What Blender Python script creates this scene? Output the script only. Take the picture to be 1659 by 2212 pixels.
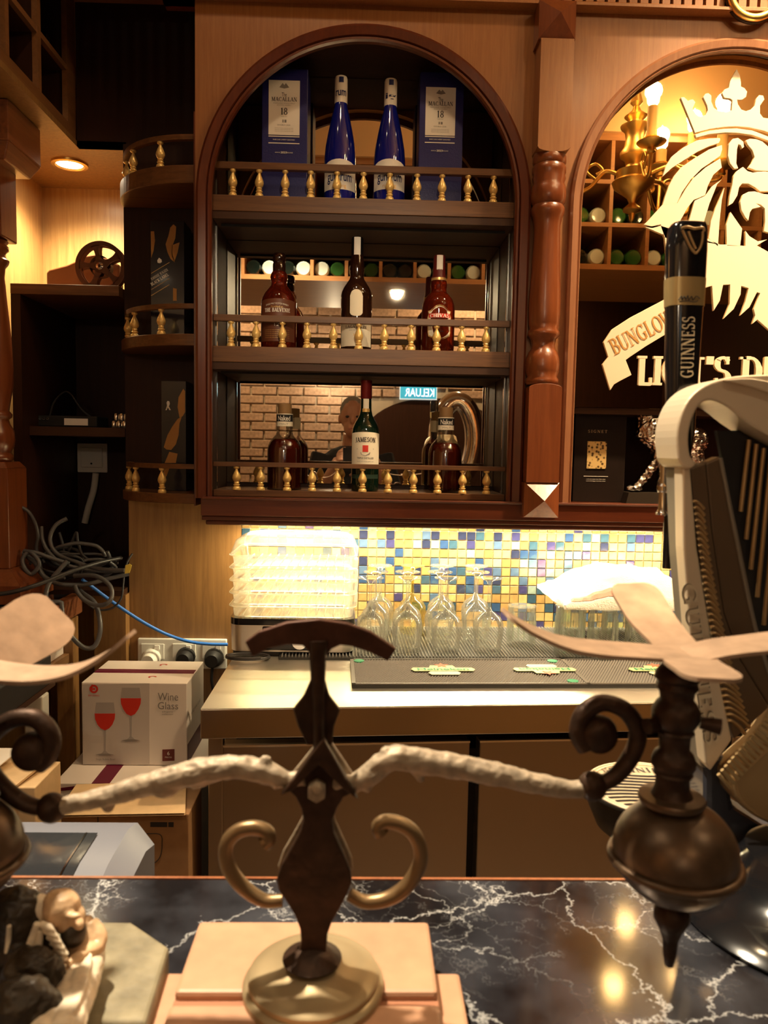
import bpy, bmesh, math, random
from mathutils import Vector, Matrix, noise
random.seed(7)
for o in list(bpy.data.objects): bpy.data.objects.remove(o)
S = bpy.context.scene
COL = S.collection
PI = math.pi

# ---------------------------------------------------------------- camera
F = 1661.0                      # focal length in pixels of the 1659 x 2212 frame
YAW, PIT, ROL, CZ = .026, .0815, .0185, 1.4
FW = Vector((math.sin(YAW)*math.cos(PIT), math.cos(YAW)*math.cos(PIT), -math.sin(PIT)))
_r = Vector((math.cos(YAW), -math.sin(YAW), 0)); _u = _r.cross(FW)
RT = _r*math.cos(ROL) + _u*math.sin(ROL); UP = _u*math.cos(ROL) - _r*math.sin(ROL)
cd = bpy.data.cameras.new('camera'); cam = bpy.data.objects.new('camera', cd); COL.objects.link(cam)
cd.sensor_fit = 'HORIZONTAL'; cd.sensor_width = 36; cd.lens = 36*F/1659
cd.clip_start = .01; cd.clip_end = 60
cd.dof.use_dof = True; cd.dof.focus_distance = 2.0; cd.dof.aperture_fstop = 14
cam.matrix_world = Matrix(((RT.x, UP.x, -FW.x, 0), (RT.y, UP.y, -FW.y, 0), (RT.z, UP.z, -FW.z, CZ), (0, 0, 0, 1)))
S.camera = cam
def ray(px, py): return FW*F + RT*(px-829.5) - UP*(py-1106)
def P(px, py, Y):               # the point of a photo pixel on the plane y = Y
    d = ray(px, py); t = Y/d.y; return Vector((d.x*t, Y, CZ+d.z*t))
def Pz(px, py, z):              # ... on the level z
    d = ray(px, py); t = (z-CZ)/d.z; return Vector((d.x*t, d.y*t, z))
def PXX(px, py, X):             # ... on the plane x = X
    d = ray(px, py); t = X/d.x; return Vector((X, d.y*t, CZ+d.z*t))

# ---------------------------------------------------------------- world, exposure
w = bpy.data.worlds.new('world'); S.world = w; w.use_nodes = True
w.node_tree.nodes['Background'].inputs[0].default_value = (1, .72, .45, 1)
w.node_tree.nodes['Background'].inputs[1].default_value = .015
S.view_settings.view_transform = 'Standard'; S.view_settings.look = 'None'
S.view_settings.gamma = 1; S.view_settings.use_curve_mapping = False
S.view_settings.exposure = .72
S.cycles.transparent_max_bounces = 24; S.cycles.max_bounces = 14; S.cycles.transmission_bounces = 14

# ---------------------------------------------------------------- room lamps
def lamp(name, kind, loc, power, col=(1, .74, .42), size=.05, aim=None, **k):
    d = bpy.data.lights.new(name, kind); d.energy = power; d.color = col
    if kind == 'AREA':
        d.shape = k.get('shape', 'RECTANGLE'); d.size = size; d.size_y = k.get('size_y', size)
        if 'spread' in k: d.spread = k['spread']
    else: d.shadow_soft_size = size
    if kind == 'SPOT': d.spot_size = k.get('angle', 1.6); d.spot_blend = k.get('blend', .6)
    o = bpy.data.objects.new(name, d); COL.objects.link(o); o.location = loc
    if aim is not None: o.rotation_euler = (Vector(aim)-Vector(loc)).to_track_quat('-Z', 'Y').to_euler()
    return o
WARM = (1, .72, .40)
# LED strip under the back bar
lamp('led_strip_light', 'AREA', (.40, 2.075, 1.196), 12.5, (1, .83, .50), 1.44, (.40, 2.055, .9), size_y=.02)
# downlights: niche soffit, rack over the bar, ceiling
NICHE_L = Vector((-.86, 2.30, 2.185))
lamp('niche_downlight_beam', 'SPOT', NICHE_L, 26, (1, .78, .45), .04, NICHE_L+Vector((.02, .03, -1)), angle=2.5, blend=.9)
RACK_L = [(-.42, .22), (.15, .24), (.95, .16), (-1.0, .2)]
RACK_Z = 2.215
for i, (x, y) in enumerate(RACK_L):
    lamp('rack_downlight_beam', 'SPOT', (x, y, RACK_Z-.012), (3, 2, 4, 3)[i], (1, .80, .52), .03, (x+.04, y+.12, 0), angle=2.1, blend=.8)
# added beam without a lamp of its own, brightens the display shelves
lamp('shelf_fill_beam', 'SPOT', (.15, .26, RACK_Z-.014), 42, (1, .80, .52), .03, (-.02, 1.95, 1.72), angle=.56, blend=.9)
CEIL_Z = 3.25
CEIL_L = [(-.1, 1.15, 9), (1.18, 1.38, 250), (1.85, 1.35, 120), (-1.3, -2.0, 110), (.9, -2.1, 110)]
for x, y, p in CEIL_L:
    lamp('ceiling_downlight_beam', 'SPOT', (x, y, CEIL_Z-.03), p, WARM, .05, (x-.05, y+(.25 if x > 1 else .75) if y > 0 else y-.5, 1.2 if y > 0 else 0), angle=1.5 if x > 1 and y > 0 else 2.4, blend=.9)

KEY_L = Vector((-.62, 1.0, CEIL_Z-.03))   # narrow ceiling spot over the bar top
lamp('bar_spot_beam', 'SPOT', KEY_L, 350, (1, .84, .60), .05, (-.20, .52, 1.1), angle=.85, blend=.6)

# ---------------------------------------------------------------- materials
def lin(h):
    h = h.lstrip('#'); c = [int(h[i:i+2], 16)/255 for i in (0, 2, 4)]
    return tuple((x/12.92 if x <= .04045 else ((x+.055)/1.055)**2.4) for x in c)+(1,)
MATS = {}
def newmat(name):
    m = bpy.data.materials.new(name); m.use_nodes = True; MATS[name] = m
    nt = m.node_tree; b = nt.nodes['Principled BSDF']
    return m, nt, b
def tint(c): return lin(c) if isinstance(c, str) else tuple(c)+(1,)*(4-len(c))
def plain(name, c, rough=.5, metal=0, coat=0, bump=0, bscale=60, trans=0, ior=1.45, vary=0, emit=0, ecol=None, spec=.5):
    m, nt, b = newmat(name); c = tint(c)
    b.inputs['Base Color'].default_value = c; b.inputs['Roughness'].default_value = rough
    b.inputs['Metallic'].default_value = metal; b.inputs['Coat Weight'].default_value = coat
    b.inputs['Coat Roughness'].default_value = .08; b.inputs['Specular IOR Level'].default_value = spec
    b.inputs['Transmission Weight'].default_value = trans; b.inputs['IOR'].default_value = ior
    if emit: b.inputs['Emission Color'].default_value = tint(ecol or c); b.inputs['Emission Strength'].default_value = emit
    if bump or vary:
        tc = nt.nodes.new('ShaderNodeTexCoord'); n = nt.nodes.new('ShaderNodeTexNoise')
        n.inputs['Scale'].default_value = bscale; n.inputs['Detail'].default_value = 5
        nt.links.new(tc.outputs['Object'], n.inputs['Vector'])
        if bump:
            bp = nt.nodes.new('ShaderNodeBump'); bp.inputs['Strength'].default_value = bump; bp.inputs['Distance'].default_value = .004
            nt.links.new(n.outputs['Fac'], bp.inputs['Height']); nt.links.new(bp.outputs['Normal'], b.inputs['Normal'])
        if vary:
            mx = nt.nodes.new('ShaderNodeMixRGB'); mx.blend_type = 'MULTIPLY'; mx.inputs['Color1'].default_value = c
            r = nt.nodes.new('ShaderNodeValToRGB'); r.color_ramp.elements[0].color = (1-vary,)*3+(1,); r.color_ramp.elements[1].color = (1+vary*.3,)*3+(1,)
            r.color_ramp.elements[0].position = .3; r.color_ramp.elements[1].position = .7
            nt.links.new(n.outputs['Fac'], r.inputs['Fac']); nt.links.new(r.outputs['Color'], mx.inputs['Color2']); mx.inputs['Fac'].default_value = 1
            nt.links.new(mx.outputs['Color'], b.inputs['Base Color'])
    return m
def wood(name, c1, c2, axis='Z', rough=.38, coat=.25, scale=1.0, contrast=.5, spec=.5):
    m, nt, b = newmat(name); b.inputs['Specular IOR Level'].default_value = spec
    tc = nt.nodes.new('ShaderNodeTexCoord'); mp = nt.nodes.new('ShaderNodeMapping')
    s = [55*scale]*3; s['XYZ'.index(axis)] = 3.2*scale
    mp.inputs['Scale'].default_value = s
    n = nt.nodes.new('ShaderNodeTexNoise'); n.inputs['Scale'].default_value = 1.6; n.inputs['Detail'].default_value = 7; n.inputs['Roughness'].default_value = .62; n.inputs['Distortion'].default_value = .6
    n2 = nt.nodes.new('ShaderNodeTexNoise'); n2.inputs['Scale'].default_value = 5; n2.inputs['Detail'].default_value = 2
    r = nt.nodes.new('ShaderNodeValToRGB')
    r.color_ramp.elements[0].position = .5-.32*(1.1-contrast); r.color_ramp.elements[1].position = .5+.32*(1.1-contrast)
    r.color_ramp.elements[0].color = tint(c1); r.color_ramp.elements[1].color = tint(c2)
    mx = nt.nodes.new('ShaderNodeMixRGB'); mx.blend_type = 'MULTIPLY'; mx.inputs['Fac'].default_value = .35
    nt.links.new(tc.outputs['Object'], mp.inputs['Vector']); nt.links.new(mp.outputs['Vector'], n.inputs['Vector'])
    nt.links.new(tc.outputs['Object'], n2.inputs['Vector'])
    nt.links.new(n.outputs['Fac'], r.inputs['Fac']); nt.links.new(r.outputs['Color'], mx.inputs['Color1']); nt.links.new(n2.outputs['Color'], mx.inputs['Color2'])
    mx2 = nt.nodes.new('ShaderNodeMixRGB'); mx2.inputs['Fac'].default_value = .75
    hs = nt.nodes.new('ShaderNodeRGBToBW'); nt.links.new(n2.outputs['Color'], hs.inputs['Color']); nt.links.new(hs.outputs['Val'], mx.inputs['Color2'])
    nt.links.new(mx.outputs['Color'], mx2.inputs['Color1']); nt.links.new(r.outputs['Color'], mx2.inputs['Color2'])
    nt.links.new(mx2.outputs['Color'], b.inputs['Base Color'])
    b.inputs['Roughness'].default_value = rough; b.inputs['Coat Weight'].default_value = coat; b.inputs['Coat Roughness'].default_value = .2
    bp = nt.nodes.new('ShaderNodeBump'); bp.inputs['Strength'].default_value = .12; bp.inputs['Distance'].default_value = .002
    nt.links.new(n.outputs['Fac'], bp.inputs['Height']); nt.links.new(bp.outputs['Normal'], b.inputs['Normal'])
    return m
def thinglass(name, c=(1, 1, 1), refl=.12, rough=.02, haze=0):
    """thin clear glass: most light passes straight, the rest mirrors by fresnel"""
    m = bpy.data.materials.new(name); m.use_nodes = True; MATS[name] = m; nt = m.node_tree
    nt.nodes.clear(); o = nt.nodes.new('ShaderNodeOutputMaterial')
    t = nt.nodes.new('ShaderNodeBsdfTransparent'); t.inputs[0].default_value = tint(c)
    g = nt.nodes.new('ShaderNodeBsdfGlossy'); g.inputs['Roughness'].default_value = rough
    lw = nt.nodes.new('ShaderNodeLayerWeight'); lw.inputs['Blend'].default_value = .35
    ma = nt.nodes.new('ShaderNodeMath'); ma.operation = 'MULTIPLY_ADD'; ma.inputs[1].default_value = .7; ma.inputs[2].default_value = refl*.4
    mx = nt.nodes.new('ShaderNodeMixShader'); nt.links.new(lw.outputs['Fresnel'], ma.inputs[0]); nt.links.new(ma.outputs[0], mx.inputs[0])
    nt.links.new(t.outputs[0], mx.inputs[1]); nt.links.new(g.outputs[0], mx.inputs[2]); last = mx
    if haze:
        d = nt.nodes.new('ShaderNodeBsdfDiffuse'); d.inputs[0].default_value = (1, .97, .9, 1)
        tr = nt.nodes.new('ShaderNodeBsdfTranslucent'); tr.inputs[0].default_value = (1, .97, .9, 1)
        a = nt.nodes.new('ShaderNodeAddShader'); nt.links.new(d.outputs[0], a.inputs[0]); nt.links.new(tr.outputs[0], a.inputs[1])
        m2 = nt.nodes.new('ShaderNodeMixShader'); m2.inputs[0].default_value = haze
        nt.links.new(mx.outputs[0], m2.inputs[1]); nt.links.new(a.outputs[0], m2.inputs[2]); last = m2
    nt.links.new(last.outputs[0], o.inputs[0]); return m

veneer = wood('veneer', (.27, .100, .032), (.37, .155, .052), 'Z', .42, .15, 1.6, .35)
veneer_light = wood('veneer_light', (.42, .23, .085), (.58, .35, .14), 'Z', .45, .1, 1.2, .4)
veneer_mid = wood('veneer_mid', (.20, .10, .032), (.32, .165, .055), 'Z', .4, .15, 1.1, .4)
mahog = wood('mahogany', (.085, .017, .007), (.14, .031, .011), 'Z', .3, .45, 1, .4)
mahog_h = wood('mahogany_cross', (.075, .015, .007), (.125, .028, .010), 'X', .3, .45, 1, .4)
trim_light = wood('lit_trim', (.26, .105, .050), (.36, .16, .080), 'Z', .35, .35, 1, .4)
turned = wood('turned_mahogany', (.15, .036, .011), (.24, .066, .020), 'Z', .28, .5, .8, .4)
walnut = wood('walnut_shelf', (.095, .038, .014), (.165, .070, .025), 'X', .42, .1, 1.2, .6, .35)
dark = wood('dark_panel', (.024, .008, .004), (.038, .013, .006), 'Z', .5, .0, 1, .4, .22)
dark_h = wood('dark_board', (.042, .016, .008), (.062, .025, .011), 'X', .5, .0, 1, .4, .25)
edge_red = wood('bar_edge_wood', (.17, .055, .022), (.28, .095, .036), 'Y', .35, .3, 1, .5)
rack_w = wood('rack_wood', (.15, .062, .022), (.23, .10, .036), 'Y', .45, .15, 1, .4)
rack_x = wood('rack_wood_cross', (.30, .13, .045), (.42, .19, .065), 'X', .45, .15, 1, .4)
brass = plain('brass', (.80, .53, .17), .36, 1, bump=.05, bscale=220)
gilt = plain('gilt_wood', (.82, .56, .20), .34, .35, coat=.3)
bronze = plain('aged_bronze', (.050, .024, .013), .5, .55, bump=.35, bscale=90, vary=.5)
bronze_pale = plain('worn_bronze', (.36, .285, .205), .55, .25, bump=.3, bscale=120, vary=.35)
globe_m = plain('globe_bronze', (.12, .075, .045), .36, .6, bump=.1, bscale=60, vary=.4)
blade_m = plain('worn_copper_sheet', (.40, .27, .185), .45, .45, bump=.12, bscale=70, vary=.25)
steel = plain('brushed_steel', (.88, .84, .77), .40, 1, bump=.05, bscale=40)
steel_ap = plain('apron_steel', (.55, .49, .42), .24, 1, bump=.08, bscale=12)
steel_dk = plain('fridge_steel', (.42, .37, .31), .40, 1, bump=.06, bscale=15)
chrome = plain('chrome', (.85, .84, .82), .08, 1)
silver = plain('silver_cast', (.72, .68, .62), .16, 1, bump=.5, bscale=130)
black_gloss = plain('black_gloss', (.006, .006, .007), .12, 0, coat=.5)
black_matt = plain('black_matt', (.010, .009, .009), .6)
rubber = plain('black_rubber', (.022, .021, .021), .5)
cable_m = plain('cable_sheath', (.035, .034, .036), .38)
cable_g = plain('grey_cable', (.085, .085, .09), .32)
blue_cable = plain('blue_cable', (.03, .17, .62), .4)
white_pl = plain('white_plastic', (.74, .72, .66), .4)
cream_acr = plain('cream_acrylic', (.86, .70, .52), .3)
paper = plain('cream_paper', (.86, .78, .62), .6)
white_paper = plain('white_paper', (.85, .80, .74), .6)
card_white = plain('printed_card', (.80, .72, .66), .5, vary=.05, bscale=9)
card_grey = plain('printed_grey_card', (.58, .52, .48), .5, vary=.06, bscale=9)
kraft = plain('kraft_card', (.60, .41, .22), .7, bump=.05, bscale=40, vary=.12)
kraft_dk = plain('brown_card', (.30, .16, .07), .7, bump=.05, bscale=40, vary=.12)
maroon = plain('maroon_tape', (.14, .010, .035), .35)
red_ink = plain('red_ink', (.62, .035, .02), .4)
grey_ink = plain('grey_ink', (.25, .22, .20), .6)
dark_ink = plain('dark_ink', (.025, .02, .02), .6)
gold_ink = plain('gold_ink', (.72, .46, .17), .35, .5)
gold_foil = plain('gold_foil', (.85, .58, .22), .3, 1)
white_ink = plain('white_ink', (.85, .80, .72), .5)
navy_box = plain('navy_card', (.010, .010, .13), .42, bump=.15, bscale=260)
navy_ink = plain('navy_ink', (.012, .02, .12), .5)
blue_glass = plain('cobalt_glass', (.006, .010, .20), .06, 0, coat=.6)
amber_liq = plain('whisky', (.22, .022, .006), .05, trans=.75, ior=1.36)
dark_amber = plain('dark_whisky', (.11, .010, .004), .05, trans=.45, ior=1.36)
green_glass = plain('dark_green_glass', (.004, .014, .008), .06, coat=.6)
brown_glass = plain('dark_brown_glass', (.020, .006, .003), .06, coat=.6)
clear = thinglass('clear_glass', (.97, .98, .96), .14)
wine_clear = thinglass('wine_glass_clear', (.97, .98, .96), .2, .03, .018)
tumbler_glass = thinglass('pressed_glass', (.95, .98, .95), .22, .05, .025)
tub_plastic = thinglass('clear_plastic', (.93, .92, .88), .10, .14, .05)
tub_rim = thinglass('clear_plastic_rim', (.95, .94, .90), .2, .14, .22)
cork = plain('cork_stopper', (.30, .17, .07), .55)
brown_label = plain('brown_label', (.13, .038, .016), .5)
skin_m = plain('skin', (.55, .28, .18), .5)
cloth_dk = plain('dark_cloth', (.02, .02, .024), .9)
hair_m = plain('grey_hair', (.28, .26, .24), .8, bump=.6, bscale=140)
towel_m = plain('white_towel', (.88, .84, .78), .95, bump=.5, bscale=240)
towel_red = plain('red_stripe', (.75, .36, .30), .95)
resin_w = plain('pale_resin', (.80, .68, .52), .45, bump=.25, bscale=90, vary=.3)
resin_s = plain('tan_resin', (.62, .41, .24), .4, bump=.2, bscale=80, vary=.3)
resin_d = plain('dark_resin', (.040, .028, .018), .4, bump=.6, bscale=70, vary=.5)
slab_m = plain('grey_stone', (.24, .205, .13), .5, bump=.5, bscale=45, vary=.4)
terracotta = plain('salmon_wood', (.44, .235, .14), .5, bump=.06, bscale=60, vary=.10)
cream_metal = plain('pale_gold_casting', (.70, .58, .42), .36, .45)
gold_cast = plain('gold_casting', (.40, .26, .12), .36, .6)
brown_cast = plain('brown_casting', (.13, .085, .05), .4, .5)
grey_cast = plain('grey_casting', (.22, .19, .15), .4, .5)
niche_back = wood('niche_back', (.45, .26, .10), (.62, .40, .17), 'Z', .42, .15, .7, .55)
mirror_m = plain('mirror', (.86, .80, .68), .012, 1)
mirror_big = plain('tinted_mirror', (.80, .66, .44), .012, 1)
lamp_em = plain('lamp_glow', (1, .8, .5), .5, emit=30, ecol=(1, .82, .55))
bulb_em = plain('bulb_glow', (1, .8, .5), .5, emit=22, ecol=(1, .78, .42))
ivory = plain('candle_sleeve', (.75, .48, .18), .5)

def marble():
    m, nt, b = newmat('black_marble'); L = nt.links.new
    tc = nt.nodes.new('ShaderNodeTexCoord')
    n = nt.nodes.new('ShaderNodeTexNoise'); n.inputs['Scale'].default_value = 9; n.inputs['Detail'].default_value = 9; n.inputs['Roughness'].default_value = .65
    L(tc.outputs['Object'], n.inputs['Vector'])
    va = nt.nodes.new('ShaderNodeVectorMath'); va.operation = 'MULTIPLY_ADD'; va.inputs[1].default_value = (.16,)*3
    L(n.outputs['Color'], va.inputs[0]); L(tc.outputs['Object'], va.inputs[2])
    cols = []
    for sc, wd, st in ((13, .011, .75), (27, .010, .28), (6, .010, .9)):
        v = nt.nodes.new('ShaderNodeTexVoronoi'); v.feature = 'DISTANCE_TO_EDGE'; v.inputs['Scale'].default_value = sc
        L(va.outputs[0], v.inputs['Vector'])
        r = nt.nodes.new('ShaderNodeValToRGB'); e = r.color_ramp.elements
        e[0].position = 0; e[0].color = (st, st, st, 1); e[1].position = wd; e[1].color = (0, 0, 0, 1)
        L(v.outputs['Distance'], r.inputs['Fac']); cols.append(r)
    gate = nt.nodes.new('ShaderNodeTexNoise'); gate.inputs['Scale'].default_value = 4.5; gate.inputs['Detail'].default_value = 3
    L(tc.outputs['Object'], gate.inputs['Vector'])
    gr = nt.nodes.new('ShaderNodeValToRGB'); gr.color_ramp.elements[0].position = .46; gr.color_ramp.elements[1].position = .62
    L(gate.outputs['Fac'], gr.inputs['Fac'])
    a = nt.nodes.new('ShaderNodeMixRGB'); a.blend_type = 'ADD'; a.inputs[0].default_value = 1; L(cols[0].outputs[0], a.inputs[1]); L(cols[1].outputs[0], a.inputs[2])
    mu = nt.nodes.new('ShaderNodeMixRGB'); mu.blend_type = 'MULTIPLY'; mu.inputs[0].default_value = 1; L(a.outputs[0], mu.inputs[1]); L(gr.outputs[0], mu.inputs[2])
    a2 = nt.nodes.new('ShaderNodeMixRGB'); a2.blend_type = 'ADD'; a2.inputs[0].default_value = .45; L(mu.outputs[0], a2.inputs[1]); L(cols[2].outputs[0], a2.inputs[2])
    cl = nt.nodes.new('ShaderNodeTexNoise'); cl.inputs['Scale'].default_value = 9; cl.inputs['Detail'].default_value = 8; L(tc.outputs['Object'], cl.inputs['Vector'])
    cr = nt.nodes.new('ShaderNodeValToRGB'); cr.color_ramp.elements[0].position = .42; cr.color_ramp.elements[0].color = (.008, .007, .008, 1)
    cr.color_ramp.elements[1].position = .75; cr.color_ramp.elements[1].color = (.055, .058, .072, 1); L(cl.outputs['Fac'], cr.inputs['Fac'])
    a3 = nt.nodes.new('ShaderNodeMixRGB'); a3.blend_type = 'ADD'; a3.inputs[0].default_value = .8; L(cr.outputs[0], a3.inputs[1]); L(a2.outputs[0], a3.inputs[2])
    L(a3.outputs[0], b.inputs['Base Color']); b.inputs['Roughness'].default_value = .09; b.inputs['Specular IOR Level'].default_value = .65
    return m
marble_m = marble()
def brick_mat():
    return plain('old_brick', (.40, .26, .18), .85, bump=.6, bscale=40, vary=.35)
brick_m = brick_mat()
mortar = plain('mortar', (.36, .30, .23), .95, bump=.4, bscale=80)
plaster = plain('warm_plaster', (.62, .40, .20), .8)
floor_m = plain('dark_floor', (.10, .065, .04), .4, vary=.3, bscale=8)

# ---------------------------------------------------------------- mesh helpers
ROOT = {}
def scratch_dg():
    with bpy.context.temp_override(scene=_sc, view_layer=_sc.view_layers[0]):
        d = bpy.context.evaluated_depsgraph_get(); d.update(); return d

def tag(o, label=None, cat=None, group=None, kind=None):
    if label: o['label'] = label
    if cat: o['category'] = cat
    if group: o['group'] = group
    if kind: o['kind'] = kind
    return o
def thing(name, loc, label, cat, group=None, kind=None):
    o = bpy.data.objects.new(name, None); COL.objects.link(o); o.location = loc; o.empty_display_size = .03
    ROOT[o.name] = Vector(loc); return tag(o, label, cat, group, kind)
def rootloc(p):
    while p.parent: p = p.parent
    return Vector(p.location)
class MB:
    def __init__(s): s.v = []; s.f = []
    def add(s, vs, fs):
        n = len(s.v); s.v += [Vector(v) for v in vs]; s.f += [tuple(i+n for i in f) for f in fs]; return s
    def box(s, x0, x1, y0, y1, z0, z1):
        if x0 > x1: x0, x1 = x1, x0
        if y0 > y1: y0, y1 = y1, y0
        if z0 > z1: z0, z1 = z1, z0
        return s.add([(x0, y0, z0), (x1, y0, z0), (x1, y1, z0), (x0, y1, z0), (x0, y0, z1), (x1, y0, z1), (x1, y1, z1), (x0, y1, z1)],
                     [(0, 3, 2, 1), (4, 5, 6, 7), (0, 1, 5, 4), (1, 2, 6, 5), (2, 3, 7, 6), (3, 0, 4, 7)])
    def hexa(s, b, t):          # 4 bottom points, 4 top points (counter-clockwise from above)
        return s.add(list(b)+list(t), [(0, 3, 2, 1), (4, 5, 6, 7), (0, 1, 5, 4), (1, 2, 6, 5), (2, 3, 7, 6), (3, 0, 4, 7)])
    def prism(s, pts, y0, y1):  # polygon [(x, z)] extruded along y
        n = len(pts); a = sum(pts[i][0]*pts[(i+1) % n][1]-pts[(i+1) % n][0]*pts[i][1] for i in range(n))
        if a < 0: pts = list(reversed(pts))
        vs = [(p[0], y0, p[1]) for p in pts]+[(p[0], y1, p[1]) for p in pts]
        fs = [tuple(range(n)), tuple(range(2*n-1, n-1, -1))]+[(i, i+n, (i+1) % n+n, (i+1) % n) for i in range(n)]
        return s.add(vs, fs)
    def prism3(s, pts, off):    # any 3d polygon swept by a vector
        n = len(pts); off = Vector(off); pts = [Vector(p) for p in pts]
        return s.add(pts+[p+off for p in pts], [tuple(range(n-1, -1, -1)), tuple(range(n, 2*n))]+[(i, (i+1) % n, (i+1) % n+n, i+n) for i in range(n)])
    def lathe(s, prof, c=(0, 0, 0), n=24, a0=0, a1=2*PI, M=None, sx=1, sy=1):
        full = abs(a1-a0-2*PI) < 1e-6; k = n if full else n+1; vs = []
        for r, z in prof:
            for i in range(k):
                a = a0+(a1-a0)*i/n; v = Vector((r*math.sin(a)*sx, -r*math.cos(a)*sy, z))
                if M: v = M @ v
                vs.append(v+Vector(c))
        fs = []; m = len(prof)
        for j in range(m-1):
            for i in range(n):
                i2 = (i+1) % k if full else i+1
                if prof[j][0] < 1e-7: fs.append((j*k, (j+1)*k+i2, (j+1)*k+i)) if prof[j+1][0] > 1e-7 else None
                elif prof[j+1][0] < 1e-7: fs.append((j*k+i, j*k+i2, (j+1)*k))
                else: fs.append((j*k+i, j*k+i2, (j+1)*k+i2, (j+1)*k+i))
        return s.add(vs, fs)
    def tube(s, path, r, n=8, caps=True, closed=False, flat=None):
        path = [Vector(p) for p in path]; m = len(path); rs = r if isinstance(r, (list, tuple)) else [r]*m
        vs = []; up = None
        for i, p in enumerate(path):
            if closed: t = path[(i+1) % m]-path[i-1]
            else: t = path[min(i+1, m-1)]-path[max(i-1, 0)]
            t = t.normalized() if t.length > 1e-9 else Vector((0, 0, 1))
            if up is None:
                up = Vector((0, 0, 1)) if abs(t.z) < .9 else Vector((0, 1, 0))
            up = (up-t*up.dot(t)); up = up.normalized() if up.length > 1e-6 else t.orthogonal().normalized()
            b = t.cross(up)
            for k in range(n):
                a = 2*PI*k/n; q = math.cos(a)*(flat if flat else 1)
                vs.append(p+(up*math.sin(a)+b*q)*rs[i])
        fs = []
        for i in range(m if closed else m-1):
            i2 = (i+1) % m
            for k in range(n):
                k2 = (k+1) % n; fs.append((i*n+k, i*n+k2, i2*n+k2, i2*n+k))
        if caps and not closed: fs += [tuple(range(n-1, -1, -1)), tuple(range((m-1)*n, m*n))]
        return s.add(vs, fs)
    def sweep(s, path, prof, y, closed=False, outs=None):
        """path [(x, z)], profile [(outward, toward -y)] kept square to the path"""
        m = len(path); k = len(prof); vs = []
        for i in range(m):
            a = Vector(path[max(i-1, 0)]); b = Vector(path[min(i+1, m-1)]); p = Vector(path[i])
            t = (b-a).normalized(); nn = Vector((-t.y, t.x)); sc = 1
            if 0 < i < m-1:
                t1 = (p-a).normalized(); sc = 1/max(.35, abs(t1.dot(t)))
            for u, v in prof: vs.append((p.x+nn.x*u*sc, y-v, p.y+nn.y*u*sc))
        fs = [(i*k+j, (i+1)*k+j, (i+1)*k+(j+1) % k, i*k+(j+1) % k) for i in range(m-1) for j in range(k)]
        fs += [tuple(range(k)), tuple(range((m-1)*k+k-1, (m-1)*k-1, -1))]
        return s.add(vs, fs)
    def ellipsoid(s, c, r, n=14, m=9, M=None):
        prof = [(math.sin(PI*j/m), -math.cos(PI*j/m)) for j in range(m+1)]
        prof[0] = (0, -1); prof[-1] = (0, 1)
        A = Matrix.Diagonal(Vector(r)); A = (M @ A) if M else A
        return s.lathe(prof, c, n, M=A)
    def build(s, name, mat, parent=None, smooth=None, bevel=0, mats=None, seg=2):
        me = bpy.data.meshes.new(name); base = rootloc(parent) if parent else None
        if base is None:
            xs = [v.x for v in s.v]; ys = [v.y for v in s.v]; zs = [v.z for v in s.v]
            base = Vector(((min(xs)+max(xs))/2, (min(ys)+max(ys))/2, min(zs)))
        me.from_pydata([v-base for v in s.v], [], [f for f in s.f if f]); me.update()
        bm = bmesh.new(); bm.from_mesh(me); bmesh.ops.recalc_face_normals(bm, faces=bm.faces); bm.to_mesh(me); bm.free()
        if smooth:
            me.polygons.foreach_set('use_smooth', [True]*len(me.polygons)); me.set_sharp_from_angle(angle=math.radians(smooth))
        me.materials.append(mat)
        o = bpy.data.objects.new(name, me); COL.objects.link(o)
        if parent: o.parent = parent
        else: o.location = base
        if bevel:
            md = o.modifiers.new('bevel', 'BEVEL'); md.width = bevel; md.segments = seg; md.limit_method = 'ANGLE'; md.angle_limit = .7
        return o
def single(name, mb, mat, label, cat, group=None, **k):
    return tag(mb.build(name, mat, None, **k), label, cat, group)
def struct(name, mb, mat, **k):
    return tag(mb.build(name, mat, None, **k), kind='structure')
def dup(o, parent, off):
    c = o.copy(); COL.objects.link(c); c.parent = parent; c.location = o.location+Vector(off); return c
def copy_thing(root, loc, label=None, rz=None):
    r = root.copy(); COL.objects.link(r); r.location = loc
    if label: r['label'] = label
    if rz is not None: r.rotation_euler.z = rz
    for ch in list(root.children):
        c = ch.copy(); COL.objects.link(c); c.parent = r
        for g in list(ch.children):
            d = g.copy(); COL.objects.link(d); d.parent = c
    return r
def arc(cx, cz, r, a0, a1, n, rz=None):
    rz = rz or r
    return [(cx+r*math.cos(a0+(a1-a0)*i/n), cz+rz*math.sin(a0+(a1-a0)*i/n)) for i in range(n+1)]
def smoothpath(pts, k=6):       # Catmull-Rom through the points
    pts = [Vector(p) for p in pts]; out = []
    for i in range(len(pts)-1):
        p0 = pts[max(i-1, 0)]; p1 = pts[i]; p2 = pts[i+1]; p3 = pts[min(i+2, len(pts)-1)]
        for j in range(k):
            t = j/k; out.append(.5*((2*p1)+(p2-p0)*t+(2*p0-5*p1+4*p2-p3)*t*t+(3*p1-p0-3*p2+p3)*t**3))
    out.append(pts[-1]); return out
def interp(vals, n):            # stretch a short list of numbers over n samples
    out = []
    for i in range(n):
        t = i/(n-1)*(len(vals)-1); j = min(int(t), len(vals)-2); out.append(vals[j]+(vals[j+1]-vals[j])*(t-j))
    return out
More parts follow.
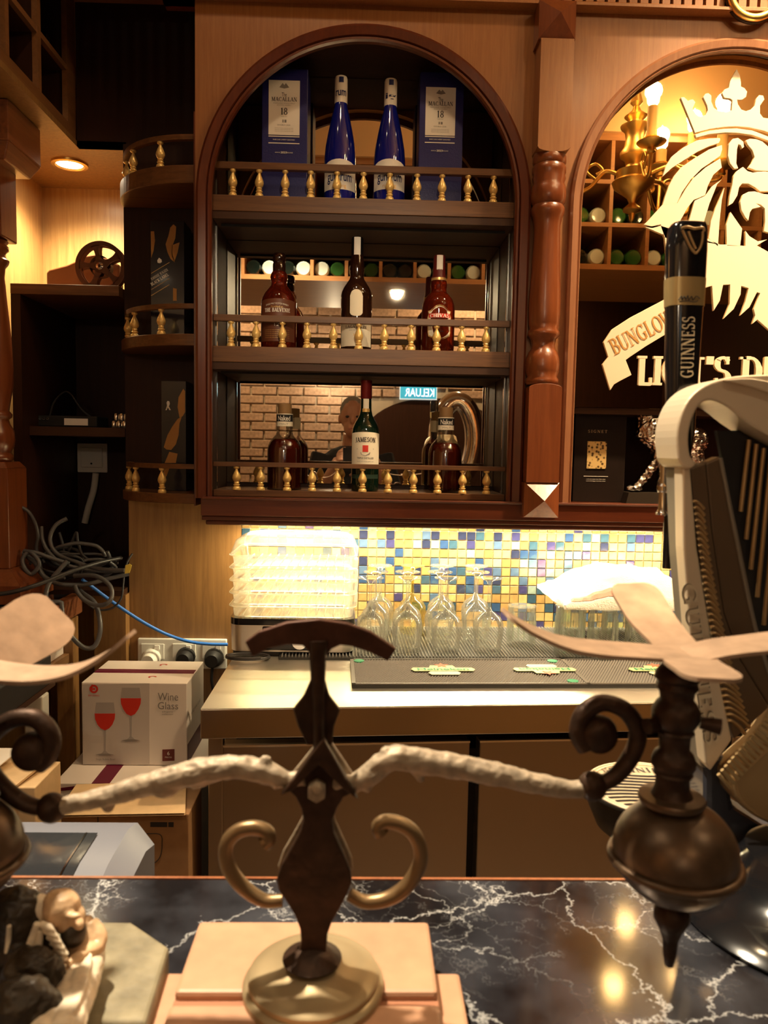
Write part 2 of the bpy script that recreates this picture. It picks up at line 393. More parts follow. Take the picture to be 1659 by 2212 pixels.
def blob(name, parts, mat, parent=None, voxel=.004, smooth_it=4, disp=0, dscale=60, label=None):
    """ellipsoids and capsules fused into ONE continuous surface"""
    mb = MB()
    for p in parts:
        if p[0] == 'e': mb.ellipsoid(p[1], p[2], 14, 9, p[3] if len(p) > 3 else None)
        else: mb.tube(smoothpath(p[1], 4) if len(p[1]) > 2 else p[1], interp(p[2], (len(p[1])-1)*4+1) if len(p[1]) > 2 else p[2], 10)
    o = mb.build(name, mat, parent)
    md = o.modifiers.new('fuse', 'REMESH'); md.mode = 'VOXEL'; md.voxel_size = voxel; md.use_smooth_shade = True
    if smooth_it: s = o.modifiers.new('smooth', 'SMOOTH'); s.factor = .5; s.iterations = smooth_it
    pa = o.parent; o.parent = None; _sc.collection.objects.link(o)
    dg = scratch_dg(); me = bpy.data.meshes.new_from_object(o.evaluated_get(dg))
    _sc.collection.objects.unlink(o); o.parent = pa
    o.modifiers.clear(); o.data = me
    if disp:
        me.update()
        n = len(me.vertices); co = [0.0]*3*n; no = [0.0]*3*n
        me.vertices.foreach_get('co', co); me.vertices.foreach_get('normal', no)
        for i in range(n):
            c = Vector(co[3*i:3*i+3]); k = (noise.noise(c*dscale)+.5*noise.noise(c*dscale*2.3))*disp
            for j in range(3): co[3*i+j] += no[3*i+j]*k
        me.vertices.foreach_set('co', co); me.update()
    me.polygons.foreach_set('use_smooth', [True]*len(me.polygons))
    if not me.materials: me.materials.append(mat)
    return o

# ---------------------------------------------------------------- lettering
_tc = bpy.data.curves.new('t', 'FONT'); _to = bpy.data.objects.new('t', _tc)
_sc = bpy.data.scenes.new('scratch'); _sc.collection.objects.link(_to)   # text is meshed in a scratch scene
def font_polys(txt, bold=0):    # plain lettering from the built-in face: verts, faces in a unit-high box
    _tc.body = txt; _tc.size = 1; _tc.offset = bold; _tc.resolution_u = 3; _tc.align_x = 'LEFT'
    me = _to.to_mesh()
    vs = [(v.co.x, v.co.y) for v in me.vertices]; fs = [tuple(p.vertices) for p in me.polygons]
    _to.to_mesh_clear(); return vs, fs
# serif capitals from strokes: l = straight stroke, a = arc, s = serif bar
TH, TN = .17, .075
GL = {
 'A': (.80, [('l', .08, 0, .40, 1, TN), ('l', .72, 0, .40, 1, TH), ('l', .2, .34, .62, .34, TN), ('s', .08, 0), ('s', .72, 0)]),
 'B': (.70, [('l', .16, 0, .16, 1, TH), ('a', .34, .755, .22, .21, -90, 90, TH), ('a', .36, .28, .26, .245, -90, 90, TH), ('l', .16, .965, .34, .965, TN), ('l', .16, .535, .36, .535, TN), ('l', .16, .035, .36, .035, TN), ('s', .12, 0), ('s', .12, 1)]),
 'C': (.74, [('a', .42, .5, .32, .47, 45, 315, TH), ('l', .66, .70, .66, 1, TN)]),
 'D': (.80, [('l', .16, 0, .16, 1, TH), ('a', .34, .5, .36, .465, -90, 90, TH), ('l', .16, .965, .34, .965, TN), ('l', .16, .035, .34, .035, TN), ('s', .12, 0), ('s', .12, 1)]),
 'E': (.66, [('l', .16, 0, .16, 1, TH), ('l', .06, .965, .58, .965, TN), ('l', .16, .52, .46, .52, TN), ('l', .06, .035, .6, .035, TN), ('l', .57, .78, .57, 1, TN), ('l', .59, 0, .59, .24, TN), ('l', .45, .42, .45, .62, TN)]),
 'F': (.62, [('l', .16, 0, .16, 1, TH), ('l', .06, .965, .58, .965, TN), ('l', .16, .52, .46, .52, TN), ('l', .57, .76, .57, 1, TN), ('s', .16, 0)]),
 'G': (.80, [('a', .42, .5, .32, .47, 45, 330, TH), ('l', .66, .72, .66, 1, TN), ('l', .66, .05, .66, .42, TH*.9), ('l', .5, .43, .78, .43, TN)]),
 'H': (.82, [('l', .16, 0, .16, 1, TH), ('l', .66, 0, .66, 1, TH), ('l', .16, .5, .66, .5, TN), ('s', .16, 0), ('s', .16, 1), ('s', .66, 0), ('s', .66, 1)]),
 'I': (.36, [('l', .18, 0, .18, 1, TH), ('s', .18, 0), ('s', .18, 1)]),
 'J': (.46, [('l', .26, .1, .26, 1, TH), ('a', .12, .1, .14, .16, -150, 0, TN), ('s', .26, 1)]),
 'K': (.76, [('l', .16, 0, .16, 1, TH), ('l', .16, .42, .62, 1, TN), ('l', .30, .55, .68, 0, TH), ('s', .16, 0), ('s', .16, 1), ('s', .62, 1), ('s', .66, 0)]),
 'L': (.62, [('l', .16, 0, .16, 1, TH), ('l', .06, .035, .58, .035, TN), ('l', .57, 0, .57, .26, TN), ('s', .16, 1)]),
 'M': (.98, [('l', .12, 0, .14, 1, TN), ('l', .84, 0, .82, 1, TH), ('l', .16, 1, .48, .05, TH), ('l', .8, 1, .48, .05, TN), ('s', .12, 0), ('s', .84, 0), ('s', .1, 1), ('s', .86, 1)]),
 'N': (.84, [('l', .14, 0, .14, 1, TN), ('l', .70, 0, .70, 1, TN), ('l', .14, 1, .70, 0, TH), ('s', .14, 0), ('s', .1, 1), ('s', .70, 1)]),
 'O': (.84, [('a', .42, .5, .34, .47, 0, 360, TH)]),
 'P': (.66, [('l', .16, 0, .16, 1, TH), ('a', .34, .73, .24, .235, -90, 90, TH), ('l', .16, .965, .34, .965, TN), ('l', .16, .495, .34, .495, TN), ('s', .16, 0), ('s', .12, 1)]),
 'R': (.76, [('l', .16, 0, .16, 1, TH), ('a', .34, .74, .22, .225, -90, 90, TH), ('l', .16, .965, .34, .965, TN), ('l', .16, .515, .34, .515, TN), ('l', .34, .5, .66, 0, TH), ('s', .16, 0), ('s', .12, 1), ('s', .66, 0)]),
 'S': (.60, [('a', .30, .74, .20, .225, 30, 270, TH*.85), ('a', .30, .27, .22, .235, -150, 90, TH*.85), ('l', .47, .74, .47, 1, TN), ('l', .09, 0, .09, .26, TN)]),
 'T': (.72, [('l', .36, 0, .36, 1, TH), ('l', .04, .965, .68, .965, TN), ('l', .06, .76, .06, 1, TN), ('l', .66, .76, .66, 1, TN), ('s', .36, 0)]),
 'U': (.82, [('l', .16, .3, .16, 1, TH), ('l', .66, .3, .66, 1, TN), ('a', .41, .3, .25, .27, 180, 360, TH*.8), ('s', .16, 1), ('s', .66, 1)]),
 'V': (.80, [('l', .08, 1, .40, 0, TH), ('l', .72, 1, .40, 0, TN), ('s', .08, 1), ('s', .72, 1)]),
 'W': (1.1, [('l', .08, 1, .32, 0, TH), ('l', .54, 1, .32, 0, TN), ('l', .54, 1, .76, 0, TH), ('l', 1.0, 1, .76, 0, TN), ('s', .08, 1), ('s', .54, 1), ('s', 1.0, 1)]),
 "'": (.26, [('l', .14, .72, .16, 1, TH)]), ' ': (.4, []),
 '1': (.44, [('l', .24, 0, .24, 1, TH), ('l', .08, .82, .24, .98, TN), ('s', .24, 0)]),
 '8': (.62, [('a', .31, .74, .19, .23, 0, 360, TH*.8), ('a', .31, .26, .23, .235, 0, 360, TH*.9)]),
}
def serif_polys(txt, bold=1.0, gap=.10):
    vs = []; fs = []; x = 0
    def quad(a, b, c, d): n = len(vs); vs.extend([a, b, c, d]); fs.append((n, n+1, n+2, n+3))
    for ch in txt:
        wd, st = GL[ch]
        for s in st:
            if s[0] == 'l':
                _, x0, y0, x1, y1, t = s; t *= bold; dx, dy = x1-x0, y1-y0; L = math.hypot(dx, dy)
                if abs(dy) < abs(dx)*.3: nx, ny = 0, t/2
                else: nx, ny = t/2*L/abs(dy), 0
                quad((x+x0-nx, y0-ny), (x+x1-nx, y1-ny), (x+x1+nx, y1+ny), (x+x0+nx, y0+ny))
            elif s[0] == 's':
                q = .15*max(1, bold*.9); h = .055*bold; y = s[2]; y0, y1 = (0, h) if y == 0 else (1-h, 1)
                quad((x+s[1]-q, y0), (x+s[1]+q, y0), (x+s[1]+q, y1), (x+s[1]-q, y1))
            else:
                _, cx, cy, rx, ry, a0, a1, t = s; n = max(6, int(abs(a1-a0)/18)); prev = None
                for i in range(n+1):
                    a = math.radians(a0+(a1-a0)*i/n); ca, sa = math.cos(a), math.sin(a)
                    tt = (TN+(t-TN)*abs(ca)**1.2)*bold/2
                    o = (x+cx+(rx+tt)*ca, cy+(ry+min(tt, .05))*sa); q = (x+cx+(rx-tt)*ca, cy+(ry-min(tt, .05))*sa)
                    if prev: quad(prev[0], o, q, prev[1])
                    prev = (o, q)
        x += wd+gap
    return vs, fs
def lettering(txt, mat, parent, origin, h, width=None, xdir=(1, 0, 0), ydir=(0, 0, 1), serif=True, bold=None, thick=.0006, wrap=None, center=True, name='lettering', arch=0, gap=.1):
    """flat letters; origin = middle (or left) of the baseline; wrap = (cx, cy, r) bends them round a bottle"""
    if serif: vs, fs = serif_polys(txt, bold or 1.0, gap)
    else: vs, fs = font_polys(txt, bold or 0)
    if not vs: return None
    x0 = min(v[0] for v in vs); x1 = max(v[0] for v in vs); y1 = max(v[1] for v in vs) if serif or True else 1; y0 = 0
    sy = h/max(y1, .01); sx = (width/(x1-x0)) if width else sy
    xo = (x0+x1)/2 if center else x0
    X = Vector(xdir).normalized(); Y = Vector(ydir).normalized(); N = X.cross(Y); O = Vector(origin)
    pts = []
    W = (x1-x0)*sx
    for x, y in vs:
        a = (x-xo)*sx; b = y*sy
        if arch: b -= arch*(2*a/W)**2
        if wrap:
            cx, cy, r = wrap; th = a/r; pts.append((cx+(r+thick)*math.sin(th), cy-(r+thick)*math.cos(th), O.z+b))
        else: pts.append(O+X*a+Y*b+N*thick)
    if serif:                   # overlapping strokes lie a hair apart
        for j, f_ in enumerate(fs):
            for i in f_: pts[i] = Vector(pts[i])+(N if not wrap else Vector((pts[i][0]-wrap[0], pts[i][1]-wrap[1], 0)).normalized())*.00004*(j % 7)
    me = MB().add(pts, fs); o = me.build(name, mat, parent); return o
def frame_px(p0, p1):           # unit vector from one point to another
    return (Vector(p1)-Vector(p0)).normalized()
def curved_label(parent, name, mat, c, r, z0, z1, half, n=10, top=0, bot=0, th=.0005):
    """paper label on a bottle: half = half angle; top/bot bow the edges"""
    mb = MB(); k = n+1; vs = []
    for j in range(3):
        for i in range(k):
            a = -half+2*half*i/n; q = 1-(a/half)**2
            z = (z0-bot*q, (z0+z1)/2, z1+top*q)[j]
            vs.append((c[0]+(r+th)*math.sin(a), c[1]-(r+th)*math.cos(a), z))
    fs = [(j*k+i, j*k+i+1, (j+1)*k+i+1, (j+1)*k+i) for j in range(2) for i in range(n)]
    return mb.add(vs, fs).build(name, mat, parent, smooth=60)

# ================================================================ the setting
struct('floor', MB().box(-2.2, 2.6, -3.4, 2.7, -.1, 0), floor_m)
struct('ceiling', MB().box(-2.2, 2.6, -3.4, 2.7, CEIL_Z, CEIL_Z+.1), plaster)
struct('wall_back', MB().box(-2.2, 2.6, 2.52, 2.62, 0, CEIL_Z), niche_back)
struct('wall_left', MB().box(-1.13, -1.03, .9, 2.52, 0, CEIL_Z), veneer_light)
struct('wall_far_left', MB().box(-2.2, -2.1, -3.4, .9, 0, CEIL_Z), plaster)
struct('wall_right', MB().box(2.5, 2.6, -3.4, 2.52, 0, CEIL_Z), dark)
struct('wall_rear_dark_filler', MB().box(1.32, 2.5, -2.615, -2.58, 0, 2.7), dark)  # added dark sheet that darkens the big mirror's reflection
rear = struct('wall_rear', MB().box(-2.2, 2.6, -2.72, -2.615, 0, CEIL_Z), mortar)
# bricks of the rear wall, seen in the back-bar mirrors
_c = rear.location; bb = MB().box(_c.x-.107, _c.x+.107, _c.y-.012, _c.y+.012, _c.z, _c.z+.065).build('brick', brick_m, rear, bevel=.004)
bb.location = Vector((-1.2, -2.61, .9))-rear.location
first = True
for r in range(26):
    for c in range(11):
        x = -1.25+c*.232+(.116 if r % 2 else 0); z = .85+r*.078
        if -.05 < x < 1.25 and z < 1.55+.35*math.sqrt(max(0, 1-((x-.6)/.65)**2)): continue
        b = bb if first else bb.copy()
        if not first: COL.objects.link(b); b.parent = rear
        b.location = Vector((x, -2.61-random.random()*.006, z))-rear.location; first = False
struct('wall_splashback', MB().box(-.342, 2.2, 2.154, 2.2, .6, 1.25), plain('grout', (.62, .52, .34), .8))
struct('wall_corner', MB().box(-.655, -.342, 2.15, 2.2, 0, 1.27), veneer_mid)

# mosaic tiles of the splashback, each a tile of its own
SP = bpy.data.objects['wall_splashback']
tile_cols = {
 'tan': [(.33, .20, .075), (.38, .24, .095), (.29, .175, .06), (.42, .29, .12)],
 'blue': [(.025, .055, .14), (.035, .035, .11), (.02, .025, .06), (.06, .10, .18), (.03, .07, .11)],
 'pale': [(.28, .31, .19), (.20, .26, .22), (.36, .34, .12)]}
tmats = {}
for k, cs in tile_cols.items():
    for i, c in enumerate(cs):
        m = plain('tile_%s_%d' % (k, i), c, .22 if k == 'tan' else .1, coat=.4, bump=.25, bscale=55, vary=.25)
        b = m.node_tree.nodes['Principled BSDF']
        if k != 'tan':
            b.inputs['Thin Film Thickness'].default_value = 420+60*i; b.inputs['Thin Film IOR'].default_value = 1.6
        tmats[(k, i)] = m
TP = .0253; tproto = {}
def tile_mesh(key):
    if key in tproto: return tproto[key]
    q = SP.location; o = MB().box(q.x-TP/2+.0011, q.x+TP/2-.0011, q.y-.005, q.y+.003, q.z-TP/2+.0011, q.z+TP/2-.0011).build('mosaic_tile', tmats[key], SP)
    tproto[key] = o.data; bpy.data.objects.remove(o); return tproto[key]
rest = {}
rt = random.Random(5); ind = 0
for r in range(12):
    for c in range(60):
        x = -.342+TP*(c+.5); z = 1.1855-TP*r
        u = rt.random(); row = r % 4
        pb = (.16, .62, .55, .22)[row]
        kind = 'blue' if u < pb*.8 else ('pale' if u < pb*.8+.12 else 'tan')
        key = (kind, rt.randrange(len(tile_cols[kind])))
        px = 788.7+x*1661/2.15
        hidden = (px < 770 and 2 <= r) or px > 1445 or (px > 1190 and r > 6) or r >= 10
        if not hidden and ind < 300:
            o = bpy.data.objects.new('mosaic_tile', tile_mesh(key)); COL.objects.link(o); o.parent = SP
            o.location = Vector((x, 2.152, z))-SP.location; ind += 1
            md = o.modifiers.new('bevel', 'BEVEL'); md.width = .0012; md.segments = 1
        else: rest.setdefault(key, []).append((x, z))
for key, l in rest.items():
    mb = MB()
    for x, z in l: mb.box(x-TP/2+.0011, x+TP/2-.0011, 2.147, 2.155, z-TP/2+.0011, z+TP/2-.0011)
    tag(mb.build('mosaic_field', tmats[key], SP), kind='stuff')

# fluted cornice over the panels
fc = thing('fluted_cornice', (.9, 1.93, 2.454), 'fluted wooden cornice with upright slats above the arched panels', 'cornice')
MB().box(-.5, 2.3, 1.93, 1.98, 2.455, 2.9).build('backing', mahog, fc)
MB().box(-.5, 2.3, 1.896, 1.96, 2.455, 2.4615).add([(-.5, 1.905, 2.4615), (2.3, 1.905, 2.4615), (2.3, 1.94, 2.4615), (-.5, 1.94, 2.4615), (-.5, 1.912, 2.472), (2.3, 1.912, 2.472), (2.3, 1.94, 2.472), (-.5, 1.94, 2.472)],
    [(0, 1, 5, 4), (4, 5, 6, 7), (0, 4, 7, 3), (1, 2, 6, 5)]).build('ledge', veneer, fc)
sl = MB().box(-.0092, .0092, 1.912, 1.932, 2.471, 2.9).build('slat', veneer, fc)
sl.location.x = -.9-.45
for i in range(1, 90): dup(sl, fc, (i*.0263, 0, 0))

# ================================================================ arched display cabinet
AC = Vector((-.012, 1.93, 1.20)); ACX = -.012; ACZ = 2.0; RI = .368; RO = .405
cab = thing('arched_cabinet', AC, 'dark wooden arched back-bar cabinet with three mirrored shelves', 'cabinet')
def arch_panel(cx, x0, x1, zb, zt, y0, y1, R):
    mb = MB(); a = arc(cx, ACZ, R, PI, 0, 40)
    mb.box(x0, cx-R, y0, y1, zb, ACZ); mb.box(cx+R, x1, y0, y1, zb, ACZ)
    mb.box(x0, cx-R, y0, y1, ACZ, zt); mb.box(cx+R, x1, y0, y1, ACZ, zt)
    for i in range(40):
        (xa, za), (xb, zb_) = a[i], a[i+1]
        mb.hexa([(xa, y0, za), (xb, y0, zb_), (xb, y1, zb_), (xa, y1, za)], [(xa, y0, zt), (xb, y0, zt), (xb, y1, zt), (xa, y1, zt)])
    return mb
arch_panel(ACX, -.4215, .395, 1.27, 2.455, 1.93, 1.955, .385).build('face_panel', veneer, cab)
apath = [(ACX-RI, 1.272)]+arc(ACX, ACZ, RI, PI, 0, 48)+[(ACX+RI, 1.272)]
# moulded arch trim: flat band, bead and cove
prof = [(0, .0), (0, .012), (.004, .017), (.009, .017), (.011, .012), (.013, .020), (.030, .026), (.036, .022), (.0375, .004), (.0375, 0)]
MB().sweep(apath, prof, 1.932).build('arch_trim', mahog, cab, smooth=30)
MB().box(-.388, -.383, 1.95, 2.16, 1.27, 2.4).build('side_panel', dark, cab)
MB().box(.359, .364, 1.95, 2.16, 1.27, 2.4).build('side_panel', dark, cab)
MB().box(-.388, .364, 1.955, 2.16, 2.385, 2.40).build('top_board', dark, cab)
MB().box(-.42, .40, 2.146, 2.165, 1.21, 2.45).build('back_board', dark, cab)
for x in (-.381, .355):         # slotted shelf standards
    MB().box(x-.002, x+.002, 1.985, 1.992, 1.29, 2.3).build('shelf_standard', chrome, cab)
for z0, z1 in ((2.012, 2.384), (1.650, 1.955), (1.302, 1.592)):
    MB().box(-.381, .357, 2.141, 2.145, z0, z1).build('mirror_pane', mirror_m, cab)
balp = [(.0, 0), (.0105, 0), (.0108, .004), (.0095, .009), (.006, .012), (.0085, .0145), (.0085, .017), (.0055, .0195), (.0075, .0225), (.0062, .0255),
        (.0095, .031), (.0112, .037), (.0105, .043), (.0075, .052), (.0042, .060), (.0035, .0645), (.0062, .0665), (.0078, .069), (.0074, .0725), (0, .0725)]
bal_mesh = None
def baluster(parent, x, y, z, h, ob=None):
    global bal_mesh
    if bal_mesh is None:
        t = MB().lathe(balp, (0, 0, 0), 16).build('baluster', gilt, None, smooth=40); bal_mesh = t.data
        bpy.data.objects.remove(t)
    o = bpy.data.objects.new('baluster', bal_mesh); COL.objects.link(o); o.parent = parent
    o.location = Vector((x, y, z))-rootloc(parent); o.scale = (1, 1, h/.0725); return o
SH = [(1.974, 2.012, 2.0775, 2.0940, [503, 560, 616, 671, 728, 785, 842, 901, 955, 1011, 1066], 400),
      (1.609, 1.648, 1.7105, 1.7265, [499, 553, 610, 663, 720, 775, 830, 888, 943, 997, 1050], 730),
      (1.274, 1.2905, 1.3495, 1.3610, [511, 563, 620, 674, 728, 783, 838, 893, 945, 999, 1051], 1040)]
for i, (z0, z1, r0, r1, bx, py) in enumerate(SH):
    sh = MB().box(-.382, .358, 1.942 if i < 2 else 1.95, 2.141, z0, z1).build('shelf', walnut, cab, bevel=.0015)
    if i < 2:
        MB().box(-.382, .358, 1.944, 2.141, z0-.018, z0-.001).build('under_board', dark_h, cab)
        MB().box(-.37, .345, 1.99, 1.994, z0-.024, z0-.018).build('light_channel', black_matt, cab)
    rl = MB().box(-.382, .358, 1.951, 1.967, r0, r1).build('gallery_rail', walnut, sh, bevel=.001)
    for b in bx:
        x = P(b, py, 1.959).x
        baluster(sh, x, 1.959, z1, r0-z1)

# continuous base ledge under both panels
lb = thing('base_ledge', (.8, 1.95, 1.20), 'moulded mahogany ledge running along the bottom of the back bar', 'ledge')
MB().box(-.402, 2.3, 1.898, 2.15, 1.2285, 1.272).build('apron', mahog_h, lb, bevel=.002)
MB().box(-.402, 2.3, 1.905, 2.02, 1.2165, 1.228).build('bead', mahog_h, lb, bevel=.003)
MB().box(-.394, 2.3, 1.912, 2.02, 1.2045, 1.216).build('bead', mahog_h, lb, bevel=.004)
MB().box(-.40, 2.3, 1.893, 1.91, 1.269, 1.276).build('top_bead', mahog_h, lb, bevel=.003)
MB().box(-.39, 2.3, 2.02, 2.15, 1.212, 1.2285).build('soffit_board', dark_h, lb)
ls = thing('led_strip', (.4, 2.075, 1.205), 'slim warm LED strip hidden under the back-bar ledge', 'light')
MB().box(-.33, 1.13, 2.062, 2.088, 1.203, 1.211).build('channel', white_pl, ls)
MB().box(-.32, 1.12, 2.066, 2.084, 1.2015, 1.203).build('diffuser', plain('led_glow', (1, .9, .6), .5, emit=6, ecol=(1, .82, .45)), ls)

# ================================================================ turned pilaster
pl = thing('turned_pilaster', (.4335, 1.90, 1.24), 'turned mahogany half column between the cabinet and the arched mirror', 'pilaster')
def pyramid(x0, x1, z0, z1, yb, ya, yw, mat, name):
    cx, cz = (x0+x1)/2, (z0+z1)/2
    mb = MB().box(x0, x1, yb, yw, z0, z1)
    mb.add([(x0, yb-.001, z0), (x1, yb-.001, z0), (x1, yb-.001, z1), (x0, yb-.001, z1), (cx, ya, cz)], [(0, 1, 4), (1, 2, 4), (2, 3, 4), (3, 0, 4)])
    return mb.build(name, mat, pl)
pyramid(.389, .4755, 2.362, 2.449, 1.872, 1.838, 1.955, turned, 'cap_block')
pyramid(.3915, .477, 1.240, 1.3255, 1.872, 1.838, 1.93, turned, 'foot_block')
ub = [(.3945, 2.362), (.3945, 2.117)]+arc(.4335, 2.117, .038, PI, 2*PI, 12, .010)+[(.4725, 2.117), (.4725, 2.362)]
MB().prism(ub, 1.866, 1.955).build('upper_block', veneer, pl, bevel=.001)
lbp = [(.394, 1.3255), (.394, 1.555)]+arc(.434, 1.555, .040, PI, 0, 12, .011)+[(.474, 1.3255)]
MB().prism(lbp, 1.866, 1.955).build('lower_block', turned, pl, bevel=.001)
pp = [(.036, 325), (.040, 332), (.040, 345), (.037, 350), (.0405, 356), (.0405, 366), (.038, 371), (.040, 378), (.037, 388), (.041, 398), (.0425, 412), (.041, 428),
      (.036, 436), (.040, 442), (.040, 452), (.035, 462), (.0315, 480), (.032, 510), (.035, 580), (.0385, 640), (.0385, 670), (.037, 695), (.034, 705), (.0385, 712), (.0385, 720),
      (.031, 728), (.028, 742), (.031, 752), (.035, 757), (.040, 770), (.0415, 785), (.040, 800), (.036, 812), (.040, 818), (.040, 826), (.036, 830)]
MB().lathe([(r, 2.076-.001089*(y-360)) for r, y in reversed(pp)], (.4325, 1.905, 0), 36).build('turned_shaft', turned, pl, smooth=50)

# ================================================================ right panel with the arched mirror
MCX = .895; MR = .374
mp = thing('arched_mirror', (MCX, 1.94, 1.27), 'large arched wall mirror framed in veneered wood', 'mirror')
arch_panel(MCX, .395, 1.395, 1.272, 2.455, 1.93, 1.95, .385).build('face_panel', veneer, mp)
mpath = [(MCX-MR, 1.274)]+arc(MCX, ACZ, MR, PI, 0, 48)+[(MCX+MR, 1.274)]
mprof = [(0, 0), (0, .008), (.003, .013), (.007, .010), (.009, .016), (.024, .019), (.030, .014), (.0315, 0)]
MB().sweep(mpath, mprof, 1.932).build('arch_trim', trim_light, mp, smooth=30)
gl = MB(); a = arc(MCX, ACZ, .384, PI, 0, 40); pts = [(MCX-.384, 1.516)]+a+[(MCX+.384, 1.516)]
gl.prism(pts, 1.956, 1.960); gl.build('mirror_glass', mirror_big, mp)
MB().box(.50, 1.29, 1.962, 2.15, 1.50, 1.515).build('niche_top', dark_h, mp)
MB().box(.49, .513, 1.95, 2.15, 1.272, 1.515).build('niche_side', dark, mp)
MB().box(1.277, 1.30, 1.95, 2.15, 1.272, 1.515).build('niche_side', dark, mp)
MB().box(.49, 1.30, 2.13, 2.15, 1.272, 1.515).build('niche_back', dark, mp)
MB().box(1.395, 2.3, 1.93, 1.95, 1.272, 2.455).build('plain_panel', veneer, mp)

# ---- lion emblem and lettering on the mirror
YE = 1.9545
def z2(l): return [(lambda q: (q.x, q.z))(P(1380+x*.1682, 130+y*.1682, YE)) for x, y in l]
def z3(l): return [(lambda q: (q.x, q.z))(P(1280+x*.2285, 440+y*.2285, YE)) for x, y in l]
em = thing('lion_emblem', P(1560, 620, YE), 'cream cut-out of a crowned lion head mounted on the mirror', 'emblem')
def cut(name, pts, y0=1.9515, mat=cream_acr, parent=None): return MB().prism(pts, y0, 1.9555).build(name, mat, parent or em, bevel=.0006, seg=1)
cut('crown', z2([(530, 485), (575, 480), (600, 500), (625, 530), (655, 515), (690, 510), (720, 545), (685, 630), (720, 690), (755, 722), (790, 730), (850, 710), (880, 650), (870, 590), (820, 480), (850, 435), (890, 430), (925, 460),
    (925, 540), (960, 620), (1020, 660), (1120, 672), (1185, 650), (1195, 520), (1165, 500), (1090, 490), (1062, 430), (1095, 380), (1150, 360), (1165, 280), (1205, 200), (1250, 120), (1290, 200), (1305, 290), (1305, 345), (1350, 365), (1385, 410),
    (1370, 480), (1320, 515), (1255, 515), (1265, 570), (1310, 640), (1370, 660), (1430, 640), (1480, 590), (1500, 500), (1540, 455), (1590, 460), (1605, 510), (1550, 590), (1550, 690), (1590, 745), (1660, 755), (1760, 740), (1815, 680), (1780, 590),
    (1810, 560), (1875, 580), (1925, 530), (1970, 535), (1800, 1000), (1700, 950), (1600, 912), (1400, 868), (1250, 856), (1100, 862), (900, 890), (715, 940)]))
cut('crown_band', z2([(715, 960), (900, 912), (1100, 886), (1250, 882), (1450, 908), (1650, 985), (1790, 1050), (1770, 1090), (1630, 1030), (1450, 965), (1250, 938), (1100, 935), (900, 955), (730, 1000)]))
cut('mane_lock', z2([(1035, 1005), (900, 1010), (740, 1035), (560, 1130), (420, 1240), (340, 1370), (300, 1500), (420, 1390), (560, 1300), (750, 1180), (900, 1110), (1020, 1070), (1040, 1030)]))
cut('mane_lock', z2([(1060, 1095), (900, 1150), (700, 1270), (540, 1380), (450, 1490), (380, 1620), (330, 1760), (300, 1862), (480, 1850), (550, 1700), (660, 1540), (800, 1400), (1040, 1235), (1065, 1150)]))
cut('mane_lock', z2([(1040, 1265), (850, 1385), (700, 1515), (600, 1655), (490, 1840), (300, 1860), (200, 1970), (110, 2070), (60, 2115), (160, 2140), (275, 2115), (330, 2290), (500, 2290), (530, 2060), (620, 1900), (700, 1800), (845, 1740), (880, 1620), (950, 1480), (1060, 1385)]))
cut('mane_lock', z2([(1060, 1535), (940, 1620), (850, 1745), (710, 1810), (690, 1880), (640, 2060), (600, 2290), (790, 2290), (830, 2081), (900, 1850), (1000, 1600)]))
cut('mane_lock', z2([(1095, 1640), (1060, 1720), (980, 1900), (920, 2070), (890, 2290), (1010, 2400), (1030, 2080), (1060, 1800)]))
cut('mane_lock', z3([(1300, 80), (1260, 200), (1265, 400), (1390, 405), (1410, 240), (1340, 140)]))
def pxl(l): return [(lambda q: (q.x, q.z))(P(x, y, YE)) for x, y in l]
cut('mane', pxl([(1397, 492), (1408, 494), (1426, 489), (1435, 515), (1440, 570), (1470, 612), (1490, 650), (1500, 630), (1519, 623), (1537, 618), (1540.5, 672), (1554, 650), (1561, 616), (1576, 615), (1575, 657), (1562, 689), (1584, 668), (1599, 636), (1600, 618), (1616, 623),
    (1609, 652), (1598, 682), (1618, 664), (1634, 632), (1641, 634), (1627, 668), (1630, 682), (1624, 700), (1635, 691), (1659, 712), (1720, 760), (1760, 700), (1760, 560), (1690, 545), (1659, 545), (1634, 531), (1656, 518), (1636, 522), (1618, 511), (1609, 499), (1609, 532), (1596, 531), (1569, 529), (1554, 529), (1520, 512), (1480, 506), (1430, 506)]))
cut('ear', z2([(1300, 1095), (1270, 1085), (1255, 1150), (1245, 1330), (1270, 1395), (1220, 1400), (1165, 1330), (1138, 1230), (1150, 1080), (1200, 1015), (1270, 1005), (1335, 1050), (1345, 1120), (1320, 1140)]))
cut('forehead', z2([(1365, 1035), (1420, 1015), (1500, 1020), (1580, 1050), (1659, 1120), (1760, 1260), (1790, 1420), (1620, 1430), (1500, 1420), (1400, 1385), (1440, 1330), (1480, 1250), (1450, 1160), (1390, 1090)]))
cut('brow', z2([(1330, 1375), (1390, 1430), (1460, 1450), (1520, 1440), (1600, 1435), (1790, 1450), (1820, 1690), (1600, 1690), (1550, 1690), (1490, 1640), (1400, 1590), (1320, 1590), (1280, 1640), (1260, 1740), (1200, 1840), (1145, 1875), (1160, 1750), (1195, 1600), (1210, 1490), (1250, 1430)]))
cut('muzzle', z2([(1400, 1695), (1330, 1730), (1295, 1820), (1310, 1930), (1360, 2020), (1400, 2065), (1420, 1960), (1450, 1915), (1560, 1888), (1500, 1845), (1560, 1862), (1610, 1910), (1615, 2081), (1600, 2200), (1700, 2230), (1820, 2100), (1820, 1740), (1600, 1725), (1480, 1690)]))
bn = thing('emblem_banner', P(1380, 760, YE), 'cream ribbon banner reading BUNGLOW on the mirror', 'sign')
